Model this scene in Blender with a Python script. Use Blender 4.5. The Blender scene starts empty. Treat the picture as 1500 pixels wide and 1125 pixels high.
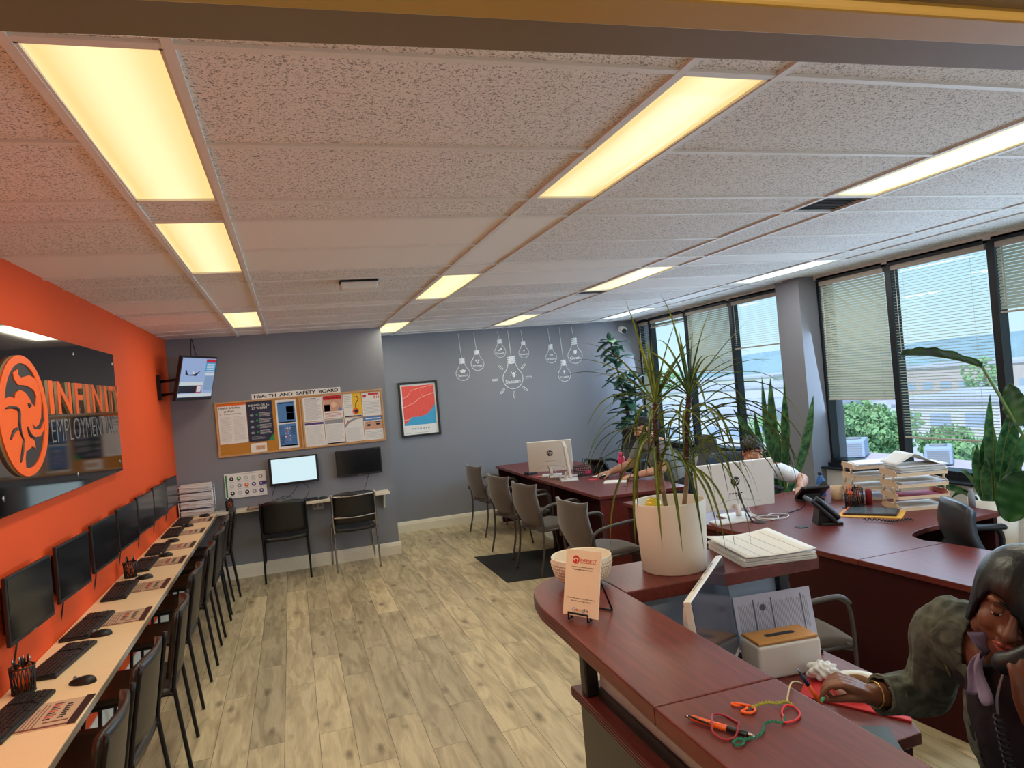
import bpy, bmesh, math, random
from mathutils import Vector, Matrix, Euler
random.seed(7)
SC = bpy.context.scene
COL = SC.collection
PI = math.pi
V = Vector

def lin(c):
    c = c / 255.0
    return c / 12.92 if c <= 0.04045 else ((c + 0.055) / 1.055) ** 2.4

def rgb(r, g, b):
    return (lin(r), lin(g), lin(b), 1.0)

MATS = {}
def mat(name, col, rough=0.5, metal=0.0, var=0.06, scale=30.0, bump=0.0, spec=0.5, trans=0.0, emit=None, estr=0.0, coat=0.0, sheen=0.0):
    """procedural principled material with a gentle noise variation of its own colour"""
    if name in MATS:
        return MATS[name]
    m = bpy.data.materials.new(name)
    m.use_nodes = True
    nt = m.node_tree
    b = nt.nodes['Principled BSDF']
    b.inputs['Roughness'].default_value = rough
    b.inputs['Metallic'].default_value = metal
    b.inputs['Specular IOR Level'].default_value = spec
    b.inputs['Coat Weight'].default_value = coat
    b.inputs['Transmission Weight'].default_value = trans
    if sheen:
        b.inputs['Sheen Weight'].default_value = sheen
    tc = nt.nodes.new('ShaderNodeTexCoord')
    nz = nt.nodes.new('ShaderNodeTexNoise')
    nz.inputs['Scale'].default_value = scale
    nz.inputs['Detail'].default_value = 4
    nt.links.new(tc.outputs['Object'], nz.inputs['Vector'])
    mx = nt.nodes.new('ShaderNodeMix')
    mx.data_type = 'RGBA'
    mx.inputs[6].default_value = tuple(max(0, c * (1 - var)) for c in col[:3]) + (1,)
    mx.inputs[7].default_value = tuple(c * (1 + var) for c in col[:3]) + (1,)
    nt.links.new(nz.outputs['Fac'], mx.inputs[0])
    nt.links.new(mx.outputs[2], b.inputs['Base Color'])
    if bump:
        bp = nt.nodes.new('ShaderNodeBump')
        bp.inputs['Strength'].default_value = bump
        bp.inputs['Distance'].default_value = 0.002
        nt.links.new(nz.outputs['Fac'], bp.inputs['Height'])
        nt.links.new(bp.outputs['Normal'], b.inputs['Normal'])
    if emit:
        b.inputs['Emission Color'].default_value = emit
        b.inputs['Emission Strength'].default_value = estr
    MATS[name] = m
    return m

def nodes(m):
    nt = m.node_tree
    return nt, nt.nodes, nt.links, nt.nodes['Principled BSDF']

class MB:
    """collects shapes into one mesh"""
    def __init__(self):
        self.bm = bmesh.new()
    def _tag(self, geom, mi):
        for f in geom:
            f.material_index = mi
    def box(self, x0, x1, y0, y1, z0, z1, mi=0, bev=0.0, M=None, seg=2):
        bm = bmesh.new()
        vs = [bm.verts.new((x, y, z)) for x in (x0, x1) for y in (y0, y1) for z in (z0, z1)]
        for q in ((0, 1, 3, 2), (4, 6, 7, 5), (0, 4, 5, 1), (2, 3, 7, 6), (0, 2, 6, 4), (1, 5, 7, 3)):
            bm.faces.new([vs[i] for i in q])
        bmesh.ops.recalc_face_normals(bm, faces=bm.faces)
        if bev:
            bmesh.ops.bevel(bm, geom=bm.edges[:], offset=bev, segments=seg, affect='EDGES', profile=0.5)
        self.add(bm, mi, M)
        return self
    def obox(self, c, size, M=None, mi=0, bev=0.0):
        """box of the size centred at c, turned by the 3x3/4x4 M about c"""
        T = Matrix.Translation(V(c))
        if M is not None:
            T = T @ M.to_4x4()
        a, b, d = size[0] / 2, size[1] / 2, size[2] / 2
        return self.box(-a, a, -b, b, -d, d, mi, bev, T)
    def add(self, bm, mi=None, M=None):
        if M is not None:
            bm.transform(M)
        if mi is not None:
            for f in bm.faces:
                f.material_index = mi
        me = bpy.data.meshes.new('tmp')
        bm.to_mesh(me)
        bm.free()
        self.bm.from_mesh(me)
        bpy.data.meshes.remove(me)
        return self
    def addmesh(self, me, M=None, mi=0):
        bm = bmesh.new()
        bm.from_mesh(me)
        return self.add(bm, mi, M)
    def ring(self, c, n, r, seg, up=None):
        n = V(n).normalized()
        a = n.orthogonal().normalized() if up is None else up
        b = n.cross(a)
        return [self.bm.verts.new(V(c) + (a * math.cos(2 * PI * i / seg) + b * math.sin(2 * PI * i / seg)) * r) for i in range(seg)]
    def tube(self, pts, r, seg=8, mi=0, closed=False, cap=True):
        pts = [V(p) for p in pts]
        n = len(pts)
        rs = r if isinstance(r, (list, tuple)) else [r] * n
        rings, up = [], None
        for i, p in enumerate(pts):
            if closed:
                t = (pts[(i + 1) % n] - pts[i - 1])
            else:
                t = pts[min(i + 1, n - 1)] - pts[max(i - 1, 0)]
            t = t.normalized() if t.length > 1e-9 else V((0, 0, 1))
            if up is None:
                up = t.orthogonal().normalized()
            else:
                up = up - t * up.dot(t)
                up = up.normalized() if up.length > 1e-6 else t.orthogonal().normalized()
            rings.append(self.ring(p, t, rs[i], seg, up))
        m = n if closed else n - 1
        for i in range(m):
            a, b = rings[i], rings[(i + 1) % n]
            for k in range(seg):
                f = self.bm.faces.new((a[k], a[(k + 1) % seg], b[(k + 1) % seg], b[k]))
                f.material_index = mi
                f.smooth = True
        if cap and not closed:
            for rg, rev in ((rings[0], True), (rings[-1], False)):
                f = self.bm.faces.new(rg[::-1] if rev else rg)
                f.material_index = mi
        return self
    def cyl(self, p0, p1, r0, r1=None, seg=24, mi=0):
        return self.tube([p0, p1], [r0, r0 if r1 is None else r1], seg, mi)
    def lathe(self, prof, c=(0, 0, 0), seg=32, mi=0, M=None):
        bm = bmesh.new()
        rings = []
        for r, z in prof:
            if r < 1e-6:
                rings.append([bm.verts.new((0, 0, z))])
            else:
                rings.append([bm.verts.new((r * math.cos(2 * PI * k / seg), r * math.sin(2 * PI * k / seg), z)) for k in range(seg)])
        for a, b in zip(rings, rings[1:]):
            for k in range(seg):
                k2 = (k + 1) % seg
                if len(a) == 1 and len(b) == 1:
                    continue
                if len(a) == 1:
                    f = bm.faces.new((a[0], b[k2], b[k]))
                elif len(b) == 1:
                    f = bm.faces.new((a[k], a[k2], b[0]))
                else:
                    f = bm.faces.new((a[k], a[k2], b[k2], b[k]))
                f.smooth = True
        bmesh.ops.recalc_face_normals(bm, faces=bm.faces)
        T = Matrix.Translation(V(c))
        return self.add(bm, mi, T if M is None else T @ M)
    def prism(self, poly, z0, z1, mi=0, bev=0.0, M=None, seg=2):
        """polygon in xy pulled from z0 to z1"""
        bm = bmesh.new()
        lo = [bm.verts.new((p[0], p[1], z0)) for p in poly]
        hi = [bm.verts.new((p[0], p[1], z1)) for p in poly]
        bm.faces.new(lo[::-1])
        bm.faces.new(hi)
        n = len(poly)
        for i in range(n):
            bm.faces.new((lo[i], lo[(i + 1) % n], hi[(i + 1) % n], hi[i]))
        bmesh.ops.recalc_face_normals(bm, faces=bm.faces)
        if bev:
            es = [e for e in bm.edges if abs(e.verts[0].co.z - e.verts[1].co.z) < 1e-6]
            bmesh.ops.bevel(bm, geom=es, offset=bev, segments=seg, affect='EDGES', profile=0.5)
        return self.add(bm, mi, M)
    def ell(self, c, rad, seg=16, mi=0, M=None):
        bm = bmesh.new()
        bmesh.ops.create_uvsphere(bm, u_segments=seg, v_segments=max(6, seg * 2 // 3), radius=1.0)
        for f in bm.faces:
            f.smooth = True
        T = Matrix.Translation(V(c))
        if M is not None:
            T = T @ M.to_4x4()
        return self.add(bm, mi, T @ Matrix.Diagonal((rad[0], rad[1], rad[2], 1)))
    def grid(self, fn, nu, nv, thick=0.0, mi=0, smooth=True):
        """surface fn(u,v) over [0,1]^2, optionally given a thickness"""
        bm = bmesh.new()
        vs = [[bm.verts.new(fn(i / nu, j / nv)) for j in range(nv + 1)] for i in range(nu + 1)]
        for i in range(nu):
            for j in range(nv):
                f = bm.faces.new((vs[i][j], vs[i + 1][j], vs[i + 1][j + 1], vs[i][j + 1]))
                f.smooth = smooth
        bmesh.ops.recalc_face_normals(bm, faces=bm.faces)
        if thick:
            bmesh.ops.solidify(bm, geom=bm.faces[:], thickness=thick)
        return self.add(bm, mi)
    def quad(self, a, b, c, d, mi=0):
        f = self.bm.faces.new([self.bm.verts.new(V(p)) for p in (a, b, c, d)])
        f.material_index = mi
        return self
    def build(self, name, mats, parent=None, smooth=None, T=None):
        """link as one object; T: matrix of the thing's frame the shapes were drawn in world against"""
        if T is not None:
            self.bm.transform(T.inverted())
        me = bpy.data.meshes.new(name)
        if smooth is not None:
            for f in self.bm.faces:
                f.smooth = smooth
        self.bm.to_mesh(me)
        self.bm.free()
        if not isinstance(mats, (list, tuple)):
            mats = [mats]
        for m in mats:
            me.materials.append(m)
        o = bpy.data.objects.new(name, me)
        COL.objects.link(o)
        if parent is not None:
            o.parent = parent
        return o

def tag(o, label=None, cat=None, group=None, kind=None):
    if label: o['label'] = label
    if cat: o['category'] = cat
    if group: o['group'] = group
    if kind: o['kind'] = kind
    return o

def thing(name, label, cat, loc=(0, 0, 0), rz=0.0, group=None):
    o = bpy.data.objects.new(name, None)
    COL.objects.link(o)
    o.empty_display_size = 0.05
    o.location = loc
    o.rotation_euler = (0, 0, rz)
    return tag(o, label, cat, group)

def frame_of(o):
    return Matrix.Translation(o.location) @ o.rotation_euler.to_matrix().to_4x4()

def struct(mb, name, mats, parent=None, smooth=None):
    o = mb.build(name, mats, parent, smooth)
    if parent is None:
        o['kind'] = 'structure'
    return o

def solo(mb, name, mats, label, cat, loc=(0, 0, 0), rz=0.0, group=None, smooth=None):
    """a thing that is one mesh; shapes drawn locally"""
    o = mb.build(name, mats, None, smooth)
    o.location = loc
    o.rotation_euler = (0, 0, rz)
    return tag(o, label, cat, group)

def dup(root, loc, rz=0.0, label=None, group=None):
    r = root.copy(); COL.objects.link(r)
    r.location = loc; r.rotation_euler = (0, 0, rz)
    if label: r['label'] = label
    if group: r['group'] = group
    for ch in list(root.children):
        c = ch.copy(); COL.objects.link(c); c.parent = r
        for g in list(ch.children):
            d = g.copy(); COL.objects.link(d); d.parent = c
    return r

_TXT = {}
def textmesh(s, size=0.1, depth=0.002, off=0.0, align='CENTER', space=1.0):
    """mesh of a word in the xy plane, baseline-centred"""
    k = (s, size, depth, off, align, space)
    if k in _TXT:
        return _TXT[k]
    cu = bpy.data.curves.new('txt', 'FONT')
    cu.body = s
    cu.size = size
    cu.extrude = depth / 2
    cu.offset = off
    cu.align_x = align
    cu.align_y = 'CENTER'
    cu.space_character = space
    cu.resolution_u = 3
    o = bpy.data.objects.new('txt', cu)
    COL.objects.link(o)
    bpy.context.view_layer.update()
    dg = bpy.context.evaluated_depsgraph_get()
    me = bpy.data.meshes.new_from_object(o.evaluated_get(dg))
    bpy.data.objects.remove(o)
    bpy.data.curves.remove(cu)
    _TXT[k] = me
    return me

def axes(x, y, z, o=(0, 0, 0)):
    """4x4 with the given column axes"""
    x, y, z = V(x), V(y), V(z)
    return Matrix(((x.x, y.x, z.x, o[0]), (x.y, y.y, z.y, o[1]), (x.z, y.z, z.z, o[2]), (0, 0, 0, 1)))

def Rz(a): return Matrix.Rotation(a, 4, 'Z')
def Rx(a): return Matrix.Rotation(a, 4, 'X')
def Ry(a): return Matrix.Rotation(a, 4, 'Y')
def Tr(x, y, z): return Matrix.Translation((x, y, z))

def spline(pts, n=8, closed=False):
    """Catmull-Rom points through pts"""
    P = [V(p) for p in pts]
    out = []
    m = len(P)
    for i in range(m if closed else m - 1):
        if closed:
            a, b, c, d = P[i - 1], P[i], P[(i + 1) % m], P[(i + 2) % m]
        else:
            a, b, c, d = P[max(i - 1, 0)], P[i], P[i + 1], P[min(i + 2, m - 1)]
        for k in range(n):
            t = k / n
            out.append(0.5 * ((2 * b) + (c - a) * t + (2 * a - 5 * b + 4 * c - d) * t * t + (3 * b - a - 3 * c + d) * t ** 3))
    if not closed:
        out.append(P[-1])
    return out

# ------------------------------------------------------------------ materials
M_black = mat('black_plastic', rgb(22, 22, 24), 0.42)
M_blackmetal = mat('black_metal', rgb(20, 20, 22), 0.35, 0.4)
M_screen = mat('dark_screen', rgb(24, 26, 30), 0.12, spec=0.6)
M_white = mat('white_plastic', rgb(225, 222, 216), 0.4)
M_cream = mat('cream_ceramic', rgb(226, 214, 194), 0.45, var=0.02)
M_paper = mat('white_paper', rgb(232, 230, 226), 0.8, var=0.03)
M_ink = mat('black_ink', rgb(25, 24, 26), 0.8)
M_grey = mat('grey_print', rgb(150, 150, 155), 0.8)
M_lgrey = mat('light_grey_print', rgb(196, 196, 198), 0.8)
M_orange = mat('orange_plastic', rgb(238, 96, 20), 0.4)
M_red = mat('red_print', rgb(205, 45, 48), 0.6)
M_pinkred = mat('magenta_card', rgb(190, 32, 84), 0.6)
M_navy = mat('navy_print', rgb(30, 36, 66), 0.6)
M_green = mat('green_print', rgb(36, 140, 76), 0.6)
M_blue = mat('blue_print', rgb(78, 130, 190), 0.6)
M_yellow = mat('yellow_print', rgb(238, 190, 50), 0.6)
M_cork = mat('cork', rgb(190, 130, 50), 0.9, var=0.25, scale=220, bump=0.4)
M_oakframe = mat('oak_frame', rgb(196, 150, 100), 0.5, var=0.12, scale=60)
M_chrome = mat('chrome_tube', rgb(170, 168, 165), 0.25, 1.0)
M_silver = mat('brushed_silver', rgb(150, 150, 150), 0.35, 0.9)
M_vinyl = mat('black_vinyl', rgb(26, 24, 24), 0.36, var=0.15, scale=400, bump=0.15)
M_leather = mat('black_leather', rgb(30, 32, 37), 0.38, var=0.15, scale=250, bump=0.2)
M_greyfab = mat('grey_brown_fabric', rgb(86, 76, 69), 0.9, var=0.14, scale=500, bump=0.2, sheen=0.3)
M_greymetal = mat('grey_metal_tube', rgb(78, 73, 69), 0.4, 0.3)
M_meshgrey = mat('grey_mesh_fabric', rgb(88, 88, 92), 0.85, var=0.2, scale=600)
M_counter = mat('pale_laminate', rgb(246, 217, 174), 0.45, var=0.04, scale=12)
M_ceramicwhite = mat('white_box', rgb(224, 216, 206), 0.4, var=0.02)
M_bamboo = mat('bamboo_lid', rgb(190, 132, 66), 0.5, var=0.12, scale=40)
M_soil = mat('potting_soil', rgb(58, 42, 30), 0.95, var=0.5, scale=90, bump=0.8)
M_matblack = mat('black_floor_mat', rgb(26, 26, 27), 0.85, var=0.2, scale=200)
M_traycream = mat('beige_tray_plastic', rgb(222, 194, 160), 0.45)
M_wirewhite = mat('white_wire', rgb(228, 226, 224), 0.4)
M_amber = mat('manila_card', rgb(226, 170, 70), 0.7)

def cherry():
    m = mat('cherry_laminate', rgb(104, 40, 36), 0.36, coat=0.0, spec=0.45)
    nt, N, L, b = nodes(m)
    tc = N.new('ShaderNodeTexCoord')
    mp = N.new('ShaderNodeMapping')
    mp.inputs['Scale'].default_value = (30, 2.2, 30)
    nz = N.new('ShaderNodeTexNoise')
    nz.inputs['Scale'].default_value = 2.0
    nz.inputs['Detail'].default_value = 6
    nz.inputs['Distortion'].default_value = 0.6
    cr = N.new('ShaderNodeValToRGB')
    cr.color_ramp.elements[0].position = 0.3
    cr.color_ramp.elements[0].color = rgb(88, 31, 27)
    cr.color_ramp.elements[1].position = 0.72
    cr.color_ramp.elements[1].color = rgb(116, 46, 38)
    L.new(tc.outputs['Object'], mp.inputs['Vector'])
    L.new(mp.outputs['Vector'], nz.inputs['Vector'])
    L.new(nz.outputs['Fac'], cr.inputs['Fac'])
    L.new(cr.outputs['Color'], b.inputs['Base Color'])
    return m
M_cherry = cherry()
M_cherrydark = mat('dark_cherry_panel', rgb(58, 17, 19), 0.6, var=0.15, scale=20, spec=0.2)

def floor_mat():
    m = mat('vinyl_plank_floor', rgb(180, 165, 135), 0.42)
    nt, N, L, b = nodes(m)
    tc = N.new('ShaderNodeTexCoord')
    mp = N.new('ShaderNodeMapping')
    mp.inputs['Rotation'].default_value = (0, 0, PI / 2)
    L.new(tc.outputs['Object'], mp.inputs['Vector'])
    br = N.new('ShaderNodeTexBrick')
    br.offset = 0.37
    br.offset_frequency = 2
    br.inputs['Scale'].default_value = 1.0
    br.inputs['Brick Width'].default_value = 1.22
    br.inputs['Row Height'].default_value = 0.182
    br.inputs['Mortar Size'].default_value = 0.0014
    br.inputs['Mortar Smooth'].default_value = 0.1
    br.inputs['Bias'].default_value = 0.0
    br.inputs['Color1'].default_value = (0, 0, 0, 1)
    br.inputs['Color2'].default_value = (1, 1, 1, 1)
    br.inputs['Mortar'].default_value = (0.5, 0.5, 0.5, 1)
    L.new(mp.outputs['Vector'], br.inputs['Vector'])
    # per-plank offset of the grain
    sx = N.new('ShaderNodeSeparateColor')
    L.new(br.outputs['Color'], sx.inputs[0])
    mulv = N.new('ShaderNodeVectorMath'); mulv.operation = 'SCALE'
    L.new(br.outputs['Color'], mulv.inputs[0]); mulv.inputs['Scale'].default_value = 37.0
    addv = N.new('ShaderNodeVectorMath'); addv.operation = 'ADD'
    L.new(mp.outputs['Vector'], addv.inputs[0]); L.new(mulv.outputs[0], addv.inputs[1])
    st = N.new('ShaderNodeMapping'); st.inputs['Scale'].default_value = (1.6, 9.0, 1)
    L.new(addv.outputs[0], st.inputs['Vector'])
    n1 = N.new('ShaderNodeTexNoise'); n1.inputs['Scale'].default_value = 1.6; n1.inputs['Detail'].default_value = 5; n1.inputs['Distortion'].default_value = 0.8
    L.new(st.outputs[0], n1.inputs['Vector'])
    cr = N.new('ShaderNodeValToRGB')
    e = cr.color_ramp.elements
    e[0].position = 0.32; e[0].color = rgb(170, 154, 121)
    e[1].position = 0.62; e[1].color = rgb(213, 197, 160)
    L.new(n1.outputs['Fac'], cr.inputs['Fac'])
    # fine grain
    st2 = N.new('ShaderNodeMapping'); st2.inputs['Scale'].default_value = (4, 80, 1)
    L.new(addv.outputs[0], st2.inputs['Vector'])
    n2 = N.new('ShaderNodeTexNoise'); n2.inputs['Scale'].default_value = 2; n2.inputs['Detail'].default_value = 3
    L.new(st2.outputs[0], n2.inputs['Vector'])
    m1 = N.new('ShaderNodeMix'); m1.data_type = 'RGBA'; m1.blend_type = 'MULTIPLY'; m1.inputs[0].default_value = 0.26
    cr2 = N.new('ShaderNodeValToRGB'); cr2.color_ramp.elements[0].position = 0.3; cr2.color_ramp.elements[0].color = (0.55, 0.52, 0.48, 1); cr2.color_ramp.elements[1].position = 0.6
    L.new(n2.outputs['Fac'], cr2.inputs['Fac'])
    L.new(cr.outputs['Color'], m1.inputs[6]); L.new(cr2.outputs['Color'], m1.inputs[7])
    # plank tone
    m2 = N.new('ShaderNodeMix'); m2.data_type = 'RGBA'; m2.blend_type = 'MULTIPLY'; m2.inputs[0].default_value = 1.0
    cr3 = N.new('ShaderNodeValToRGB'); cr3.color_ramp.elements[0].color = (0.74, 0.74, 0.74, 1); cr3.color_ramp.elements[1].color = (1.08, 1.06, 1.02, 1)
    L.new(sx.outputs[0], cr3.inputs['Fac'])
    L.new(m1.outputs[2], m2.inputs[6]); L.new(cr3.outputs['Color'], m2.inputs[7])
    # knots
    vo = N.new('ShaderNodeTexVoronoi'); vo.inputs['Scale'].default_value = 1.0
    st3 = N.new('ShaderNodeMapping'); st3.inputs['Scale'].default_value = (2.6, 6.2, 1)
    L.new(addv.outputs[0], st3.inputs['Vector']); L.new(st3.outputs[0], vo.inputs['Vector'])
    n3 = N.new('ShaderNodeTexNoise'); n3.inputs['Scale'].default_value = 14
    L.new(addv.outputs[0], n3.inputs['Vector'])
    ad = N.new('ShaderNodeMath'); ad.operation = 'MULTIPLY_ADD'; ad.inputs[1].default_value = 0.16
    L.new(n3.outputs['Fac'], ad.inputs[0]); L.new(vo.outputs['Distance'], ad.inputs[2])
    cr4 = N.new('ShaderNodeValToRGB'); cr4.color_ramp.elements[0].position = 0.13; cr4.color_ramp.elements[0].color = (0.28, 0.24, 0.2, 1)
    cr4.color_ramp.elements[1].position = 0.27; cr4.color_ramp.elements[1].color = (1, 1, 1, 1)
    L.new(ad.outputs[0], cr4.inputs['Fac'])
    m3 = N.new('ShaderNodeMix'); m3.data_type = 'RGBA'; m3.blend_type = 'MULTIPLY'; m3.inputs[0].default_value = 0.72
    L.new(m2.outputs[2], m3.inputs[6]); L.new(cr4.outputs['Color'], m3.inputs[7])
    # seams
    m4 = N.new('ShaderNodeMix'); m4.data_type = 'RGBA'
    L.new(br.outputs['Fac'], m4.inputs[0]); L.new(m3.outputs[2], m4.inputs[6]); m4.inputs[7].default_value = rgb(92, 80, 62)
    L.new(m4.outputs[2], b.inputs['Base Color'])
    return m
M_floor = floor_mat()

def tile_mat(name, amount, base):
    m = mat(name, base, 0.95, var=0.02)
    nt, N, L, b = nodes(m)
    if amount > 0:
        tc = N.new('ShaderNodeTexCoord')
        n1 = N.new('ShaderNodeTexNoise'); n1.inputs['Scale'].default_value = 130; n1.inputs['Detail'].default_value = 2.0; n1.inputs['Distortion'].default_value = 1.2
        L.new(tc.outputs['Object'], n1.inputs['Vector'])
        cr = N.new('ShaderNodeValToRGB')
        cr.color_ramp.elements[0].position = 0.33 + 0.05 * amount
        cr.color_ramp.elements[0].color = tuple(c * 0.36 for c in base[:3]) + (1,)
        cr.color_ramp.elements[1].position = 0.41 + 0.05 * amount
        cr.color_ramp.elements[1].color = base
        L.new(n1.outputs['Fac'], cr.inputs['Fac'])
        L.new(cr.outputs['Color'], b.inputs['Base Color'])
        bp = N.new('ShaderNodeBump'); bp.inputs['Strength'].default_value = 0.5; bp.inputs['Distance'].default_value = 0.004
        L.new(cr.outputs['Color'], bp.inputs['Height']); L.new(bp.outputs['Normal'], b.inputs['Normal'])
    return m
CT = rgb(236, 231, 226)
M_tiles = [tile_mat('ceiling_tile_fissured', 1.0, CT), tile_mat('ceiling_tile_flecked', 0.45, CT), tile_mat('ceiling_tile_plain', 0, CT)]
M_tee = mat('ceiling_grid_paint', rgb(226, 222, 216), 0.5)

def wallmat(name, c):
    return mat(name, c, 0.75, var=0.025, scale=3, bump=0.03)
M_wallgrey = wallmat('grey_wall_paint', rgb(130, 132, 140))
M_wallorange = wallmat('orange_wall_paint', rgb(226, 76, 6))
M_wallwhite = wallmat('white_wall_paint', rgb(228, 226, 222))
M_trimwhite = mat('white_trim_paint', rgb(232, 226, 208), 0.45)
M_winframe = mat('black_window_frame', rgb(24, 26, 32), 0.4, 0.2)
M_brownframe = mat('taupe_door_frame', rgb(120, 104, 88), 0.5)
M_yellowedge = mat('yellow_lit_door_stop', rgb(176, 140, 70), 0.4)  # yellow stands in for light catching the door stop
LAMP_W, SKY, SUN, DAY, EXPO = 10.5, 1.2, 4.0, 12.5, 0.0
# ------------------------------------------------------------------ room shell
ZC = 2.594
XL, XR = -1.20, 4.90
YF, YB, YBL = 0.60, 9.45, 8.25      # wall with the doorway, far wall, board wall
XBE = 1.05                          # where the board wall stops
def plate(name, mats, x0, x1, y0, y1, z0, z1):
    return struct(MB().box(x0, x1, y0, y1, z0, z1), name, mats)
plate('floor', M_floor, -1.5, 5.1, -2.2, 9.8, -0.12, 0.0)
plate('wall_left', M_wallorange, XL - 0.15, XL, YF, YB + 0.3, 0, ZC + 0.1)
plate('wall_back_left', M_wallgrey, XL, XBE, YBL, YB + 0.3, 0, ZC + 0.1)
plate('wall_back', M_wallgrey, XBE, XR + 0.2, YB, YB + 0.3, 0, ZC + 0.1)
b = MB()
b.box(XL - 0.15, -0.46, YF - 0.15, YF, 0, ZC + 0.1)
b.box(1.04, XR + 0.25, YF - 0.15, YF, 0, ZC + 0.1)
b.box(-0.46, 1.04, YF - 0.15, YF, 2.17, ZC + 0.1)
struct(b, 'wall_front', M_wallwhite)
# doorway the photograph is taken from
b = MB()
b.box(-0.46, 1.04, 0.455, 0.585, -0.026, 0.026, bev=0.004, M=Tr(0.29, 0, 2.133) @ Ry(-0.018) @ Tr(-0.29, 0, 0))
b.box(-0.46, -0.40, 0.455, 0.60, 0, 2.118, bev=0.004)
b.box(0.98, 1.04, 0.455, 0.60, 0, 2.118, bev=0.004)
dr = struct(b, 'door_1', M_brownframe)
b = MB().box(-0.40, 0.98, 0.468, 0.512, -0.010, 0.012, bev=0.003, M=Tr(0.29, 0, 2.106) @ Ry(-0.018) @ Tr(-0.29, 0, 0))
struct(b, 'door_stop', M_yellowedge, dr)
# corridor behind the camera
b = MB()
b.box(-1.5, 2.4, -2.3, -2.2, 0, 2.7); b.box(-1.5, -1.4, -2.2, YF - 0.15, 0, 2.7); b.box(2.3, 2.4, -2.2, YF - 0.15, 0, 2.7)
struct(b, 'wall_corridor', M_wallwhite)
plate('ceiling_corridor', M_wallwhite, -1.5, 2.4, -2.3, YF - 0.15, 2.6, 2.7)

header_fill = thing('ceiling_light', 'added unseen light behind the doorway, brightening its header', 'ceiling light', (0.6, -0.9, 2.6))  # unseen lamp added to brighten the door header
MB().box(-0.6, 0.6, -0.15, 0.15, -0.05, 0, bev=0.01).build('housing', M_white, header_fill)
_ld = bpy.data.lights.new('lamp_light', 'AREA'); _ld.shape = 'RECTANGLE'; _ld.size = 1.1; _ld.size_y = 0.25; _ld.energy = 48; _ld.color = (1.0, 0.86, 0.64)
_lo = bpy.data.objects.new('lamp_light', _ld); COL.objects.link(_lo); _lo.parent = header_fill; _lo.location = (0, 0, -0.06)

# ceiling: tiles between T bars; strips one foot wide carry the lamps
SX0, SP, SW = -0.482, 1.524, 0.30
YS = [0.12, 1.635, 3.155, 4.735, 6.19, 7.77, 9.29]
xs = [(XL, SX0, 'w')]
for k in range(4):
    a = SX0 + SP * k
    xs.append((a, a + SW, 's%d' % k))
    xs.append((a + SW, min(a + SP, XR + 0.2), 'w'))
LAMPS = {(0, 1), (0, 2), (0, 4), (1, 1), (1, 3), (1, 5), (2, 1), (2, 3), (2, 5), (3, 1), (3, 3), (3, 5)}
VENTS = {(2, 1), (2, 3)}
ceil_b, tee = MB(), MB()
rnd = random.Random(3)
lamp_cells, vent_cells = [], []
for (x0, x1, kind) in xs:
    for j in range(len(YS)):
        y0 = YS[j]
        yn = YS[j + 1] if j + 1 < len(YS) else 9.6
        cuts = [y0, y0 + 1.22, yn] if kind[0] == 's' else [y0, y0 + 0.61, y0 + 1.22, yn]
        for q in range(len(cuts) - 1):
            a, c = max(cuts[q], YF - 0.15), min(cuts[q + 1], YB + 0.1)
            if c - a < 0.02:
                continue
            tee.box(x0, x1, c - 0.012, c + 0.012, ZC - 0.004, ZC + 0.01)
            if kind[0] == 's':
                k = int(kind[1])
                if (k, j) in LAMPS and q == 0:
                    lamp_cells.append((k, j, x0, x1, a, c)); continue
                if (k, j) in VENTS and q == 1:
                    vent_cells.append((k, j, x0, x1, a, c)); continue
            near = max(0.0, 1 - (a - 1.5) / 6.0)
            r = rnd.random()
            mi = 0 if r < 0.25 + 0.75 * near ** 0.6 else (1 if r < 0.80 else 2)
            if kind == 's0' and j == 3: mi = 2
            ceil_b.box(x0, x1, a, c, ZC + 0.004, ZC + 0.02, mi)
for (x0, x1, kind) in xs[1:]:
    tee.box(x0 - 0.012, x0 + 0.012, YF, YB, ZC - 0.005, ZC + 0.012)
ceil_o = struct(ceil_b, 'ceiling', M_tiles)
struct(tee, 'trim_1', M_tee)
plate('ceiling_slab', M_wallwhite, -1.6, 5.4, -2.3, 9.9, ZC + 0.32, ZC + 0.5)

# lamps
def diffuser_mat(name, c_mid, c_edge, s):
    m = bpy.data.materials.new(name); m.use_nodes = True
    nt = m.node_tree; N = nt.nodes; L = nt.links
    b = N['Principled BSDF']
    b.inputs['Base Color'].default_value = (0.7, 0.66, 0.55, 1); b.inputs['Roughness'].default_value = 0.4
    tc = N.new('ShaderNodeTexCoord'); sp = N.new('ShaderNodeSeparateXYZ'); L.new(tc.outputs['Object'], sp.inputs[0])
    ab = N.new('ShaderNodeMath'); ab.operation = 'ABSOLUTE'; L.new(sp.outputs['X'], ab.inputs[0])
    cr = N.new('ShaderNodeValToRGB'); cr.color_ramp.interpolation = 'EASE'
    cr.color_ramp.elements[0].position = 0.015; cr.color_ramp.elements[0].color = c_mid
    cr.color_ramp.elements[1].position = 0.12; cr.color_ramp.elements[1].color = c_edge
    L.new(ab.outputs[0], cr.inputs['Fac']); L.new(cr.outputs['Color'], b.inputs['Emission Color'])
    b.inputs['Emission Strength'].default_value = s
    wv = N.new('ShaderNodeTexVoronoi'); wv.inputs['Scale'].default_value = 120; L.new(tc.outputs['Object'], wv.inputs['Vector'])
    bp = N.new('ShaderNodeBump'); bp.inputs['Strength'].default_value = 0.2; bp.inputs['Distance'].default_value = 0.002
    L.new(wv.outputs['Distance'], bp.inputs['Height']); L.new(bp.outputs['Normal'], b.inputs['Normal'])
    return m
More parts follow.
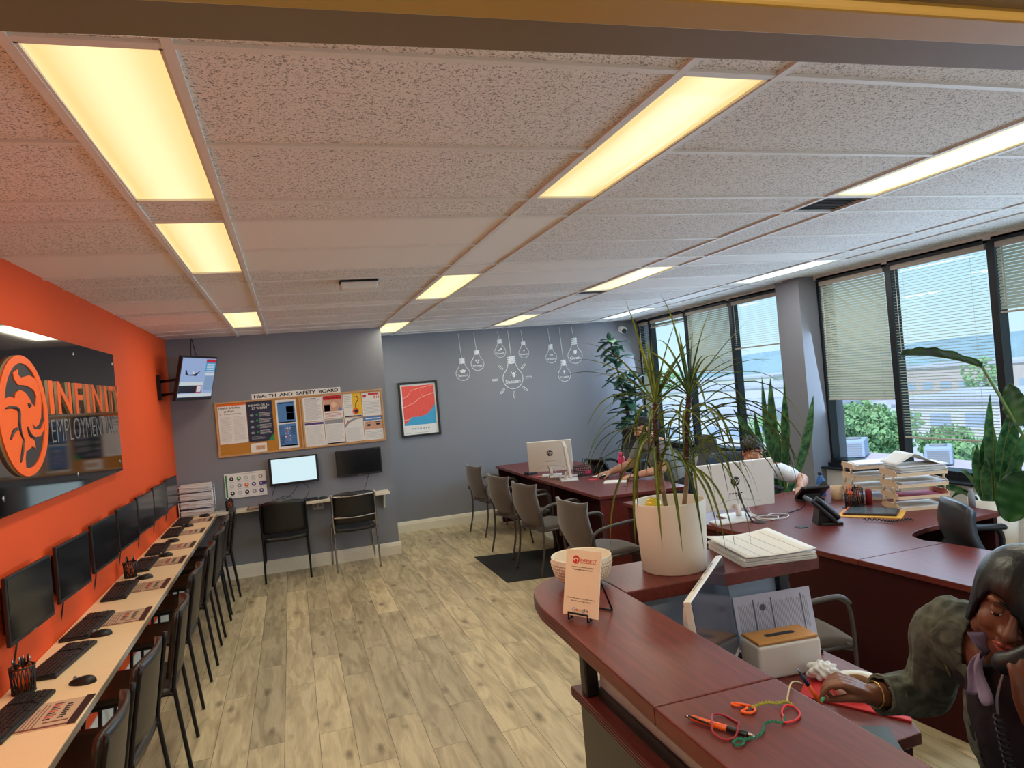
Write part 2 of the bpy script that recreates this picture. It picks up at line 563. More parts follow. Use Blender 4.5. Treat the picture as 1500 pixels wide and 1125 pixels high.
M_warm = diffuser_mat('warm_lit_lens', (1.0, 0.86, 0.46, 1), (0.86, 0.62, 0.24, 1), 1.0)
M_pale = diffuser_mat('pale_lit_lens', (1.0, 0.93, 0.52, 1), (0.95, 0.82, 0.40, 1), 1.0)
M_cool = diffuser_mat('cool_lit_lens', (0.75, 0.92, 0.90, 1), (0.66, 0.82, 0.84, 1), 1.0)
row = {0: 'first', 1: 'second', 2: 'third', 3: 'fourth'}
LL = {(0, 1): 'large warm lit ceiling panel nearest above the orange wall side', (0, 2): 'second warm lit ceiling panel along the orange wall side',
      (0, 4): 'small far lit ceiling panel before the television and board wall', (1, 1): 'long warm lit ceiling panel near the middle of the front ceiling',
      (1, 3): 'lit ceiling panel beyond the flat detector, in the row left of centre', (1, 5): 'lit ceiling panel cut off by the corner of the board wall',
      (2, 1): 'long lit ceiling panel at the right edge, beside the nearest dark vent', (2, 3): 'lit ceiling panel with a dark vent at its far end, mid room',
      (2, 5): 'far lit ceiling panel above the drawn light bulbs', (3, 1): 'lit ceiling panel over the near desks, outside the row by the windows',
      (3, 3): 'whitish lit ceiling panel close to the windows and the pillar', (3, 5): 'far whitish lit ceiling panel above the rubber plant'}
WARM = (0.97, 0.91, 0.71)
for (k, j, x0, x1, a, c) in lamp_cells:
    cx, cy = (x0 + x1) / 2, (a + c) / 2
    t = thing('ceiling_light', LL[(k, j)], 'ceiling light', (cx, cy, ZC), 0, 'recessed ceiling lights')
    w, l = SW / 2 - 0.012, (c - a) / 2 - 0.012
    f = MB()
    f.box(-w, -w + 0.008, -l, l, -0.003, 0.1); f.box(w - 0.008, w, -l, l, -0.003, 0.1)
    f.box(-w, w, -l, -l + 0.008, -0.003, 0.1); f.box(-w, w, l - 0.008, l, -0.003, 0.1)
    f.box(-w, w, -l, l, 0.09, 0.1)
    f.build('housing', M_tee, t)
    d = MB().grid(lambda u, v: ((u * 2 - 1) * (w - 0.008), (v * 2 - 1) * (l - 0.008), 0.006 - 0.004 * math.sin(PI * v)), 6, 8, 0.003)
    d.build('diffuser', M_cool if k == 3 else (M_warm if k in (0, 1) and j < 3 else M_pale), t)
    ld = bpy.data.lights.new('lamp_light', 'AREA')
    ld.shape = 'RECTANGLE'; ld.size = 0.26; ld.size_y = 1.16
    ld.energy = LAMP_W
    ld.color = (0.95, 0.92, 0.85) if k == 3 else WARM
    lo = bpy.data.objects.new('lamp_light', ld); COL.objects.link(lo)
    lo.parent = t; lo.location = (0, 0, -0.012)
for n, (k, j, x0, x1, a, c) in enumerate(vent_cells):
    t = thing('ceiling_vent', ['square dark ceiling vent at the far end of the nearest right lamp', 'square dark ceiling vent at the far end of the mid-room lamp'][n], 'vent', ((x0 + x1) / 2, (a + c) / 2, ZC), 0, 'dark ceiling vents')
    w, l = SW / 2 - 0.012, (c - a) / 2 - 0.012
    MB().box(-w, w, -l, l, 0.03, 0.035).build('backing', M_ink, t)
    g = MB()
    for i in range(9):
        y = -l + (i + 0.5) * 2 * l / 9
        g.obox((0, y, 0.012), (2 * w, 0.02, 0.003), Rx(0.6))
    g.build('grille', mat('dark_vent_paint', rgb(78, 74, 72), 0.5), t)
# flat detector
t = thing('smoke_detector', 'flat white box with a dark top edge on the left ceiling', 'detector', (0.50, 4.86, ZC), 0)
MB().box(-0.12, 0.12, -0.06, 0.06, -0.055, -0.008, bev=0.008).build('casing', M_white, t)
MB().box(-0.125, 0.125, -0.065, 0.065, -0.008, 0.0).build('backplate', M_ink, t)

# baseboards
def base_run(name, p0, p1, nrm):
    """profiled board from p0 to p1 with its face turned to nrm"""
    p0, p1, n = V((p0[0], p0[1], 0)), V((p1[0], p1[1], 0)), V((nrm[0], nrm[1], 0))
    d = (p1 - p0).normalized()
    prof = [(0, 0), (0.018, 0), (0.018, 0.10), (0.014, 0.112), (0.012, 0.125), (0.006, 0.140), (0, 0.142)]
    bm = bmesh.new()
    A = [bm.verts.new(p0 + n * u + V((0, 0, z))) for u, z in prof]
    B = [bm.verts.new(p1 + n * u + V((0, 0, z))) for u, z in prof]
    for i in range(len(prof) - 1):
        bm.faces.new((A[i], A[i + 1], B[i + 1], B[i]))
    bm.faces.new(A); bm.faces.new(B[::-1])
    bmesh.ops.recalc_face_normals(bm, faces=bm.faces)
    return struct(MB().add(bm, 0), name, M_trimwhite)
base_run('baseboard_back_left', (XL, YBL), (XBE + 0.018, YBL), (0, -1))
base_run('baseboard_side', (XBE, YBL), (XBE, YB), (1, 0))
base_run('baseboard_back', (XBE, YB), (XR - 0.1, YB), (0, -1))
base_run('baseboard_left', (XL, YF), (XL, YBL), (1, 0))

# window wall
SILL = 0.80
HEAD = 2.545
XG = 4.98
b = MB()
b.box(4.86, 5.12, YF - 0.15, YB + 0.3, 0, SILL - 0.06)
b.box(4.90, 5.12, YF - 0.15, YB + 0.3, HEAD + 0.015, ZC + 0.1)
b.box(4.90, 5.12, 1.0 - 0.6, 1.0, 0, ZC)
struct(b, 'wall_right', M_wallwhite)
struct(MB().box(4.80, 4.92, YF, YB, SILL - 0.050, SILL - 0.03, bev=0.004), 'trim_2', M_winframe)
b = MB().box(4.72, 5.12, 5.72, 6.06, 0, ZC + 0.02)
struct(b, 'wall_pillar', M_wallgrey)
mull = [1.02, 1.98, 2.96, 3.92, 4.86, 5.76, 6.03, 7.15, 8.14, 9.10, 9.46]
wins = [(1.02, 1.98), (1.98, 2.96), (2.96, 3.92), (3.92, 4.86), (4.86, 5.72), (6.06, 7.15), (7.15, 8.14), (8.14, 9.10), (9.10, 9.45)]
M_glass = bpy.data.materials.new('window_glass'); M_glass.use_nodes = True
_nt = M_glass.node_tree
_nt.nodes.remove(_nt.nodes['Principled BSDF'])
_o = _nt.nodes['Material Output']
_t = _nt.nodes.new('ShaderNodeBsdfTransparent'); _g = _nt.nodes.new('ShaderNodeBsdfGlossy'); _m = _nt.nodes.new('ShaderNodeMixShader')
_t.inputs[0].default_value = (0.93, 0.97, 0.98, 1); _g.inputs['Roughness'].default_value = 0.02; _m.inputs[0].default_value = 0.05
_nt.links.new(_t.outputs[0], _m.inputs[1]); _nt.links.new(_g.outputs[0], _m.inputs[2]); _nt.links.new(_m.outputs[0], _o.inputs[0])
M_slat = mat('blind_slat', rgb(186, 190, 172), 0.5)
_nt, _N, _L, _b = nodes(M_slat)
_tr = _N.new('ShaderNodeBsdfTranslucent'); _tr.inputs[0].default_value = rgb(205, 212, 190)
_mm = _N.new('ShaderNodeMixShader'); _mm.inputs[0].default_value = 0.35
_L.new(_b.outputs[0], _mm.inputs[1]); _L.new(_tr.outputs[0], _mm.inputs[2]); _L.new(_mm.outputs[0], _N['Material Output'].inputs[0])
M_rail = mat('blind_rail', rgb(190, 180, 165), 0.4)
for n, (y0, y1) in enumerate(wins):
    b = MB()
    fw = 0.030
    b.box(4.925, 5.01, y0, y0 + fw, SILL - 0.03, HEAD + 0.03); b.box(4.925, 5.01, y1 - fw, y1, SILL - 0.03, HEAD + 0.03)
    b.box(4.90, 5.06, y0 + fw, y1 - fw, SILL - 0.03, SILL + 0.035); b.box(4.90, 5.06, y0 + fw, y1 - fw, HEAD - 0.005, HEAD + 0.03)
    b.box(4.885, 4.90, y0, y1, SILL - 0.03, SILL)
    wo = struct(b, 'window_%d' % (n + 1), M_winframe)
    struct(MB().box(XG, XG + 0.006, y0 + fw, y1 - fw, SILL + 0.035, HEAD - 0.005), 'pane', M_glass, wo)

def blind(y0, y1, zb, tilt, label, zstep=None, slant=0.0, raised=False):
    t = thing('window_blind', label, 'blind', (4.935, (y0 + y1) / 2, HEAD - 0.005), 0, 'venetian blinds')
    w = (y1 - y0) / 2 - 0.042
    h = HEAD - 0.005 - zb
    MB().box(-0.018, 0.018, -w, w, -0.045, -0.003, bev=0.003).build('headrail', M_rail, t)
    s = MB()
    pitch = 0.0235
    z = -0.06
    zt = -h + 0.02
    if raised:
        pitch = 0.0035
        tilt = 0.0
    while z > zt:
        a = tilt
        if zstep and z < zstep: a = 1.15
        sl = slant * max(0.0, (-z - 0.55 * h) / (0.45 * h)) if slant else 0.0
        T = Tr(0, 0, z) @ Rx(sl) @ Ry(-a)
        bm = bmesh.new()
        pr = [(-0.0125, -0.0011), (-0.005, 0.0004), (0.005, 0.0004), (0.0125, -0.0011)]
        A = [bm.verts.new((x, -w, q)) for x, q in pr]; B = [bm.verts.new((x, w, q)) for x, q in pr]
        for i in range(3):
            f = bm.faces.new((A[i], A[i + 1], B[i + 1], B[i])); f.smooth = True
        s.add(bm, 0, T)
        z -= pitch
    s.build('slats', M_slat, t)
    MB().obox((0, 0, -h + 0.006), (0.026, 2 * w, 0.014), Rx(slant), bev=0.003).build('bottom_rail', M_rail, t)
    c = MB()
    for q in (-0.72, 0.72):
        c.tube([(-0.014, q * w, -0.04), (-0.014, q * w, -h + slant * q * w)], 0.0009, 4)
    c.build('ladder_cord', M_white, t)
    MB().tube([(-0.022, w - 0.05, -0.04), (-0.022, w - 0.05, -min(h, 0.9) * 0.9)], 0.003, 6).build('wand', M_white, t)
    return t
blind(9.10, 9.45, 0.98, 0.15, 'narrow venetian blind in the far corner behind the rubber plant', zstep=-0.75)
blind(8.14, 9.10, 2.43, 0, 'venetian blind pulled fully up on the second window from the far corner', raised=True)
blind(7.15, 8.14, 1.74, 1.05, 'closed venetian blind with crooked bottom rail behind the spiky dracaena', slant=0.06)
blind(6.06, 7.15, 1.99, 0.12, 'half-lowered open venetian blind left of the grey pillar')
blind(4.86, 5.72, 1.40, 1.05, 'closed venetian blind right of the grey pillar, above the outdoor tree')
blind(3.92, 4.86, 1.075, 0.20, 'open venetian blind lowered almost to the sill beside the file trays')
blind(2.96, 3.92, 2.02, 1.05, 'short closed venetian blind at the right edge of the window wall')

# ------------------------------------------------------------------ outside
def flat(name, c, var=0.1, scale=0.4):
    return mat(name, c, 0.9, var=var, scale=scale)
M_lawn = flat('hazy_lawn', rgb(178, 192, 170), 0.25, 0.15)  # lawn paled, outdoor haze is in its colour
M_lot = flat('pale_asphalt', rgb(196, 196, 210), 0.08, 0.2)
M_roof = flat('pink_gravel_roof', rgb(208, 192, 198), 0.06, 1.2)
M_bld = flat('pale_stucco', rgb(214, 212, 210), 0.05)  # building colours paled to imitate the haze
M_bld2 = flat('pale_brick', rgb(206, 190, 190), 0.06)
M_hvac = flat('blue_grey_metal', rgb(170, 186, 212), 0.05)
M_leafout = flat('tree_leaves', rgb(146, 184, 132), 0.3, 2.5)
M_hill = flat('hazy_hill', rgb(146, 172, 184), 0.25, 0.05)  # blue tint is distance haze put into the hill colour
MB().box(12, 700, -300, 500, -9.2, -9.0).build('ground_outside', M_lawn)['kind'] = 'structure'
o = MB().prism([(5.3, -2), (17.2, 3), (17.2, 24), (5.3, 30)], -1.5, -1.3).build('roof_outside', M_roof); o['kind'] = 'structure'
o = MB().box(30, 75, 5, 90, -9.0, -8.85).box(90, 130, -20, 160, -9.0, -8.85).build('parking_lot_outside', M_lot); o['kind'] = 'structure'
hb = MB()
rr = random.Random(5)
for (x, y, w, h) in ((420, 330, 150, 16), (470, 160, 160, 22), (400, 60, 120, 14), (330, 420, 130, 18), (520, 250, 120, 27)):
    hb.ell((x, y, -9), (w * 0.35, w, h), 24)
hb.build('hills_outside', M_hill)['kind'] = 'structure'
def hvac(x, y, s, label):
    t = thing('rooftop_unit', label, 'air conditioner', (x, y, -1.3), 0.7, 'rooftop air units')
    MB().box(-s, s, -s * 0.7, s * 0.7, 0.05, s * 1.1, bev=0.03).build('housing', M_hvac, t)
    g = MB()
    for i in range(6):
        g.box(-s - 0.01, -s, -s * 0.55, s * 0.55, 0.2 * s + i * 0.13 * s, 0.27 * s + i * 0.13 * s)
    g.build('louver', M_grey, t)
    MB().cyl((0, 0, s * 1.1), (0, 0, s * 1.18), s * 0.45).build('fan_cowl', M_grey, t)
hvac(16.2, 17.8, 0.5, 'blue grey rooftop air unit below the outdoor tree')
hvac(16.3, 14.9, 0.45, 'rooftop air unit seen under the long lowered blind')
def building(x, y, w, d, h, m, label, rz=0.25):
    t = thing('building', label, 'building', (x, y, -9), rz, 'distant buildings')
    MB().box(-w, w, -d, d, 0, h).build('wall', m, t)
    MB().box(-w - 0.3, w + 0.3, -d - 0.3, d + 0.3, h, h + 0.6).build('roof', M_lot, t)
    wn = MB()
    n = int(d / 2)
    for i in range(n):
        for k in range(max(1, int(h / 3.5))):
            yy = -d + (i + 0.5) * 2 * d / n
            wn.box(-w - 0.06, -w, yy - d / n * 0.6, yy + d / n * 0.6, 1.2 + 3.3 * k, 2.8 + 3.3 * k)
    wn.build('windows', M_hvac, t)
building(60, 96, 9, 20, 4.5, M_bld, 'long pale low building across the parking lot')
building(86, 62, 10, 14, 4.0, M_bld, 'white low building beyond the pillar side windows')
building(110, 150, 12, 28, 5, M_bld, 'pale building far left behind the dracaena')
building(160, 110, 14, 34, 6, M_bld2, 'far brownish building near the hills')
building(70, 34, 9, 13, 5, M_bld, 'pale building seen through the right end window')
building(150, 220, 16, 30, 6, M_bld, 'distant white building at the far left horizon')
def tree(x, y, zb, h, r, label, seed, n=260, leafy=False):
    t = thing('tree', label, 'tree', (x, y, zb), 0, 'trees outside the windows')
    MB().tube([(0, 0, 0), (0.05 * h, 0, h * 0.3), (0, 0.03 * h, h * 0.75)], [0.05 * h, 0.035 * h, 0.012 * h], 8).build('trunk', mat('bark', rgb(110, 96, 84), 0.9), t)
    q = random.Random(seed)
    c = MB()
    for i in range(n):
        th, ph, rr_ = q.random() * 2 * PI, math.acos(1 - 2 * q.random()), r * (0.45 + 0.55 * q.random() ** 0.5)
        p = V((math.sin(ph) * math.cos(th), math.sin(ph) * math.sin(th), math.cos(ph) * 0.8)) * rr_ + V((0, 0, h * 0.62))
        if leafy:
            s = 0.05 + 0.06 * q.random()
            lump = 1 + 0.16 * math.sin(5 * th + 3 * ph) + 0.12 * math.sin(9 * ph - 4 * th)
            p = V((p.x * lump, p.y * lump, (p.z - h * 0.62) * lump + h * 0.62))
            e_ = Euler((q.random() * 6.3, q.random() * 6.3, q.random() * 6.3)).to_matrix()
            c.quad(*[p + e_ @ V(k_) for k_ in ((-s, -s * 0.6, 0), (s, -s * 0.5, 0.02), (s * 0.8, s * 0.6, 0), (-s * 0.7, s * 0.5, 0.03))])
            continue
        s = r * (0.05 + 0.06 * q.random())
        bm = bmesh.new(); bmesh.ops.create_icosphere(bm, subdivisions=1, radius=s)
        for v in bm.verts: v.co *= 0.7 + 0.6 * q.random()
        c.add(bm, 0, Matrix.Translation(p))
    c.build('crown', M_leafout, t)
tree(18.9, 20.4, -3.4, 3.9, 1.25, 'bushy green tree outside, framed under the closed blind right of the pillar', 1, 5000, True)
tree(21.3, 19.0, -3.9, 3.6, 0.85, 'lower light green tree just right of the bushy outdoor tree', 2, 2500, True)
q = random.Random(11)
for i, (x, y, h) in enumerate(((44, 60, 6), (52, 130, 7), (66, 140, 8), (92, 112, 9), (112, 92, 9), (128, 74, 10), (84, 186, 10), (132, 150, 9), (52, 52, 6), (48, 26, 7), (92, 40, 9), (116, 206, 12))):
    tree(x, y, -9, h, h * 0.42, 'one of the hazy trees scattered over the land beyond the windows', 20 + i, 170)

# light: sky, sun, daylight entering at each window
w = bpy.data.worlds.new('sky'); SC.world = w; w.use_nodes = True
N, L = w.node_tree.nodes, w.node_tree.links
bg = N['Background']
tc = N.new('ShaderNodeTexCoord'); sp = N.new('ShaderNodeSeparateXYZ'); cr = N.new('ShaderNodeValToRGB')
L.new(tc.outputs['Generated'], sp.inputs[0]); L.new(sp.outputs['Z'], cr.inputs['Fac']); L.new(cr.outputs['Color'], bg.inputs['Color'])
cr.color_ramp.elements[0].position = 0.0; cr.color_ramp.elements[0].color = (0.72, 0.93, 1.0, 1)
cr.color_ramp.elements[1].position = 0.5; cr.color_ramp.elements[1].color = (0.30, 0.58, 0.95, 1)
e = cr.color_ramp.elements.new(0.12); e.color = (0.55, 0.85, 1.0, 1)
bg.inputs['Strength'].default_value = SKY
sd = bpy.data.lights.new('sun', 'SUN'); sd.energy = SUN; sd.angle = 0.01; sd.color = (1, 0.97, 0.92)
so = bpy.data.objects.new('sun', sd); COL.objects.link(so)
so.rotation_euler = V((0.45, 0.35, -0.8)).to_track_quat('-Z', 'Y').to_euler()
for n, (y0, y1) in enumerate(wins):
    ld = bpy.data.lights.new('daylight', 'AREA'); ld.shape = 'RECTANGLE'
    ld.size = y1 - y0 - 0.08; ld.size_y = HEAD - SILL - 0.06
    ld.energy = DAY * ld.size * ld.size_y; ld.color = (0.55, 0.76, 1.0)
    lo = bpy.data.objects.new('daylight', ld); COL.objects.link(lo)
    lo.location = (4.865, (y0 + y1) / 2, (HEAD + SILL) / 2)
    lo.rotation_euler = V((-1, 0, -0.12)).to_track_quat('-Z', 'Z').to_euler()

# camera
cam = bpy.data.cameras.new('camera'); cam.sensor_width = 36; cam.lens = 1049.6 / 1500 * 36; cam.clip_start = 0.02; cam.clip_end = 2000
co = bpy.data.objects.new('camera', cam); COL.objects.link(co)
yaw, pit, rol = math.radians(17.242), math.radians(-0.004), math.radians(-5.019)
fw = V((math.sin(yaw) * math.cos(pit), math.cos(yaw) * math.cos(pit), math.sin(pit)))
r0 = V((math.cos(yaw), -math.sin(yaw), 0)); u0 = r0.cross(fw)
rt = r0 * math.cos(rol) + u0 * math.sin(rol); up = -r0 * math.sin(rol) + u0 * math.cos(rol)
co.matrix_world = axes(rt, up, -fw, (0, 0, 1.82))
SC.camera = co
SC.view_settings.view_transform = 'Standard'; SC.view_settings.look = 'None'
SC.view_settings.gamma = 1.0; SC.view_settings.use_curve_mapping = False
SC.view_settings.exposure = EXPO
# ------------------------------------------------------------------ helpers for lettering and prints
def fit_text(mb, s, o, ax, ay, w, h, depth=0.002, off=0.0, mi=0, space=1.0, align='CENTER'):
    """word filling w x h, centred at o, reading along ax with ay up"""
    me = textmesh(s, 1.0, 1.0, off, 'CENTER', space)
    xs_ = [v.co.x for v in me.vertices]; ys_ = [v.co.y for v in me.vertices]
    x0, x1, y0, y1 = min(xs_), max(xs_), min(ys_), max(ys_)
    ax, ay = V(ax).normalized(), V(ay).normalized(); az = ax.cross(ay)
    S = Matrix.Diagonal((w / (x1 - x0), h / (y1 - y0), depth, 1))
    mb.addmesh(me, axes(ax, ay, az, o) @ S @ Tr(-(x0 + x1) / 2, -(y0 + y1) / 2, 0), mi)
    return mb

class Sheet:
    """prints laid on a flat sheet: u across, v down, both 0..1"""
    def __init__(self, o, ax, ay, w, h, thick=0.0015):
        """o: centre of the sheet's back; ax right, ay up"""
        self.ax, self.ay = V(ax).normalized(), V(ay).normalized()
        self.az = self.ax.cross(self.ay)
        self.o, self.w, self.h, self.t = V(o), w, h, thick
    def at(self, u, v, lift=0.0):
        return self.o + self.ax * ((u - 0.5) * self.w) + self.ay * ((0.5 - v) * self.h) + self.az * (self.t + lift)
    def T(self, u, v, lift=0.0):
        return axes(self.ax, self.ay, self.az, self.at(u, v, lift))
    def base(self, mb, mi=0):
        mb.obox(self.o + self.az * self.t / 2, (self.w, self.h, self.t), axes(self.ax, self.ay, self.az), mi)
    def band(self, mb, u0, u1, v0, v1, mi=0, lift=0.0003):
        mb.obox(self.at((u0 + u1) / 2, (v0 + v1) / 2, lift / 2), (abs(u1 - u0) * self.w, abs(v1 - v0) * self.h, lift), axes(self.ax, self.ay, self.az), mi)
    def poly(self, mb, uv, mi=0, lift=0.0003):
        P = [((u - 0.5) * self.w, (0.5 - v) * self.h) for u, v in uv]
        mb.prism(P, 0, lift, mi, M=axes(self.ax, self.ay, self.az, self.o + self.az * self.t))
    def disc(self, mb, u, v, r, mi=0, lift=0.0003, ry=None):
        ry = r if ry is None else ry
        c = ((u - 0.5) * self.w, (0.5 - v) * self.h)
        P = [(c[0] + r * math.cos(2 * PI * k / 16), c[1] + ry * math.sin(2 * PI * k / 16)) for k in range(16)]
        mb.prism(P, 0, lift, mi, M=axes(self.ax, self.ay, self.az, self.o + self.az * self.t))
    def line(self, mb, u0, u1, v, th, mi=0, lift=0.0003):
        self.band(mb, u0, u1, v - th / 2, v + th / 2, mi, lift)
    def lines(self, mb, u0, u1, v0, v1, n, mi=0, seed=0, th=0.35):
        q = random.Random(seed)
        for i in range(n):
            v = v0 + (i + 0.5) * (v1 - v0) / n
            e = u1 - (u1 - u0) * (0.25 * q.random() if q.random() < 0.6 else 0.0)
            self.line(mb, u0, e, v, th * (v1 - v0) / n, mi)
    def text(self, mb, s, u, v, w, h, mi=0, off=0.0, lift=0.0006):
        fit_text(mb, s, self.at(u, v, lift / 2), self.ax, self.ay, w * self.w, h * self.h, lift, off, mi)

# ------------------------------------------------------------------ narrow counters along the walls
XC = -0.82
b = MB().box(XL, XC, 1.7, 8.03, 0.722, 0.748, bev=0.002)
cnt = thing('wall_counter', 'long narrow pale laminate counter along the orange wall', 'counter', (XL, 5, 0))
b.build('worktop', M_counter, cnt, T=frame_of(cnt))
MB().box(XC, XC + 0.003, 1.7, 8.03, 0.722, 0.748).build('edge_band', mat('grey_edge_band', rgb(170, 160, 146), 0.4), cnt, T=frame_of(cnt))
for y in (2.6, 4.0, 5.4, 6.8):
    k = MB().prism([(XL, 0.72), (XL + 0.22, 0.72), (XL + 0.22, 0.705), (XL + 0.03, 0.56), (XL, 0.56)], -0.012, 0.012, M=axes((1, 0, 0), (0, 0, 1), (0, -1, 0), (0, y, 0)))
    k.build('bracket', M_blackmetal, cnt, T=frame_of(cnt))
b = MB().box(XL, 0.97, 8.03, 8.25, 0.722, 0.748, bev=0.002)
cnt2 = thing('wall_counter', 'narrow white counter along the grey wall under the notice boards', 'counter', (0, 8.25, 0))
b.build('worktop', mat('white_laminate', rgb(232, 222, 202), 0.4), cnt2, T=frame_of(cnt2))
for x in (0.915,):
    k = MB().prism([(8.25, 0.72), (8.10, 0.72), (8.10, 0.705), (8.22, 0.55), (8.25, 0.55)], -0.01, 0.01, M=axes((0, 1, 0), (0, 0, 1), (1, 0, 0), (x, 0, 0)))
    k.build('bracket', M_white, cnt2, T=frame_of(cnt2))

ORD = ['nearest', 'second nearest', 'third nearest', 'fourth nearest', 'fifth nearest', 'sixth nearest', 'seventh nearest', 'farthest']
# monitors hung on the orange wall; local +x faces the room
def make_monitor():
    t = thing('monitor', 'x', 'monitor')
    b = MB().box(0.0, 0.018, -0.232, 0.232, -0.138, 0.142, bev=0.004)
    b.prism([(-0.20, -0.11), (0.20, -0.11), (0.14, -0.07), (-0.14, -0.07)], 0, 0.0) if False else None
    b.box(-0.028, 0.0, -0.19, 0.19, -0.10, 0.10, bev=0.012)
    b.build('housing', M_black, t)
    MB().box(0.018, 0.0195, -0.221, 0.221, -0.118, 0.131).build('screen', M_screen, t)
    MB().box(-0.046, -0.028, -0.05, 0.05, -0.05, 0.05, bev=0.004).build('wall_mount', M_blackmetal, t)
    MB().tube(spline([(-0.03, -0.03, -0.09), (-0.04, -0.06, -0.22), (-0.055, -0.09, -0.30), (-0.060, -0.12, -0.324)], 6), 0.004, 6).build('cable', M_black, t)
    MB().box(0.018, 0.0195, -0.02, 0.02, -0.136, -0.130).build('badge', M_silver, t)
    return t
mon0 = make_monitor()
MY = [3.60, 4.25, 4.90, 5.54, 6.18, 6.82, 7.45]
mlab = ['black monitor on the orange wall, nearest of the row of seven', 'second nearest black monitor in the row on the orange wall',
        'third nearest black monitor, beside the pen cup behind it', 'middle one of the seven black monitors on the orange wall',
        'third from last black monitor in the row on the orange wall', 'second from last black monitor on the orange wall',
        'last black monitor on the orange wall, beside the paper tray tower']
for i, y in enumerate(MY):
    o = mon0 if i == 0 else dup(mon0, (0, 0, 0))
    o.location = (-1.152, y, 1.078); o.rotation_euler = (0, 0, -0.06)
    o['label'] = mlab[i]; o['group'] = 'monitors along the orange wall'

# keyboards
M_key = mat('black_keycaps', rgb(34, 33, 34), 0.5)
def make_keyboard(m_body, m_key, name='keyboard'):
    t = thing(name, 'x', 'keyboard')
    MB().box(-0.07, 0.07, -0.225, 0.225, 0, 0.016, bev=0.005).build('body', m_body, t)
    k = MB()
    for r in range(6):
        x = 0.052 - r * 0.0205
        if r == 0:
            for a, c in ((-0.21, -0.13), (-0.125, 0.01), (0.015, 0.075), (0.085, 0.135), (0.145, 0.21)):
                k.box(x - 0.008, x + 0.008, a, c, 0.016, 0.021)
        else:
            for i in range(20):
                y = -0.2085 + i * 0.0219
                if i == 14: continue
                k.box(x - 0.008, x + 0.008, y - 0.0088, y + 0.0088, 0.016, 0.021)
    k.build('keys', m_key, t)
    return t
kb0 = make_keyboard(M_black, M_key)
KY = [3.10, 3.72, 4.26, 5.00, 5.74, 6.32, 7.08, 7.70]
for i, y in enumerate(KY):
    o = kb0 if i == 0 else dup(kb0, (0, 0, 0))
    o.location = (-1.10 + (0.02 if i in (0, 1) else 0), y, 0.748); o.rotation_euler = (0, 0, (-0.09, -0.12, -0.05, 0.03, 0, 0.04, 0.02, 0)[i])
    o['label'] = ['black keyboard cut off by the left edge of the photo', 'black keyboard below the nearest orange-wall monitor, behind the front mouse',
                  'black keyboard below the second nearest orange-wall monitor', 'black keyboard just in front of the far pen cup',
                  'fifth black keyboard from the front on the pale counter', 'sixth black keyboard from the front, third from the corner',
                  'black keyboard second from the paper tray corner', 'black keyboard at the far end beside the paper tray tower'][i]
    o['group'] = 'keyboards on the pale counter'
# mice
def make_mouse():
    t = thing('computer_mouse', 'x', 'mouse')
    def f(u, v):
        a = 2 * PI * u
        r = math.sin(PI * 0.5 * v)
        x = 0.055 * r * math.cos(a); y = 0.031 * r * math.sin(a) * (1 - 0.12 * math.cos(a))
        return (x, y, 0.028 * (math.cos(PI * 0.5 * v) ** 0.7) * (1 - 0.25 * math.cos(a) * r))
    MB().grid(f, 20, 8).build('shell', M_black, t)
    MB().cyl((0.028, -0.003, 0.026), (0.028, 0.003, 0.026), 0.007, seg=12).build('scroll_wheel', M_grey, t)
    return t
ms0 = make_mouse()
for i, (x, y, a) in enumerate(((-0.91, 3.37, 2.9), (-1.0, 4.06, 3.0), (-1.02, 5.29, 3.2), (-1.0, 6.0, 3.0), (-1.04, 6.62, 3.1), (-1.02, 7.38, 3.1), (-0.93, 7.93, 2.8))):
    o = ms0 if i == 0 else dup(ms0, (0, 0, 0))
    o.location = (x, y, 0.748); o.rotation_euler = (0, 0, a)
    o['label'] = 'black computer mouse ' + ['nearest on the pale counter, beside the front sheet', 'second nearest on the pale counter, at the second keyboard', 'in the middle of the counter below the far pen cup',
                                            'fourth from the front on the pale counter', 'fifth from the front on the pale counter', 'sixth from the front on the pale counter', 'at the foot of the paper tray tower'][i]
    o['group'] = 'mice on the pale counter'
# instruction sheets with a dark clip edge
M_laminate = mat('laminated_sheet', rgb(214, 186, 158), 0.25, var=0.05)
M_brown = mat('brown_print', rgb(120, 62, 50), 0.6)
M_dkclip = mat('dark_brown_binding', rgb(52, 34, 34), 0.4)
def make_sheet():
    t = thing('instruction_sheet', 'x', 'sheet')
    s = Sheet((0, 0, 0), (0, 1, 0), (-1, 0, 0), 0.26, 0.24, 0.003)
    b = MB(); s.base(b); b.build('sheet', M_laminate, t)
    p = MB()
    s.lines(p, 0.08, 0.9, 0.10, 0.42, 6, 2, 1, 0.3)
    for k in range(9): s.band(p, 0.30 + 0.07 * k, 0.345 + 0.07 * k, 0.46, 0.56 + 0.02 * (k % 3), (0, 1, 2)[k % 3])
    for k in range(7): s.band(p, 0.30 + 0.08 * k, 0.35 + 0.08 * k, 0.66, 0.74 + 0.015 * (k % 2), 0)
    s.band(p, 0.02, 0.08, 0.02, 0.86, 2); s.band(p, 0.19, 0.23, 0.50, 0.84, 2)
    p.build('print', [M_ink, M_red, M_brown], t)
    b = MB(); s.band(b, 0, 1, 0.88, 1.0, 0, 0.004); b.build('binding', M_dkclip, t)
    return t
sh0 = make_sheet()
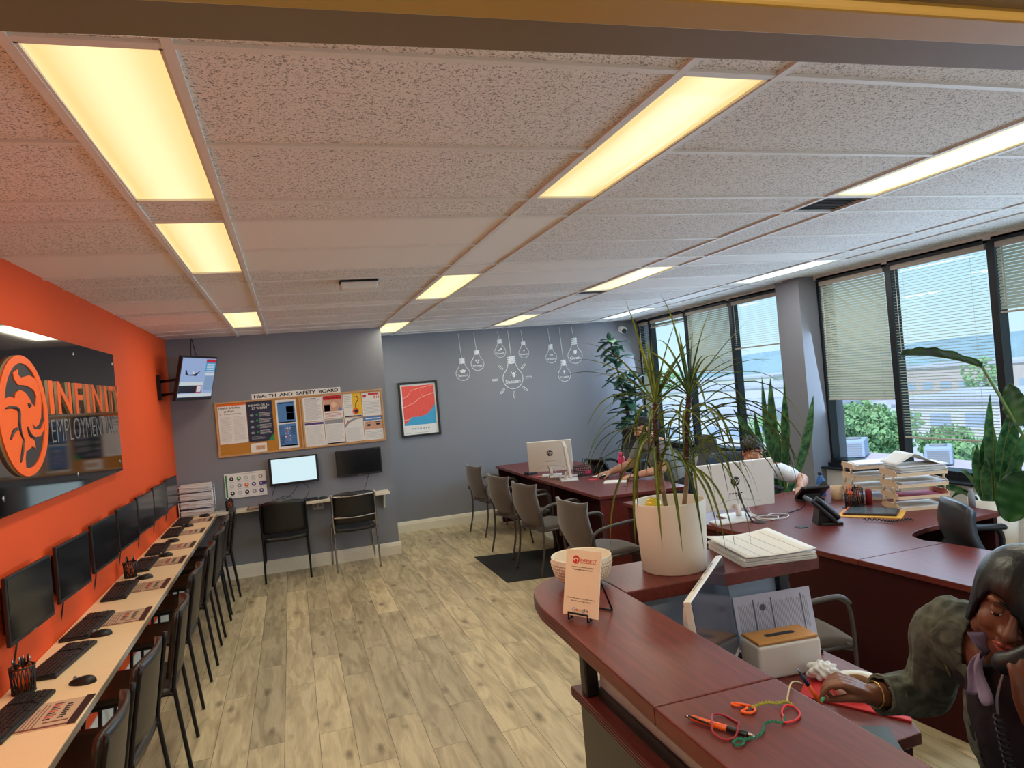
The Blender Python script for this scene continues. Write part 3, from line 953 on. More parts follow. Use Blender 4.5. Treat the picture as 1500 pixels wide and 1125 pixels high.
for i, (x, y, a) in enumerate(((-0.945, 3.07, -0.02), (-0.95, 4.34, 0.02), (-0.955, 5.03, 0.0), (-0.955, 5.76, 0.0), (-0.955, 6.34, 0.0), (-0.955, 7.02, 0.0), (-0.955, 7.68, 0.0))):
    o = sh0 if i == 0 else dup(sh0, (0, 0, 0))
    o.location = (x, y, 0.748); o.rotation_euler = (0, 0, a)
    o['label'] = ['laminated instruction sheet nearest on the counter, at the lower left', 'second nearest laminated instruction sheet, beside the second mouse', 'third nearest laminated instruction sheet, opposite the far pen cup',
                  'fourth laminated instruction sheet from the front of the counter', 'fifth laminated instruction sheet from the front of the counter', 'second from last laminated instruction sheet on the counter',
                  'last laminated instruction sheet at the corner by the tray tower'][i]
    o['group'] = 'laminated sheets on the pale counter'
# pen cups: black wire mesh with orange-black pens
M_mesh = mat('black_wire_mesh', rgb(26, 24, 26), 0.5)
def pen_cup(loc, label, n, seed, h=0.10, r=0.042):
    t = thing('pen_cup', label, 'pen cup', loc, 0, 'pen cups on the wall counters')
    c = MB()
    for k in range(20):
        a = 2 * PI * k / 20
        c.tube([(r * 0.9 * math.cos(a), r * 0.9 * math.sin(a), 0), (r * math.cos(a + 0.3), r * math.sin(a + 0.3), h)], 0.0022, 4)
        c.tube([(r * 0.9 * math.cos(a), r * 0.9 * math.sin(a), 0), (r * math.cos(a - 0.3), r * math.sin(a - 0.3), h)], 0.0022, 4)
    for z in (0.003, h):
        c.tube([(r * (0.9 if z < 0.05 else 1) * math.cos(2 * PI * k / 24), r * (0.9 if z < 0.05 else 1) * math.sin(2 * PI * k / 24), z) for k in range(24)], 0.004, 6, closed=True)
    c.lathe([(0, 0.0), (r * 0.9, 0.0), (r * 0.9, 0.004), (0, 0.004)])
    c.build('mesh_cup', M_mesh, t)
    q = random.Random(seed)
    for k in range(n):
        a = q.random() * 2 * PI; rr_ = r * 0.55 * q.random() ** 0.5
        p0 = V((rr_ * math.cos(a) * 0.6, rr_ * math.sin(a) * 0.6, 0.006))
        p1 = V((rr_ * 1.3 * math.cos(a), rr_ * 1.3 * math.sin(a), h + 0.03 + 0.015 * q.random()))
        p = thing('pen', 'one of the orange and black pens in a wire mesh cup on the counter', 'pen', loc, 0, 'pens in the wire mesh cups')
        d = (p1 - p0)
        MB().tube([p0, p0 + d * 0.72], 0.0052, 8).build('barrel', M_orange, p)
        MB().tube([p0 + d * 0.72, p0 + d * 0.93, p1], [0.0054, 0.005, 0.002], 8).build('tip', M_chrome if k % 2 else M_black, p)
pen_cup((-1.125, 3.39, 0.748), 'black mesh pen cup at the left edge, full of orange pens', 9, 1, 0.105, 0.045)
pen_cup((-1.12, 5.40, 0.748), 'black mesh pen cup between the third and fourth orange-wall monitors', 8, 2)
pen_cup((-0.70, 8.13, 0.748), 'black mesh pen cup beside the white tray tower', 7, 3)

# ------------------------------------------------------------------ black chairs: local +y is the way a sitter faces
def make_black_chair(metal, vinyl, bars):
    t = thing('stacking_chair', 'x', 'chair')
    def seat(u, v):
        x = (u - 0.5) * 0.44; y = -0.20 + v * 0.42
        z = 0.455 - 0.012 * math.cos((u - 0.5) * PI) - 0.02 * max(0, v - 0.8) * 5 * 0.6
        return (x, y, z)
    b = MB().grid(seat, 8, 8, 0.035); b.build('seat', vinyl, t)
    def back(u, v):
        x = (u - 0.5) * (0.45 - 0.02 * v)
        curve = 0.045 * (1 - (2 * u - 1) ** 2)
        return (x, -0.215 - 0.055 * v - curve + 0.03, 0.50 + 0.335 * v - 0.02 * (2 * u - 1) ** 4 * v)
    MB().grid(back, 12, 8, 0.022).build('backrest', vinyl, t)
    for s in (-1, 1):
        MB().tube(spline([(s * 0.225, -0.25, 0.005), (s * 0.222, -0.205, 0.40), (s * 0.225, -0.205, 0.50), (s * 0.222, -0.262, 0.83)], 6), 0.0105, 8).build('leg', metal, t)
        MB().tube(spline([(s * 0.215, -0.205, 0.425), (s * 0.215, 0.0, 0.43), (s * 0.215, 0.17, 0.425), (s * 0.22, 0.20, 0.40), (s * 0.235, 0.235, 0.005)], 6), 0.0105, 8).build('leg', metal, t)
    f = MB()
    f.tube([(-0.215, -0.19, 0.42), (0.215, -0.19, 0.42)], 0.009, 8); f.tube([(-0.215, 0.14, 0.42), (0.215, 0.14, 0.42)], 0.009, 8)
    f.build('seat_frame', metal, t)
    if bars:
        MB().tube(spline([(-0.222, -0.225, 0.575), (0, -0.265, 0.568), (0.222, -0.225, 0.575)], 6), 0.008, 8).build('back_bar', metal, t)
        MB().tube(spline([(-0.222, -0.255, 0.80), (0, -0.298, 0.795), (0.222, -0.255, 0.80)], 6), 0.008, 8).build('back_bar', metal, t)
    return t
M_vinylbrown = mat('dark_brown_vinyl', rgb(41, 34, 29), 0.33, var=0.2, scale=300, bump=0.15)
ch0 = make_black_chair(M_blackmetal, M_vinylbrown, False)
cy = [2.78, 3.42, 4.17, 5.02, 5.77, 6.43, 7.05, 7.64]
cl = ['dark vinyl chair nearest at the pale counter, cut off by the bottom edge', 'second nearest dark chair at the pale counter, at the front mouse', 'third nearest dark chair at the pale counter, its legs fully in view',
      'fourth nearest dark chair pushed under the pale counter', 'fourth from last dark chair pushed under the pale counter', 'third from last dark chair in the row along the counter', 'second from last dark chair in the row along the counter',
      'last dark chair of the row, in front of the grey wall corner']
for i, y in enumerate(cy):
    o = ch0 if i == 0 else dup(ch0, (0, 0, 0))
    o.location = (-0.905 + (0.0, 0.0, 0.02, -0.005, 0, 0.01, 0, 0.02)[i], y, 0); o.rotation_euler = (0, 0, PI / 2 + (0.02, -0.05, 0.06, 0.0, 0.03, -0.02, 0.03, 0.10)[i])
    o['label'] = cl[i]; o['group'] = 'dark chairs along the orange wall counter'
o = make_black_chair(M_blackmetal, M_vinyl, False)
o.location = (-0.165, 8.02, 0); tag(o, 'black chair below the lit white screen on the grey wall', None, 'chairs under the notice boards')
c2 = make_black_chair(M_chrome, M_vinyl, True)
c2.location = (0.54, 8.00, 0); c2.rotation_euler = (0, 0, 0.03)
c2['label'] = 'black chair with chrome frame below the dark screen on the grey wall'; c2['group'] = 'chairs under the notice boards'

# ------------------------------------------------------------------ company sign on the orange wall
sg = thing('wall_sign', 'large glossy black glass company sign on the orange wall', 'sign', (XL, 4.4, 1.86))
F = frame_of(sg)
MB().box(-1.172, -1.160, 3.22, 5.64, 1.455, 2.272, bev=0.002).build('glass_panel', mat('black_sign_glass', rgb(12, 12, 14), 0.06, spec=0.8), sg, T=F)
for (y, z) in ((3.46, 1.53), (4.55, 1.53), (5.58, 1.52), (3.46, 2.2), (4.66, 2.21), (5.59, 2.20)):
    MB().lathe([(0.0, 0.0), (0.011, 0.0), (0.014, -0.004), (0.014, -0.038)], (-1.158, y, z), 16, M=Ry(PI / 2) @ Rx(0)).build('standoff_bolt', M_chrome, sg, T=F)
M_signorange = mat('sign_orange', rgb(250, 98, 8), 0.4)
M_signedge = mat('sign_letter_edge', rgb(196, 172, 140), 0.5)
M_signdark = mat('sign_charcoal', rgb(44, 40, 42), 0.5)
yz = axes((0, 1, 0), (0, 0, 1), (1, 0, 0))
def ell2(cy_, cz_, a, b_, n=48): return [(cy_ + a * math.cos(2 * PI * k / n), cz_ + b_ * math.sin(2 * PI * k / n)) for k in range(n)]
def planar(mb, poly, x0, x1, mi=0):
    mb.prism(poly, x0, x1, mi, M=yz)
d = MB(); planar(d, ell2(3.748, 1.87, 0.312, 0.274), -1.160, -1.150, 0); d.build('logo_edge', M_signedge, sg, T=F)
d = MB(); planar(d, ell2(3.748, 1.87, 0.270, 0.240), -1.150, -1.1485); d.build('logo_field', M_signdark, sg, T=F)
d = MB()
ring = bmesh.new()
oo, ii = ell2(3.748, 1.87, 0.312, 0.274), ell2(3.752, 1.87, 0.252, 0.238)
for xq in (-1.140, -1.132):
    pass
vo = [[ring.verts.new((x, p[0], p[1])) for p in L_] for x in (-1.150, -1.143) for L_ in (oo, ii)]
for k in range(48):
    k2 = (k + 1) % 48
    ring.faces.new((vo[2][k], vo[2][k2], vo[3][k2], vo[3][k])); ring.faces.new((vo[0][k], vo[0][k2], vo[2][k2], vo[2][k])); ring.faces.new((vo[1][k], vo[3][k], vo[3][k2], vo[1][k2]))
bmesh.ops.recalc_face_normals(ring, faces=ring.faces)
d.add(ring, 0)
BODY = [(3.523, 1.945), (3.576, 1.955), (3.634, 1.947), (3.65, 1.971), (3.705, 1.986), (3.767, 1.976), (3.812, 1.953), (3.844, 1.924), (3.887, 1.908), (3.914, 1.96), (3.889, 1.986), (3.841, 2.0), (3.775, 2.008), (3.687, 2.008), (3.649, 2.03), (3.638, 2.06), (3.705, 2.08), (3.701, 2.053), (3.735, 2.041), (3.838, 2.057), (3.922, 2.044), (3.975, 2.003), (3.981, 1.935), (3.955, 1.856), (3.913, 1.823), (3.863, 1.814), (3.828, 1.834), (3.843, 1.804), (3.94, 1.801), (4.013, 1.848), (3.986, 1.799), (3.922, 1.768), (3.842, 1.768), (3.803, 1.785), (3.776, 1.777), (3.837, 1.751), (3.846, 1.715), (3.806, 1.728), (3.752, 1.715), (3.718, 1.711), (3.701, 1.678), (3.698, 1.63), (3.659, 1.636), (3.562, 1.677), (3.494, 1.757), (3.477, 1.838), (3.486, 1.907)]
planar(d, BODY, -1.150, -1.144)
d.build('logo_animal', M_signorange, sg, T=F)
d = MB()
for Lp in ([(3.514, 1.904), (3.587, 1.909), (3.66, 1.895), (3.654, 1.839), (3.666, 1.793), (3.704, 1.752)], [(3.54, 1.771), (3.585, 1.805), (3.648, 1.816)], [(3.691, 1.764), (3.661, 1.709), (3.635, 1.666)], [(3.787, 1.92), (3.811, 1.917), (3.795, 1.908)], [(3.756, 1.819), (3.777, 1.783), (3.841, 1.763)]):
    pts = spline([(-1.1435, p[0], p[1]) for p in Lp], 5)
    n = len(pts)
    d.tube(pts, [0.003 + 0.006 * math.sin(PI * (i + 0.5) / n) for i in range(n)], 6)
d.build('logo_lines', M_signdark, sg, T=F)
for i, (ch, y0, y1) in enumerate((('I', 4.15, 4.22), ('N', 4.29, 4.53), ('F', 4.61, 4.76), ('I', 4.83, 4.90), ('N', 4.97, 5.20), ('I', 5.27, 5.34), ('T', 5.39, 5.52), ('Y', 5.54, 5.69))):
    y0 -= 0.05; y1 -= 0.05
    fb, ff = MB(), MB()
    fit_text(fb, ch, (-1.1525, (y0 + y1) / 2, 1.955), (0, 1, 0), (0, 0, 1), y1 - y0, 0.172, 0.013, 0.02)
    fit_text(ff, ch, (-1.1445, (y0 + y1) / 2, 1.955), (0, 1, 0), (0, 0, 1), y1 - y0, 0.172, 0.003, 0.02)
    lt = fb.build('letter', M_signedge, sg, T=F)
    ff.build('letter_face', M_signorange, lt, T=F)
for wd_, yc_, w_ in (('EMPLOYMENT', 4.69, 1.08), ('INC.', 5.42, 0.26)):
    d = MB(); fit_text(d, wd_, (-1.159, yc_, 1.785), (0, 1, 0), (0, 0, 1), w_, 0.118, 0.003, -0.022)
    d.build('small_lettering', mat('sign_grey_letters', rgb(128, 128, 128), 0.5), sg, T=F)

# ------------------------------------------------------------------ television on a swivel arm
c = V((-0.868, 7.745, 2.150)); hx = V((0.44, 0.90, 0)).normalized()
nz_ = hx.cross(V((0, 0, 1))); tilt = math.radians(15)
nrm = (nz_ * math.cos(tilt) - V((0, 0, 1)) * math.sin(tilt)).normalized(); hy = nrm.cross(hx)
tv = thing('television', 'small flat television on a swivel arm in the corner of the orange wall', 'television', (c.x, c.y, c.z))
FT = frame_of(tv); A = axes(hx, hy, nrm, c)
W, H = 0.30, 0.222
MB().box(-W, W, -H, H, -0.03, 0.008, bev=0.006, M=A).build('housing', M_black, tv, T=FT)
def emis(name, colr, s=1.0):
    m = mat(name, (colr[0] * 0.1, colr[1] * 0.1, colr[2] * 0.1, 1), 0.3, emit=colr, estr=s); return m
S = Sheet(c + nrm * 0.0075, hx, hy, 2 * W - 0.03, 2 * H - 0.035, 0.001)
s0 = MB(); S.base(s0); S.band(s0, 0, 0.68, 0, 0.60, 0)
s0.build('screen', emis('tv_sky', rgb(150, 172, 214), 0.8), tv, T=FT)
g = MB()
S.band(g, 0.70, 1, 0.02, 0.10, 1, 0.0006); S.band(g, 0.70, 1, 0.10, 0.33, 2, 0.0006); S.band(g, 0.0, 0.68, 0.58, 0.67, 3, 0.0006)
S.band(g, 0, 0.50, 0.67, 0.85, 4, 0.0006); S.band(g, 0.50, 0.66, 0.67, 0.85, 1, 0.0006); S.band(g, 0.52, 0.64, 0.69, 0.83, 3, 0.0009)
S.band(g, 0.70, 1, 0.36, 0.42, 3, 0.0006); S.band(g, 0, 1, 0.87, 0.95, 3, 0.0006); S.band(g, 0, 1, 0.95, 1.0, 4, 0.0006); S.band(g, 0.72, 1, 0.44, 0.80, 5, 0.0006)
# airliner
S.poly(g, [(0.14, 0.40), (0.30, 0.405), (0.40, 0.385), (0.52, 0.33), (0.56, 0.315), (0.52, 0.35), (0.44, 0.40), (0.36, 0.43), (0.20, 0.425)], 4, 0.0009)
S.poly(g, [(0.13, 0.41), (0.12, 0.28), (0.15, 0.30), (0.20, 0.40)], 4, 0.0009); S.poly(g, [(0.34, 0.40), (0.32, 0.29), (0.35, 0.32), (0.41, 0.385)], 3, 0.0009); S.poly(g, [(0.36, 0.42), (0.42, 0.45), (0.50, 0.37)], 4, 0.0011)
for k in range(4): S.lines(g, 0.02, 0.46, 0.69 + 0.04 * k, 0.715 + 0.04 * k, 1, 3, k, 0.5)
S.lines(g, 0.03, 0.66, 0.595, 0.66, 2, 4, 9, 0.5); S.lines(g, 0.05, 0.95, 0.885, 0.935, 2, 4, 3, 0.4); S.lines(g, 0.02, 0.95, 0.96, 0.99, 1, 3, 3, 0.6)
for k in range(5): S.line(g, 0.73, 0.97, 0.14 + 0.045 * k, 0.02, 3, 0.0009)
g.build('picture', [M_ink, emis('tv_red', rgb(190, 40, 60), 0.7), emis('tv_cyan', rgb(40, 150, 200), 0.8), emis('tv_white', rgb(205, 215, 220), 0.75), emis('tv_dark', rgb(24, 30, 48), 0.7), emis('tv_pale', rgb(130, 155, 190), 0.8)], tv, T=FT)
m = MB(); m.obox((-1.185, 7.56, 2.08), (0.03, 0.08, 0.24)); m.build('wall_plate', M_blackmetal, tv, T=FT)
for dz in (0.055, -0.075):
    MB().tube([(-1.17, 7.56, 2.08 + dz), (-1.02, 7.52, 2.09 + dz), c - nrm * 0.05 + V((0, 0, dz * 0.8))], 0.014, 8).build('arm', M_blackmetal, tv, T=FT)
MB().tube(spline([c - nrm * 0.035 + V((0.0, 0, 0.15)), (-0.93, 8.0, 2.44), (-0.94, 8.2, 2.593)], 6), 0.004, 6).tube(spline([c - nrm * 0.035 + V((0.06, 0.05, 0.15)), (-0.90, 8.1, 2.44), (-0.935, 8.2, 2.593)], 6), 0.004, 6).build('cable', M_black, tv, T=FT)

# ------------------------------------------------------------------ notice boards
def corkboard(x0, x1, label):
    t = thing('notice_board', label, 'notice board', ((x0 + x1) / 2, YBL, 1.60), 0, 'cork notice boards')
    T = frame_of(t)
    MB().box(x0 + 0.015, x1 - 0.015, YBL - 0.012, YBL, 1.32, 1.88).build('cork', M_cork, t, T=T)
    f = MB()
    f.box(x0, x1, YBL - 0.022, YBL, 1.875, 1.895, bev=0.003); f.box(x0, x1, YBL - 0.022, YBL, 1.305, 1.325, bev=0.003)
    f.box(x0, x0 + 0.02, YBL - 0.022, YBL, 1.325, 1.875, bev=0.003); f.box(x1 - 0.02, x1, YBL - 0.022, YBL, 1.325, 1.875, bev=0.003)
    f.build('frame', M_oakframe, t, T=T)
corkboard(-0.775, 0.105, 'left cork notice board with a bare strip along the bottom')
corkboard(0.108, 1.00, 'right cork notice board filled with eight papers')
PM = [M_paper, M_ink, M_grey, M_lgrey, M_red, M_navy, M_green, M_blue, M_yellow, mat('purple_print', rgb(80, 60, 130), 0.6), mat('skin_print', rgb(210, 160, 135), 0.6), mat('peach_print', rgb(236, 196, 160), 0.6), M_orange]
PI_ = dict(w=0, k=1, g=2, l=3, r=4, n=5, gr=6, b=7, y=8, p=9, s=10, pe=11, o=12)
def notice(bx0, bx1, u0, u1, v0, v1, label, draw, base='w'):
    bw, bh = bx1 - bx0, 0.59
    w_, h_ = (u1 - u0) * bw, (v1 - v0) * bh
    cx, cz = bx0 + (u0 + u1) / 2 * bw, 1.895 - (v0 + v1) / 2 * bh
    t = thing('notice', label, 'notice', (cx, YBL - 0.0122, cz), 0, 'papers pinned to the notice boards')
    s = Sheet((0, 0, 0), (1, 0, 0), (0, 0, 1), w_, h_, 0.0012)
    a = MB(); s.base(a, 0); a.build('sheet', PM[PI_[base]], t)
    g = MB(); draw(s, g); g.build('print', PM, t)
    return t
i_ = PI_
def d1(s, g):
    s.text(g, 'Health & Safety', 0.42, 0.10, 0.74, 0.065, i_['k'], 0.01); s.text(g, 'at Work', 0.40, 0.18, 0.36, 0.06, i_['k'], 0.01); s.text(g, 'Prevention Starts Here', 0.52, 0.25, 0.6, 0.035, i_['k'])
    s.band(g, 0.0, 1.0, 0.0, 0.045, i_['o']); s.poly(g, [(0.06, 0.23), (0.12, 0.25), (0.06, 0.28), (0.08, 0.25)], i_['o'])
    s.lines(g, 0.06, 0.46, 0.32, 0.94, 22, i_['l'], 1); s.lines(g, 0.52, 0.95, 0.32, 0.94, 22, i_['l'], 2)
def d2(s, g):
    s.text(g, 'INJURED OR ILL', 0.5, 0.10, 0.8, 0.06, i_['w'], 0.01); s.text(g, 'AT WORK?', 0.5, 0.17, 0.6, 0.06, i_['w'], 0.01)
    for k in range(4):
        s.disc(g, 0.38, 0.33 + 0.145 * k, 0.012, i_['gr']); s.disc(g, 0.18, 0.34 + 0.145 * k, 0.02, i_['g'], ry=0.012); s.lines(g, 0.46, 0.92, 0.28 + 0.145 * k, 0.39 + 0.145 * k, 4, i_['l'], k)
    s.lines(g, 0.12, 0.75, 0.86, 0.94, 3, i_['g'], 8); s.poly(g, [(1.0, 0.82), (1.0, 1.0), (0.74, 1.0)], i_['gr'])
def d3(s, g):
    s.band(g, 0.3, 0.9, 0.25, 0.75, i_['pe']); s.lines(g, 0.35, 0.85, 0.32, 0.7, 4, i_['r'], 2)
def d4(s, g):
    s.band(g, 0.08, 0.92, 0.05, 0.46, i_['b']); s.band(g, 0.50, 0.86, 0.14, 0.27, i_['pe']); s.band(g, 0.50, 0.86, 0.28, 0.42, i_['y']); s.lines(g, 0.53, 0.84, 0.15, 0.41, 9, i_['o'], 1, 0.4)
    s.band(g, 0.08, 0.92, 0.45, 0.475, i_['k']); s.line(g, 0.15, 0.85, 0.075, 0.015, i_['n'])
    s.band(g, 0.08, 0.92, 0.50, 0.95, i_['b']); s.band(g, 0.08, 0.92, 0.925, 0.955, i_['k']); s.lines(g, 0.10, 0.35, 0.54, 0.90, 9, i_['n'], 3, 0.3); s.lines(g, 0.66, 0.9, 0.54, 0.90, 9, i_['n'], 4, 0.3)
    q = random.Random(4)
    for k in range(26): s.disc(g, 0.5 + 0.13 * (q.random() - 0.5) * 2, 0.56 + 0.32 * q.random(), 0.007, (i_['w'], i_['r'], i_['l'])[k % 3], 0.0006)
def d5(s, g): s.lines(g, 0.10, 0.90, 0.08, 0.94, 24, i_['g'], 6, 0.28); s.line(g, 0.1, 0.7, 0.06, 0.02, i_['k'])
def d6(s, g):
    s.band(g, 0.02, 0.98, 0.02, 0.20, i_['r']); s.band(g, 0.02, 0.98, 0.20, 0.70, i_['s']); s.band(g, 0.05, 0.35, 0.40, 0.68, i_['n']); s.disc(g, 0.55, 0.42, 0.03, i_['pe'], 0.0006); s.disc(g, 0.85, 0.62, 0.02, i_['b'], 0.0006); s.lines(g, 0.08, 0.92, 0.06, 0.16, 2, i_['w'], 1); s.lines(g, 0.06, 0.9, 0.74, 0.95, 4, i_['r'], 2, 0.3)
def d7(s, g):
    s.band(g, 0.50, 1.0, 0.0, 0.92, i_['y']); s.lines(g, 0.06, 0.46, 0.06, 0.6, 7, i_['l'], 1)
    P = [(0.55, 0.15), (0.75, 0.12), (0.85, 0.25), (0.68, 0.42), (0.66, 0.62)]
    for a, c_ in zip(P, P[1:]): s.poly(g, [(a[0] - 0.02, a[1]), (a[0] + 0.03, a[1]), (c_[0] + 0.03, c_[1]), (c_[0] - 0.02, c_[1])], i_['k'], 0.0006)
    s.disc(g, 0.65, 0.76, 0.036, i_['o'], 0.0006); s.disc(g, 0.68, 0.76, 0.022, i_['n'], 0.0009); s.band(g, 0.05, 0.95, 0.94, 0.99, i_['n'])
def d8(s, g): s.text(g, '911', 0.78, 0.22, 0.3, 0.12, i_['r'], 0.02); s.band(g, 0.35, 0.92, 0.03, 0.12, i_['r']); s.band(g, 0.06, 0.24, 0.10, 0.20, i_['r']); s.lines(g, 0.06, 0.92, 0.36, 0.9, 9, i_['l'], 2, 0.4)
def d9(s, g): s.band(g, 0.02, 0.98, 0.03, 0.12, i_['p']); s.lines(g, 0.06, 0.92, 0.18, 0.95, 18, i_['l'], 4, 0.35)
def d10(s, g): s.band(g, 0.02, 0.98, 0.02, 0.18, mat('slate_print', rgb(96, 96, 104), 0.6) and i_['g']); s.lines(g, 0.06, 0.94, 0.22, 0.9, 18, i_['l'], 5, 0.35); s.band(g, 0.06, 1.0, 0.94, 0.99, i_['k'])
def d11(s, g): s.poly(g, [(0.0, 0.30), (0.2, 0.12), (0.55, 0.03), (1, 0.0), (1, 0.06), (0.6, 0.09), (0.25, 0.20), (0.0, 0.42)], i_['g']); s.poly(g, [(0.02, 0.28), (0.22, 0.08), (0.18, 0.18)], i_['r'], 0.0006); s.lines(g, 0.08, 0.92, 0.42, 0.95, 15, i_['l'], 6, 0.35)
def d12(s, g):
    s.band(g, 0.0, 1.0, 0.0, 0.17, i_['b']); s.line(g, 0.1, 0.9, 0.09, 0.04, i_['w'], 0.0006); s.band(g, 0.04, 0.98, 0.20, 0.55, i_['s']); s.disc(g, 0.25, 0.36, 0.022, i_['k'], 0.0006, 0.012); s.disc(g, 0.72, 0.34, 0.022, i_['k'], 0.0006, 0.012)
    s.line(g, 0.12, 0.38, 0.27, 0.03, i_['k'], 0.0006); s.line(g, 0.6, 0.86, 0.25, 0.03, i_['k'], 0.0006); s.lines(g, 0.06, 0.92, 0.62, 0.94, 6, i_['l'], 7, 0.35)
AX0, AX1, BX0, BX1 = -0.775, 0.105, 0.108, 1.00
notice(AX0, AX1, 0.03, 0.355, 0.045, 0.765, 'cream Health and Safety at Work notice, far left on the boards', d1)
notice(AX0, AX1, 0.36, 0.66, 0.035, 0.775, 'large navy blue poster with a green corner', d2, 'n')
notice(AX0, AX1, 0.375, 0.56, 0.80, 0.965, 'small white card pinned below the navy poster', d3)
notice(AX0, AX1, 0.70, 0.945, 0.045, 0.955, 'tall white sheet carrying two blue leaflets on the left board', d4)
notice(BX0, BX1, 0.02, 0.255, 0.045, 0.50, 'white text page at the upper left of the right board', d5)
notice(BX0, BX1, 0.262, 0.50, 0.035, 0.48, 'notice with a red band and a treatment photo', d6)
notice(BX0, BX1, 0.508, 0.735, 0.04, 0.49, 'notice with a yellow field and a drawn stethoscope', d7)
notice(BX0, BX1, 0.742, 0.975, 0.045, 0.50, 'white notice with red 911 print at the top right', d8)
notice(BX0, BX1, 0.02, 0.255, 0.51, 0.965, 'white notice with a purple band on the right board', d9)
notice(BX0, BX1, 0.262, 0.50, 0.49, 0.965, 'notice with a grey band and dense grey text', d10)
notice(BX0, BX1, 0.508, 0.735, 0.50, 0.955, 'white notice with a grey curved swoosh', d11)
notice(BX0, BX1, 0.742, 0.985, 0.51, 0.96, 'notice with a blue band above a close-up of two eyes', d12)
hd = thing('board_header', 'long white strip reading HEALTH AND SAFETY BOARD above the boards', 'sign', (0.075, YBL, 1.925))
s = Sheet((0, 0, 0), (1, 0, 0), (0, 0, 1), 0.94, 0.062, 0.002)
a = MB(); s.base(a); a.build('strip', M_paper, hd)
a = MB(); s.text(a, 'HEALTH  AND  SAFETY  BOARD', 0.5, 0.5, 0.95, 0.58, 0, 0.03); a.build('lettering', M_ink, hd)

# screens on the grey wall
def wall_screen(x0, x1, z0, z1, lit, label):
    t = thing('monitor', label, 'monitor', ((x0 + x1) / 2, YBL, (z0 + z1) / 2), 0, 'screens on the grey wall')
    w_, h_ = (x1 - x0) / 2, (z1 - z0) / 2
    MB().box(-w_, w_, -0.075, -0.05, -h_, h_, bev=0.005).box(-w_ * 0.7, w_ * 0.7, -0.05, -0.03, -h_ * 0.7, h_ * 0.7, bev=0.006).build('housing', M_black, t)
    if lit:
        MB().box(-w_ + 0.03, w_ - 0.025, -0.0765, -0.075, -h_ + 0.025, h_ - 0.015).build('screen', emis('lit_screen', rgb(205, 232, 240), 1.0), t)
    else:
        MB().box(-w_ + 0.014, w_ - 0.014, -0.0765, -0.075, -h_ + 0.02, h_ - 0.014).build('screen', M_screen, t)
        MB().box(-0.02, 0.02, -0.0765, -0.075, -h_ + 0.006, -h_ + 0.012).build('badge', M_silver, t)
    MB().box(-0.05, 0.05, -0.03, 0, -0.05, 0.05).build('wall_mount', M_blackmetal, t)
    c_ = MB()
    if lit:
        c_.tube(spline([(0.05, -0.05, -h_ * 0.9), (-0.05, -0.06, -0.26), (-0.22, -0.07, -0.33)], 6), 0.003, 6)
        c_.tube(spline([(0.06, -0.05, -h_ * 0.9), (0.14, -0.05, -0.22), (0.08, -0.08, -0.32), (-0.1, -0.09, -0.33)], 6), 0.003, 6)
        c_.tube(spline([(-0.2, -0.05, -h_ * 0.9), (-0.25, -0.04, -0.3), (-0.1, -0.06, -0.27), (0.0, -0.08, -0.335)], 6), 0.003, 6)
    else:
        c_.tube(spline([(0.1, -0.05, -h_ * 0.9), (0.06, -0.05, -0.25), (0.02, -0.07, -0.34)], 6), 0.003, 6)
    c_.build('cable', M_black, t)
wall_screen(-0.285, 0.235, 0.945, 1.242, True, 'wall monitor with a lit pale screen under the notice boards')
wall_screen(0.425, 0.925, 0.955, 1.245, False, 'wall monitor with a dark screen under the right notice board')
o = dup(kb0, (-0.02, 8.15, 0.748), PI / 2, 'black keyboard on the white counter behind the left chair', 'keyboards on the pale counter')
o = dup(ms0, (0.26, 8.13, 0.748), 0.4, 'small black mouse on the white counter between the two chairs', 'mice on the pale counter')
o = dup(sh0, (-0.40, 8.135, 0.748), -PI / 2, 'laminated sheet on the white counter below the icon poster', 'laminated sheets on the pale counter')
o = dup(sh0, (0.58, 8.135, 0.748), -PI / 2, 'laminated sheet on the white counter behind the chrome chair', 'laminated sheets on the pale counter')
# icon poster leaning on the wall
ip = thing('icon_poster', 'white poster with rows of round icons leaning on the grey wall', 'poster', (-0.53, 8.235, 0.748))
s = Sheet((0, 0, 0.245), (1, 0, 0), (0, 0, 1), 0.42, 0.265, 0.003)
a = MB(); s.base(a); a.build('sheet', M_paper, ip)
g = MB(); s.band(g, 0.02, 0.06, 0.05, 0.95, i_['gr'])
cols = ['k', 'gr', 'l', 'l', 'g', 'l', 'g', 'o', 'p', 'p', 'k', 'l', 'k', 'g', 'p', 'gr']
for k in range(15):
    u, v = 0.17 + 0.175 * (k % 5), 0.22 + 0.29 * (k // 5)
    s.disc(g, u, v, 0.022, i_[cols[k]]); s.disc(g, u, v - 0.01, 0.009, i_['w'], 0.0006); s.line(g, u - 0.06, u + 0.06, v + 0.12, 0.02, i_['l'])
s.line(g, 0.35, 0.8, 0.05, 0.03, i_['l']); s.disc(g, 0.93, 0.5, 0.035, i_['p'], 0.0004, 0.022)
g.build('print', PM, ip)
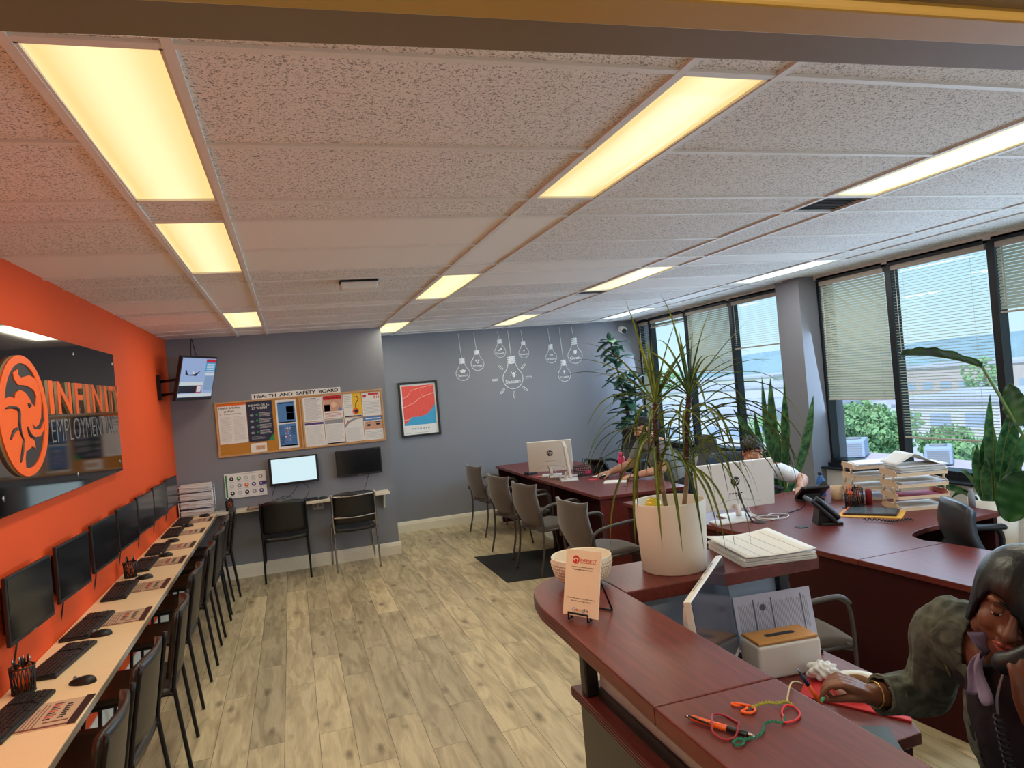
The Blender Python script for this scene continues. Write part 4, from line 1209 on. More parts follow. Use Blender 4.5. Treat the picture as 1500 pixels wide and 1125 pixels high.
# wire tray tower with four paper stacks
tt = thing('letter_tray', 'tower of four white wire letter trays in the room corner', 'letter tray', (-1.01, 8.125, 0.748))
def wire_tray(z):
    m = MB()
    x0, x1, y0, y1 = -0.165, 0.165, -0.10, 0.10
    for dz in (0.004, 0.055):
        m.tube([(x0, y0, z + dz), (x1, y0, z + dz * (1 if dz < 0.01 else 0.6)), (x1, y1, z + dz), (x0, y1, z + dz)], 0.0035, 6, closed=True)
    for k in range(5):
        x = x0 + (k + 0.5) * (x1 - x0) / 5
        m.tube([(x, y0, z + 0.055), (x, y0, z + 0.004), (x, y1, z + 0.004), (x, y1, z + 0.055)], 0.0016, 4)
    return m
for k in range(4): wire_tray(0.002 + 0.082 * k).build('tray', M_wirewhite, tt)
for (x, y) in ((-0.165, -0.1), (0.165, -0.1), (-0.165, 0.1), (0.165, 0.1)):
    MB().tube([(x, y, 0), (x, y, 0.30)], 0.004, 6).build('post', M_wirewhite, tt)
def paper_stack(n, w_, d_, loc, rz, label, group, seed=0, jit=0.012, mm=None, th=0.0025):
    q = random.Random(seed)
    b = MB()
    for k in range(n):
        b.obox((q.uniform(-jit, jit), q.uniform(-jit, jit), th * (k + 0.5)), (w_, d_, th * 0.92), Rz(q.uniform(-jit, jit) * 2), 0 if mm is None or k % 4 else 1)
    return solo(b, 'paper_stack', [M_paper, mm or M_paper], label, 'papers', loc, rz, group)
for k in range(4):
    paper_stack((13, 14, 14, 15)[k], 0.30, 0.18, (-1.01, 8.125, 0.748 + 0.002 + 0.082 * k + 0.009), 0, ['papers in the lowest tray of the white wire tower', 'papers in the second lowest tray of the white wire tower', 'papers in the second highest tray of the white wire tower', 'papers heaped in the top tray of the white wire tower'][k], 'papers in the wire tray tower', 40 + k, 0.004, mat('lilac_sheets', rgb(206, 202, 216), 0.8), 0.0042)
# outlet
ot = thing('wall_outlet', 'white double outlet plate on the grey wall below the counter', 'outlet', (0.195, YBL, 0.665))
MB().box(-0.058, 0.058, -0.007, 0, -0.036, 0.036, bev=0.003).build('plate', M_lgrey, ot)
MB().box(-0.045, -0.01, -0.0085, -0.007, -0.02, 0.02).build('socket', M_grey, ot)
MB().box(0.01, 0.045, -0.0085, -0.007, -0.02, 0.02).build('socket', M_grey, ot)
# ------------------------------------------------------------------ drawn bulbs on the far wall
M_decal = mat('white_wall_vinyl', rgb(232, 236, 238), 0.6)
YD = YB - 0.003
def drawn_bulb(word, x, z, r, zs, label, icon, lw):
    t = thing('wall_decal', label, 'wall decal', (x, YB, z), 0, 'drawn light bulbs on the far wall')
    T = frame_of(t)
    P = lambda a, b: (x + a, YD, z + b)
    zb = zs - z
    b = MB()
    a0 = math.radians(58)
    pts = []
    nk = r * 0.42
    pts.append(P(-nk * 0.95, r * 1.42)); pts.append(P(-nk, r * 1.2))
    for k in range(25):
        a = PI - (PI / 2 - 0.72) + 0.0 + (2 * PI - 2 * (0.72)) * k / 24 - 0.0
        a = PI / 2 + 0.72 + (2 * PI - 1.44) * k / 24
        pts.append(P(r * math.cos(a), r * math.sin(a)))
    pts.append(P(nk, r * 1.2)); pts.append(P(nk * 0.95, r * 1.42))
    b.tube(spline(pts, 3), lw, 6)
    b.build('bulb_outline', M_decal, t, T=T)
    s = MB()
    n = 4
    z0, z1 = r * 1.42, zb
    for k in range(n):
        za = z0 + (z1 - z0) * k / n; zc_ = z0 + (z1 - z0) * (k + 0.8) / n
        s.tube([P(-nk, za + 0.25 * (zc_ - za)), P(0, za), P(nk, za + (zc_ - za) * 0.7), P(nk * 0.9, zc_), P(-nk * 0.9, za + 0.5 * (zc_ - za)), P(-nk, za + 0.25 * (zc_ - za))], lw * 1.25, 6)
    s.build('bulb_socket', M_decal, t, T=T)
    MB().tube([P(0, zb), P(-0.01, zb + (2.56 - zs) * 0.5), P(-0.018, 2.56 - z)], lw * 1.1, 6).build('cord', M_decal, t, T=T)
    g = MB()
    fit_text(g, word, P(0, -r * 0.28), (1, 0, 0), (0, 0, 1), r * 1.5, r * 0.36, 0.002, 0.012)
    g.build('lettering', M_decal, t, T=T)
    c = MB()
    for (a, h, rr_) in icon: c.lathe([(0, 0.001), (rr_ * r, 0.001), (rr_ * r, -0.001), (0, -0.001)], P(a * r, h * r), 12, M=Rx(PI / 2))
    c.build('icon', M_decal, t, T=T)
    return t
drawn_bulb('Teamwork', 2.252, 2.019, 0.095, 2.227, 'drawn bulb reading Teamwork, lowest at the left of the far wall', [(-0.3, 0.35, 0.14), (0, 0.42, 0.16), (0.3, 0.35, 0.14), (-0.15, 0.18, 0.16), (0.15, 0.18, 0.16)], 0.004)
drawn_bulb('Strategy', 2.467, 2.134, 0.090, 2.323, 'drawn bulb reading Strategy, right beside the Teamwork bulb', [(-0.18, 0.5, 0.15), (0.2, 0.5, 0.15), (0.02, 0.2, 0.15)], 0.004)
drawn_bulb('Growth', 2.804, 2.277, 0.079, 2.446, 'small drawn bulb reading Growth, up left of the big Success bulb', [(-0.22, 0.25, 0.13), (0.0, 0.35, 0.14), (0.22, 0.45, 0.15)], 0.003)
sb = drawn_bulb('Success', 2.953, 1.896, 0.144, 2.205, 'largest drawn bulb, reading Success with rays around it', [(0.08, 0.42, 0.16), (0.08, 0.22, 0.14), (-0.2, 0.3, 0.05), (0.36, 0.3, 0.05), (-0.1, 0.6, 0.05), (0.3, 0.6, 0.05)], 0.005)
for (x, z) in ((2.696, 1.895), (2.789, 1.732), (2.951, 1.671), (3.116, 1.737), (3.181, 1.894), (3.115, 2.051), (2.789, 2.062)):
    d = V((x - 2.953, 0, z - 1.896)).normalized(); n_ = V((-d.z, 0, d.x))
    p = V((x, YD, z)); L_, w_ = 0.036, 0.011
    pts = [p - d * L_ + n_ * w_, p + d * L_ + n_ * w_, p + d * (L_ + 0.008), p + d * L_ - n_ * w_, p - d * L_ - n_ * w_, p - d * (L_ + 0.008)]
    MB().tube(pts, 0.004, 6, closed=True).build('ray', M_decal, sb, T=frame_of(sb))
drawn_bulb('Research', 3.143, 2.239, 0.074, 2.395, 'small drawn bulb reading Research, up right of the big Success bulb', [(0.05, 0.42, 0.16), (-0.2, 0.15, 0.08)], 0.003)
drawn_bulb('Vision', 3.542, 2.146, 0.082, 2.330, 'drawn bulb reading Vision, left of the Innovation bulb', [(-0.18, 0.38, 0.14), (0.0, 0.42, 0.17), (0.2, 0.38, 0.14)], 0.0035)
drawn_bulb('Innovation', 3.716, 1.884, 0.094, 2.097, 'drawn bulb reading Innovation, lowest at the right', [(0, 0.48, 0.2), (0, 0.2, 0.08)], 0.004)
drawn_bulb('Goals', 3.903, 2.142, 0.110, 2.399, 'rightmost drawn bulb, reading Goals', [(0, 0.45, 0.26), (0.2, 0.62, 0.1)], 0.004)

# framed map
fm = thing('framed_map', 'black framed red and blue city map lettered TORONTO', 'picture', (1.62, YB, 1.60))
W, H = 0.262, 0.362
f = MB()
f.box(-W, W, -0.03, 0, H - 0.028, H, bev=0.003); f.box(-W, W, -0.03, 0, -H, -H + 0.028, bev=0.003); f.box(-W, -W + 0.028, -0.03, 0, -H + 0.028, H - 0.028, bev=0.003); f.box(W - 0.028, W, -0.03, 0, -H + 0.028, H - 0.028, bev=0.003)
f.build('frame', M_black, fm)
s = Sheet((0, -0.008, 0), (1, 0, 0), (0, 0, 1), 2 * W - 0.05, 2 * H - 0.05, 0.002)
a = MB(); s.base(a); a.build('mount', M_paper, fm)
g = MB()
s.band(g, 0.05, 0.95, 0.04, 0.81, 0)
s.poly(g, [(0.95, 0.42), (0.95, 0.81), (0.05, 0.81), (0.05, 0.785), (0.16, 0.74), (0.26, 0.65), (0.48, 0.655), (0.70, 0.62), (0.84, 0.53)], 1, 0.0006)
q = random.Random(2)
for k in range(11):
    v = 0.06 + 0.05 * k
    s.poly(g, [(0.05, v + 0.05), (0.95, v - 0.04), (0.95, v - 0.037), (0.05, v + 0.053)], 2, 0.0004)
for k in range(9):
    u = 0.09 + 0.1 * k; e = (0.74, 0.72, 0.64, 0.62, 0.63, 0.63, 0.6, 0.52, 0.44)[k]
    s.poly(g, [(u, 0.04), (u + 0.004, 0.04), (u + 0.02, e), (u + 0.016, e)], 2, 0.0004)
for P in ([(0.05, 0.28), (0.22, 0.22), (0.30, 0.13), (0.5, 0.10), (0.95, 0.05)], [(0.05, 0.45), (0.35, 0.38), (0.55, 0.28), (0.95, 0.20)], [(0.05, 0.70), (0.2, 0.69), (0.28, 0.645)], [(0.55, 0.10), (0.62, 0.28), (0.62, 0.45)]):
    for a_, b_ in zip(P, P[1:]): s.poly(g, [(a_[0], a_[1] - 0.004), (b_[0], b_[1] - 0.004), (b_[0], b_[1] + 0.004), (a_[0], a_[1] + 0.004)], 3, 0.0008)
s.text(g, 'T O R O N T O', 0.5, 0.885, 0.5, 0.03, 4, 0.01)
s.line(g, 0.06, 0.94, 0.965, 0.003, 4)
g.build('print', [mat('map_red', rgb(232, 88, 78), 0.7), mat('map_blue', rgb(66, 160, 204), 0.7), mat('map_red_dark', rgb(216, 72, 66), 0.7), mat('map_cream', rgb(246, 200, 180), 0.7), M_ink], fm)
# camera in the corner
sc = thing('security_camera', 'small white and black security camera in the far corner', 'camera', (4.66, YB, 2.47))
MB().cyl((0, 0, 0), (0, -0.012, 0), 0.05).build('base', M_white, sc)
MB().tube([(0, -0.01, 0), (0, -0.05, -0.01), (-0.01, -0.08, -0.02)], 0.012, 8).build('arm', M_white, sc)
MB().ell((-0.015, -0.11, -0.02), (0.05, 0.05, 0.05), 20).build('housing', M_white, sc)
MB().cyl((-0.03, -0.15, -0.035), (-0.034, -0.163, -0.038), 0.034).build('lens', M_black, sc)

# ------------------------------------------------------------------ desk run at the far wall
def top_slab(mb, poly, z=0.75, th=0.03):
    mb.prism(poly, z - th, z, 0, bev=0.003)
dA = thing('desk', 'dark cherry desk running from the far wall, the drawn bulbs behind it', 'desk', (2.95, 8.25, 0))
T = frame_of(dA)
b = MB(); top_slab(b, [(2.53, 7.205), (3.45, 7.205), (3.45, 9.22), (2.53, 9.22)]); b.build('desktop', M_cherry, dA, T=T)
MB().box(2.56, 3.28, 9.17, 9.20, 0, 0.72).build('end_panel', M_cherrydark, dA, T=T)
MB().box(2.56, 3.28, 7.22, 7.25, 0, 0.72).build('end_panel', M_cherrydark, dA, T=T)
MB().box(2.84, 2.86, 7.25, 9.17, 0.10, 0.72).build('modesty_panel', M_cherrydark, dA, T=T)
dA2 = thing('desk', 'cherry desk at which the bearded man sits, with red-brown end panel', 'desk', (2.95, 6.55, 0))
T = frame_of(dA2)
b = MB(); top_slab(b, [(2.55, 5.90), (3.40, 5.80), (3.43, 7.195), (2.53, 7.195)]); b.build('desktop', M_cherry, dA2, T=T)
MB().prism([(2.58, 5.93), (3.30, 5.84), (3.30, 5.87), (2.58, 5.96)], 0, 0.72).build('end_panel', M_cherry, dA2, T=T)
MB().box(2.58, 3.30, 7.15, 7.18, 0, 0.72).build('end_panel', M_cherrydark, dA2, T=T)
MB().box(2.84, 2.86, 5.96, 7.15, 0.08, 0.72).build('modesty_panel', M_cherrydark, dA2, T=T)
MB().cyl((2.98, 6.25, 0.75), (2.98, 6.25, 0.752), 0.03).build('grommet', M_black, dA2, T=T)
solo(MB().prism([(1.76, 6.36), (2.50, 6.25), (2.74, 7.3), (1.74, 7.52)], 0.0, 0.006, bev=0.002), 'floor_mat', M_matblack, 'black floor mat under the grey chairs at the far desk', 'mat')

# grey guest chairs; local +y is the way a sitter faces
def make_guest():
    t = thing('guest_chair', 'x', 'chair')
    def seat(u, v):
        x = (u - 0.5) * (0.46 - 0.05 * (1 - v)); y = -0.20 + 0.45 * v
        return (x, y, 0.455 + 0.015 * math.sin(PI * u) - 0.035 * max(0, v - 0.75) * 3 - 0.01 * (1 - v))
    MB().grid(seat, 10, 8, 0.05).build('seat', M_greyfab, t)
    def back(u, v):
        s = 2 * u - 1
        w = 0.238 * (0.86 + 0.14 * math.sin(PI * min(1, v * 1.1)) if v < 0.8 else 0.90 + 0.10 * (v - 0.8) / 0.2 * 1.0)
        y = -0.215 - 0.075 * v + 0.055 * s * s - 0.03 * math.sin(PI * v) - 0.02
        z = 0.46 + 0.385 * v + (0.016 * math.cos(s * PI) + 0.034 * s * s) * v ** 3
        return (s * w, y, z)
    MB().grid(back, 14, 12, 0.03).build('backrest', M_greyfab, t)
    for s in (-1, 1):
        MB().tube(spline([(s * 0.235, -0.27, 0.004), (s * 0.232, -0.215, 0.22), (s * 0.228, -0.205, 0.42), (s * 0.235, -0.215, 0.60)], 6), 0.0105, 8).build('leg', M_greymetal, t)
        MB().tube(spline([(s * 0.25, 0.26, 0.004), (s * 0.255, 0.225, 0.25), (s * 0.262, 0.215, 0.50), (s * 0.262, 0.195, 0.62), (s * 0.262, 0.14, 0.662)], 6), 0.0105, 8).build('leg', M_greymetal, t)
        a = MB()
        a.tube(spline([(s * 0.262, 0.205, 0.625), (s * 0.262, 0.15, 0.665), (s * 0.26, 0.0, 0.662), (s * 0.25, -0.14, 0.645), (s * 0.235, -0.22, 0.60), (s * 0.225, -0.235, 0.54)], 6), 0.014, 8)
        a.build('armrest', M_greymetal, t)
    f = MB()
    f.tube([(-0.228, -0.205, 0.415), (0.228, -0.205, 0.415)], 0.009, 8); f.tube([(-0.26, 0.2, 0.42), (0.26, 0.2, 0.42)], 0.009, 8)
    f.tube([(-0.228, -0.205, 0.415), (-0.26, 0.2, 0.42)], 0.009, 8); f.tube([(0.228, -0.205, 0.415), (0.26, 0.2, 0.42)], 0.009, 8)
    f.build('seat_frame', M_greymetal, t)
    return t
g0 = make_guest()
for i, (x, y, a, lb) in enumerate(((2.33, 8.66, 0.16, 'grey armchair farthest along the cherry desk, by the wall'), (2.27, 7.40, 0.20, 'grey armchair half hidden behind the one on the black mat'),
                                   (2.30, 6.60, 0.20, 'grey armchair on the black mat, its seat in full view'), (2.30, 5.36, 0.16, 'grey armchair behind the white bowl and planter'),
                                   (2.30, 3.12, -0.10, 'grey armchair seen past the tissue box, at the near cherry desk'))):
    o = g0 if i == 0 else dup(g0, (0, 0, 0))
    o.location = (x, y, 0.0065 if i in (1, 2) else 0); o.rotation_euler = (0, 0, -PI / 2 + a); o['label'] = lb; o['group'] = 'grey guest armchairs'

# all-in-one computers; local +y is the way the screen faces, seen from -y
M_aio = mat('warm_white_casing', rgb(226, 218, 208), 0.35, var=0.02)
def aio(w, h, loc, rz, label, kid=True, lean=0.10):
    t = thing('desktop_computer', label, 'computer', loc, rz, 'white all-in-one computers')
    A = Tr(0, 0, 0.055) @ Rx(lean)
    MB().box(-w / 2, w / 2, -0.018, 0.012, 0, h, bev=0.006, M=A).build('casing', M_aio, t)
    MB().box(-w / 2 + 0.008, w / 2 - 0.008, 0.012, 0.0135, 0.03, h - 0.008, M=A).build('screen', M_screen, t)
    # curved seam and ports on the back
    g = MB()
    g.tube([A @ V((-w * 0.32 + w * 0.64 * k / 12, -0.0185, 0.035 + 0.035 * math.sin(PI * k / 12))) for k in range(13)], 0.0012, 5)
    g.build('seam', M_grey, t)
    g = MB()
    for k in range(5): g.box(-0.05 + 0.022 * k, -0.036 + 0.022 * k, -0.0195, -0.018, 0.11, 0.118, M=A)
    g.build('port', M_black, t)
    lg = MB()
    lg.lathe([(0, 0), (0.034, 0), (0.034, 0.0016), (0, 0.0016)], (0, 0, 0), 28, M=A @ Tr(0, -0.018, h * 0.60) @ Rx(PI / 2))
    lo_ = lg.build('logo_disc', M_ink, t)
    le = MB()
    sl = A @ Tr(0, -0.0202, h * 0.60)
    sv = MB()
    for (x, z0, z1) in ((-0.016, -0.012, 0.030), (-0.002, -0.014, 0.010), (0.008, -0.030, 0.012), (0.021, -0.010, 0.010)):
        le.tube([sl @ V((x - 0.004, 0, z0)), sl @ V((x + 0.005, 0, z1))], 0.0024, 6)
    le.tube([sl @ V((-0.011, 0, 0.010)), sl @ V((0.000, 0, 0.010))], 0.0022, 6); le.tube([sl @ V((0.012, 0, 0.012)), sl @ V((0.025, 0, 0.011))], 0.0022, 6); le.tube([sl @ V((0.008, 0, -0.011)), sl @ V((0.020, 0, -0.011))], 0.0022, 6)
    le.build('logo_letters', M_aio, lo_)
    MB().box(-0.11, 0.11, -0.10, 0.08, 0, 0.012, bev=0.004).build('stand_foot', M_white, t)
    MB().box(-0.035, 0.035, -0.075, -0.055, 0.01, 0.20, bev=0.006, M=Rx(-0.06)).build('stand_neck', M_aio, t) if not kid else MB().tube([(-0.0, -0.05, 0.012), (0, -0.03, 0.09)], 0.02, 10).build('stand_neck', M_aio, t)
    return t
aio(0.50, 0.345, (2.74, 7.62, 0.75), -0.42, 'white computer seen from behind near the far wall desk')
aio(0.56, 0.34, (2.76, 7.11, 0.75), -1.96 + 0.06, 'white computer seen edge-on in front of the far one')
aio(0.61, 0.335, (2.93, 4.40, 0.75), -0.09, 'large white computer hiding the dark-haired man, right of the planter')
# cables behind them
def cable(pts, r, m, label, cat='cable', n=6, name='cable', group=None):
    return solo(MB().tube(spline(pts, n), r, 6), name, m, label, cat, group=group)
cable([(2.90, 4.30, 0.92), (2.90, 4.24, 0.84), (2.91, 4.20, 0.77), (2.89, 4.14, 0.756)], 0.006, M_black, 'black plug lead hanging from the large white computer')
cable([(2.94, 4.30, 0.92), (2.95, 4.25, 0.80), (2.96, 4.16, 0.757), (3.06, 4.12, 0.757), (3.12, 4.20, 0.757), (3.02, 4.26, 0.757), (2.98, 4.18, 0.760), (3.10, 4.10, 0.757), (3.20, 4.18, 0.757), (3.14, 4.27, 0.757), (3.05, 4.21, 0.764)], 0.0035, M_white, 'white tangled cable behind the large white computer', n=8)
cable([(3.02, 4.12, 0.754), (3.2, 4.22, 0.754), (3.4, 4.30, 0.754), (3.52, 4.40, 0.754)], 0.004, M_black, 'thin black cable along the desk toward the desk phone')
solo(MB().box(-0.14, 0.14, -0.06, 0.06, 0, 0.014, bev=0.004), 'keyboard', M_white, 'white keyboard laid behind the large white computer', 'keyboard', (2.80, 4.255, 0.75), -0.1)
cable([(2.66, 7.50, 0.88), (2.64, 7.40, 0.82), (2.62, 7.36, 0.757), (2.70, 7.30, 0.757), (2.66, 7.25, 0.757)], 0.004, M_black, 'black cable dropping behind the far white computer')
cable([(2.70, 7.50, 0.88), (2.72, 7.40, 0.80), (2.74, 7.33, 0.757), (2.66, 7.28, 0.757)], 0.003, M_white, 'thin white cable dropping behind the far white computer')
# things on the far desk
solo(MB().box(-0.16, 0.16, -0.05, 0.05, 0, 0.012, bev=0.004), 'keyboard', M_white, 'white keyboard under the far white computer', 'keyboard', (2.80, 7.42, 0.75), -0.45)
solo(MB().prism([(0, 0), (0.16, 0.03), (0.12, 0.10), (-0.04, 0.06)], 0, 0.002), 'folder', M_orange, 'orange paper wedge left of the far white keyboard', 'paper', (2.56, 7.62, 0.75))
solo(MB().box(-0.07, 0.07, -0.04, 0.04, 0, 0.03, bev=0.006).box(-0.05, 0.05, -0.03, 0.03, 0.03, 0.034), 'stapler_block', M_black, 'small black block left of the far white computer', 'desk item', (2.60, 7.95, 0.75), 0.4)
og = thing('desk_organizer', 'round black mesh organizer with a pink note on it', 'organizer', (3.02, 7.36, 0.75))
m = MB()
for z in (0.003, 0.05, 0.10):
    m.tube([(0.11 * math.cos(2 * PI * k / 28), 0.085 * math.sin(2 * PI * k / 28), z) for k in range(28)], 0.004, 6, closed=True)
for k in range(28):
    a = 2 * PI * k / 28; m.tube([(0.11 * math.cos(a), 0.085 * math.sin(a), 0.003), (0.11 * math.cos(a + 0.2), 0.085 * math.sin(a + 0.2), 0.10)], 0.002, 4)
m.lathe([(0, 0), (0.085, 0), (0.085, 0.004), (0, 0.004)])
m.build('mesh_bowl', M_mesh, og)
MB().box(-0.02, 0.05, -0.100, -0.096, 0.02, 0.06).build('note', M_pinkred, og)
def scissors(loc, rz):
    t = thing('scissors', 'blue handled scissors standing in the round mesh organizer', 'scissors', loc, rz)
    MB().tube([(0, 0, 0.01), (0.0, 0, 0.13)], 0.004, 6).build('blade', M_silver, t)
    for s in (-1, 1):
        MB().tube([(s * 0.02 + 0.016 * math.cos(2 * PI * k / 14), 0, 0.15 + 0.024 * math.sin(2 * PI * k / 14)) for k in range(14)], 0.004, 6, closed=True).build('handle', M_navy, t)
scissors((3.06, 7.38, 0.752), 0.2)
solo(MB().box(-0.11, 0.11, -0.075, 0.075, 0, 0.016, bev=0.003), 'notebook', M_paper, 'cream notebook on the desk edge before the bearded man', 'notebook', (3.02, 6.55, 0.75), -0.55)
solo(MB().box(-0.06, 0.06, -0.045, 0.045, 0, 0.003), 'note_card', M_red, 'small red card beside the cream notebook', 'card', (2.95, 6.93, 0.75), 0.3)
paper_stack(3, 0.2, 0.14, (3.14, 7.10, 0.75), 0.4, 'white papers near the bearded man\'s mouse hand', None, 5)
# desk telephones
def desk_phone(loc, rz, label, steep=0.75):
    t = thing('desk_phone', label, 'telephone', loc, rz, 'black desk phones')
    A = Tr(0, 0.03, 0.02) @ Rx(steep)
    MB().box(-0.10, 0.10, -0.02, 0.19, 0, 0.025, bev=0.008, M=A).build('body', M_black, t)
    MB().box(-0.09, 0.09, -0.03, 0.10, 0, 0.018, bev=0.004).prism([(-0.02, 0.0), (0.12, 0.0), (0.10, 0.10)], -0.06, 0.06, M=axes((0, 1, 0), (0, 0, 1), (1, 0, 0))).build('stand', M_black, t)
    MB().box(-0.02, 0.09, 0.11, 0.175, 0.025, 0.028, M=A).build('display', mat('phone_display', rgb(150, 176, 176), 0.3), t)
    k = MB()
    for i in range(4):
        for j in range(3): k.box(0.0 + 0.028 * j, 0.02 + 0.028 * j, 0.0 + 0.024 * i, 0.017 + 0.024 * i, 0.025, 0.029, M=A)
    k.build('keys', M_grey, t)
    h = MB()
    h.tube([A @ V(p) for p in ((-0.07, -0.01, 0.036), (-0.07, 0.02, 0.045), (-0.07, 0.13, 0.045), (-0.07, 0.175, 0.036))], [0.022, 0.018, 0.018, 0.022], 10)
    h.build('handset', M_black, t)
    return t
desk_phone((3.27, 7.42, 0.75), -0.9 + PI, 'black desk phone with pale display at the bearded man\'s arm')
desk_phone((3.68, 4.56, 0.75), PI - 0.35, 'black desk phone seen from behind, before the blue bottle', 0.5)
desk_phone((3.27, 3.82, 0.75), 1.15, 'black desk phone seen side-on with a curly cord', 0.8)
hp = []
for k in range(90):
    t_ = k / 89; a = t_ * 2 * PI * 15
    c_ = V((3.42, 3.70, 0.762)).lerp(V((3.62, 3.52, 0.762)), t_) + V((0.02 * math.sin(t_ * 9), 0.03 * math.cos(t_ * 7), 0))
    hp.append(c_ + V((0.006 * math.cos(a), 0.006 * math.cos(a), 0.006 * math.sin(a))))
solo(MB().tube(hp, 0.0035, 5), 'curly_cable', M_black, 'curly black phone cord trailing over the near cherry desk', 'cord')
pb = thing('water_bottle', 'bright pink bottle standing by the bearded man', 'bottle', (3.33, 6.98, 0.75))
pb.location = (3.34, 7.04, 0.75)
MB().lathe([(0, 0), (0.034, 0), (0.036, 0.01), (0.036, 0.17), (0.03, 0.19), (0, 0.19)]).build('body', mat('pink_plastic', rgb(236, 40, 110), 0.35), pb)
MB().lathe([(0, 0.19), (0.026, 0.19), (0.026, 0.235), (0, 0.235)]).build('cap', mat('pink_cap', rgb(220, 70, 120), 0.4), pb)

# ------------------------------------------------------------------ near cherry desk group
dB = thing('desk', 'large L-shaped cherry desk group in front of the windows', 'desk', (3.0, 3.6, 0))
T = frame_of(dB)
arc = [(3.34 + 0.0, 3.06)] + [tuple(p[:2]) for p in spline([(3.30, 3.16, 0), (3.36, 3.30, 0), (3.60, 3.38, 0), (4.20, 3.42, 0)], 5)]
b = MB(); top_slab(b, [(2.80, 2.41), (3.42, 2.41), (3.34, 3.055), (2.745, 3.055)]); b.build('desktop', M_cherry, dB, T=T)
b = MB(); top_slab(b, [(2.745, 3.06)] + arc + [(4.25, 4.36), (3.40, 4.30), (2.635, 4.20)]); b.build('desktop', M_cherry, dB, T=T)
b = MB(); top_slab(b, [(2.635, 4.205), (3.40, 4.305), (4.25, 4.365), (4.25, 4.95), (3.75, 4.93), (3.15, 4.85), (3.15, 5.46), (2.58, 5.50)]); b.build('desktop', M_cherry, dB, T=T)
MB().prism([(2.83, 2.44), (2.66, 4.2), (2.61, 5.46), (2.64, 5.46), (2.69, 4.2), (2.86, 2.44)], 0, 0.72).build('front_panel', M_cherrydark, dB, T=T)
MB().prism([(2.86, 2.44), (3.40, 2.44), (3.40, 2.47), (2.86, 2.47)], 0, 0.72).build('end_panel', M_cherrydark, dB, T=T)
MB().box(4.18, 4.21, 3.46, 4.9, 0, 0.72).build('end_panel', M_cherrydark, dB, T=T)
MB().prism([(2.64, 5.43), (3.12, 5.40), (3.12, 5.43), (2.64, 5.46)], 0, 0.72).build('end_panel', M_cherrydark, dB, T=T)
for (x, y) in ((3.03, 3.84), (2.93, 4.12)): MB().lathe([(0, 0), (0.04, 0), (0.038, 0.003), (0, 0.003)], (x, y, 0.75), 20).build('grommet', M_black, dB, T=T)
# stacked desk trays with papers
def tray_stack(loc, rz, label, n=4):
    t = thing('desk_tray', label, 'letter tray', loc, rz, 'beige stacked desk trays')
    for k in range(n):
        z = 0.002 + 0.076 * k
        tr = MB()
        tr.box(-0.165, 0.165, -0.125, 0.125, z, z + 0.003)
        pts = [(-0.115, z), (0.09, z), (0.125, z + 0.012), (0.10, z + 0.042), (-0.095, z + 0.042), (-0.125, z + 0.020)]
        for x in (-0.168, 0.164):
            tr.prism(pts, x, x + 0.004, M=axes((0, 1, 0), (0, 0, 1), (1, 0, 0)))
        tr.box(-0.165, 0.165, -0.124, -0.121, z, z + 0.02)
        tr.build('tray', M_traycream, t)
        if k:
            for (x, y) in ((-0.166, -0.07), (-0.166, 0.07), (0.166, -0.07), (0.166, 0.07)):
                MB().cyl((x, y, z - 0.037), (x, y, z), 0.008, seg=10).build('riser', M_traycream, t)
    return t
t1 = (3.98, 3.86, 0.75, -0.34)
t2 = (4.05, 4.30, 0.75, -0.40)
tray_stack(t1[:3], t1[3], 'beige four-tier tray stack nearest, with a magenta card inside')
tray_stack(t2[:3], t2[3], 'beige four-tier tray stack behind the pen holder, farther one')
M_lilac = mat('bluish_paper', rgb(206, 206, 226), 0.8, var=0.05)
for k, n in enumerate((7, 0, 14, 26)):
    if n: paper_stack(n, 0.30, 0.215, (t1[0] + 0.02, t1[1], 0.75 + 0.006 + 0.076 * k), t1[3], ['papers in the lowest tier of the nearer tray stack', '', 'papers in the third tier of the nearer tray stack', 'tall paper heap on top of the nearer tray stack'][k], 'papers in the desk trays', 70 + k, 0.012, M_lilac, 0.0022)
for k, n in enumerate((5, 7, 10, 14)):
    paper_stack(n, 0.29, 0.21, (t2[0] + 0.02, t2[1], 0.75 + 0.006 + 0.076 * k), t2[3], ['papers in the lowest tier of the farther tray stack', 'papers in the second tier of the farther tray stack', 'papers in the third tier of the farther tray stack', 'papers on top of the farther tray stack'][k], 'papers in the desk trays', 80 + k, 0.012, M_lilac, 0.0022)
solo(MB().box(-0.15, 0.15, -0.105, 0.105, 0, 0.006), 'card_folder', M_pinkred, 'magenta card folder in the second tier of the nearer tray stack', 'folder', (t1[0] + 0.02, t1[1], 0.75 + 0.006 + 0.076), t1[3])
# an open folder tented over the top heap
def tent(u, v):
    x = (u - 0.5) * 0.34; y = (v - 0.5) * 0.25
    return (x, y, 0.085 * max(0, 1 - abs(u - 0.38) * 2.0) ** 1.3 - 0.0)
solo(MB().grid(tent, 14, 4, 0.002), 'paper_folder', M_paper, 'white paper folder peaked like a tent on the nearer tray stack', 'folder', (t1[0] + 0.02, t1[1] + 0.01, 0.75 + 0.006 + 0.076 * 3 + 26 * 0.0022 + 0.003), t1[3])
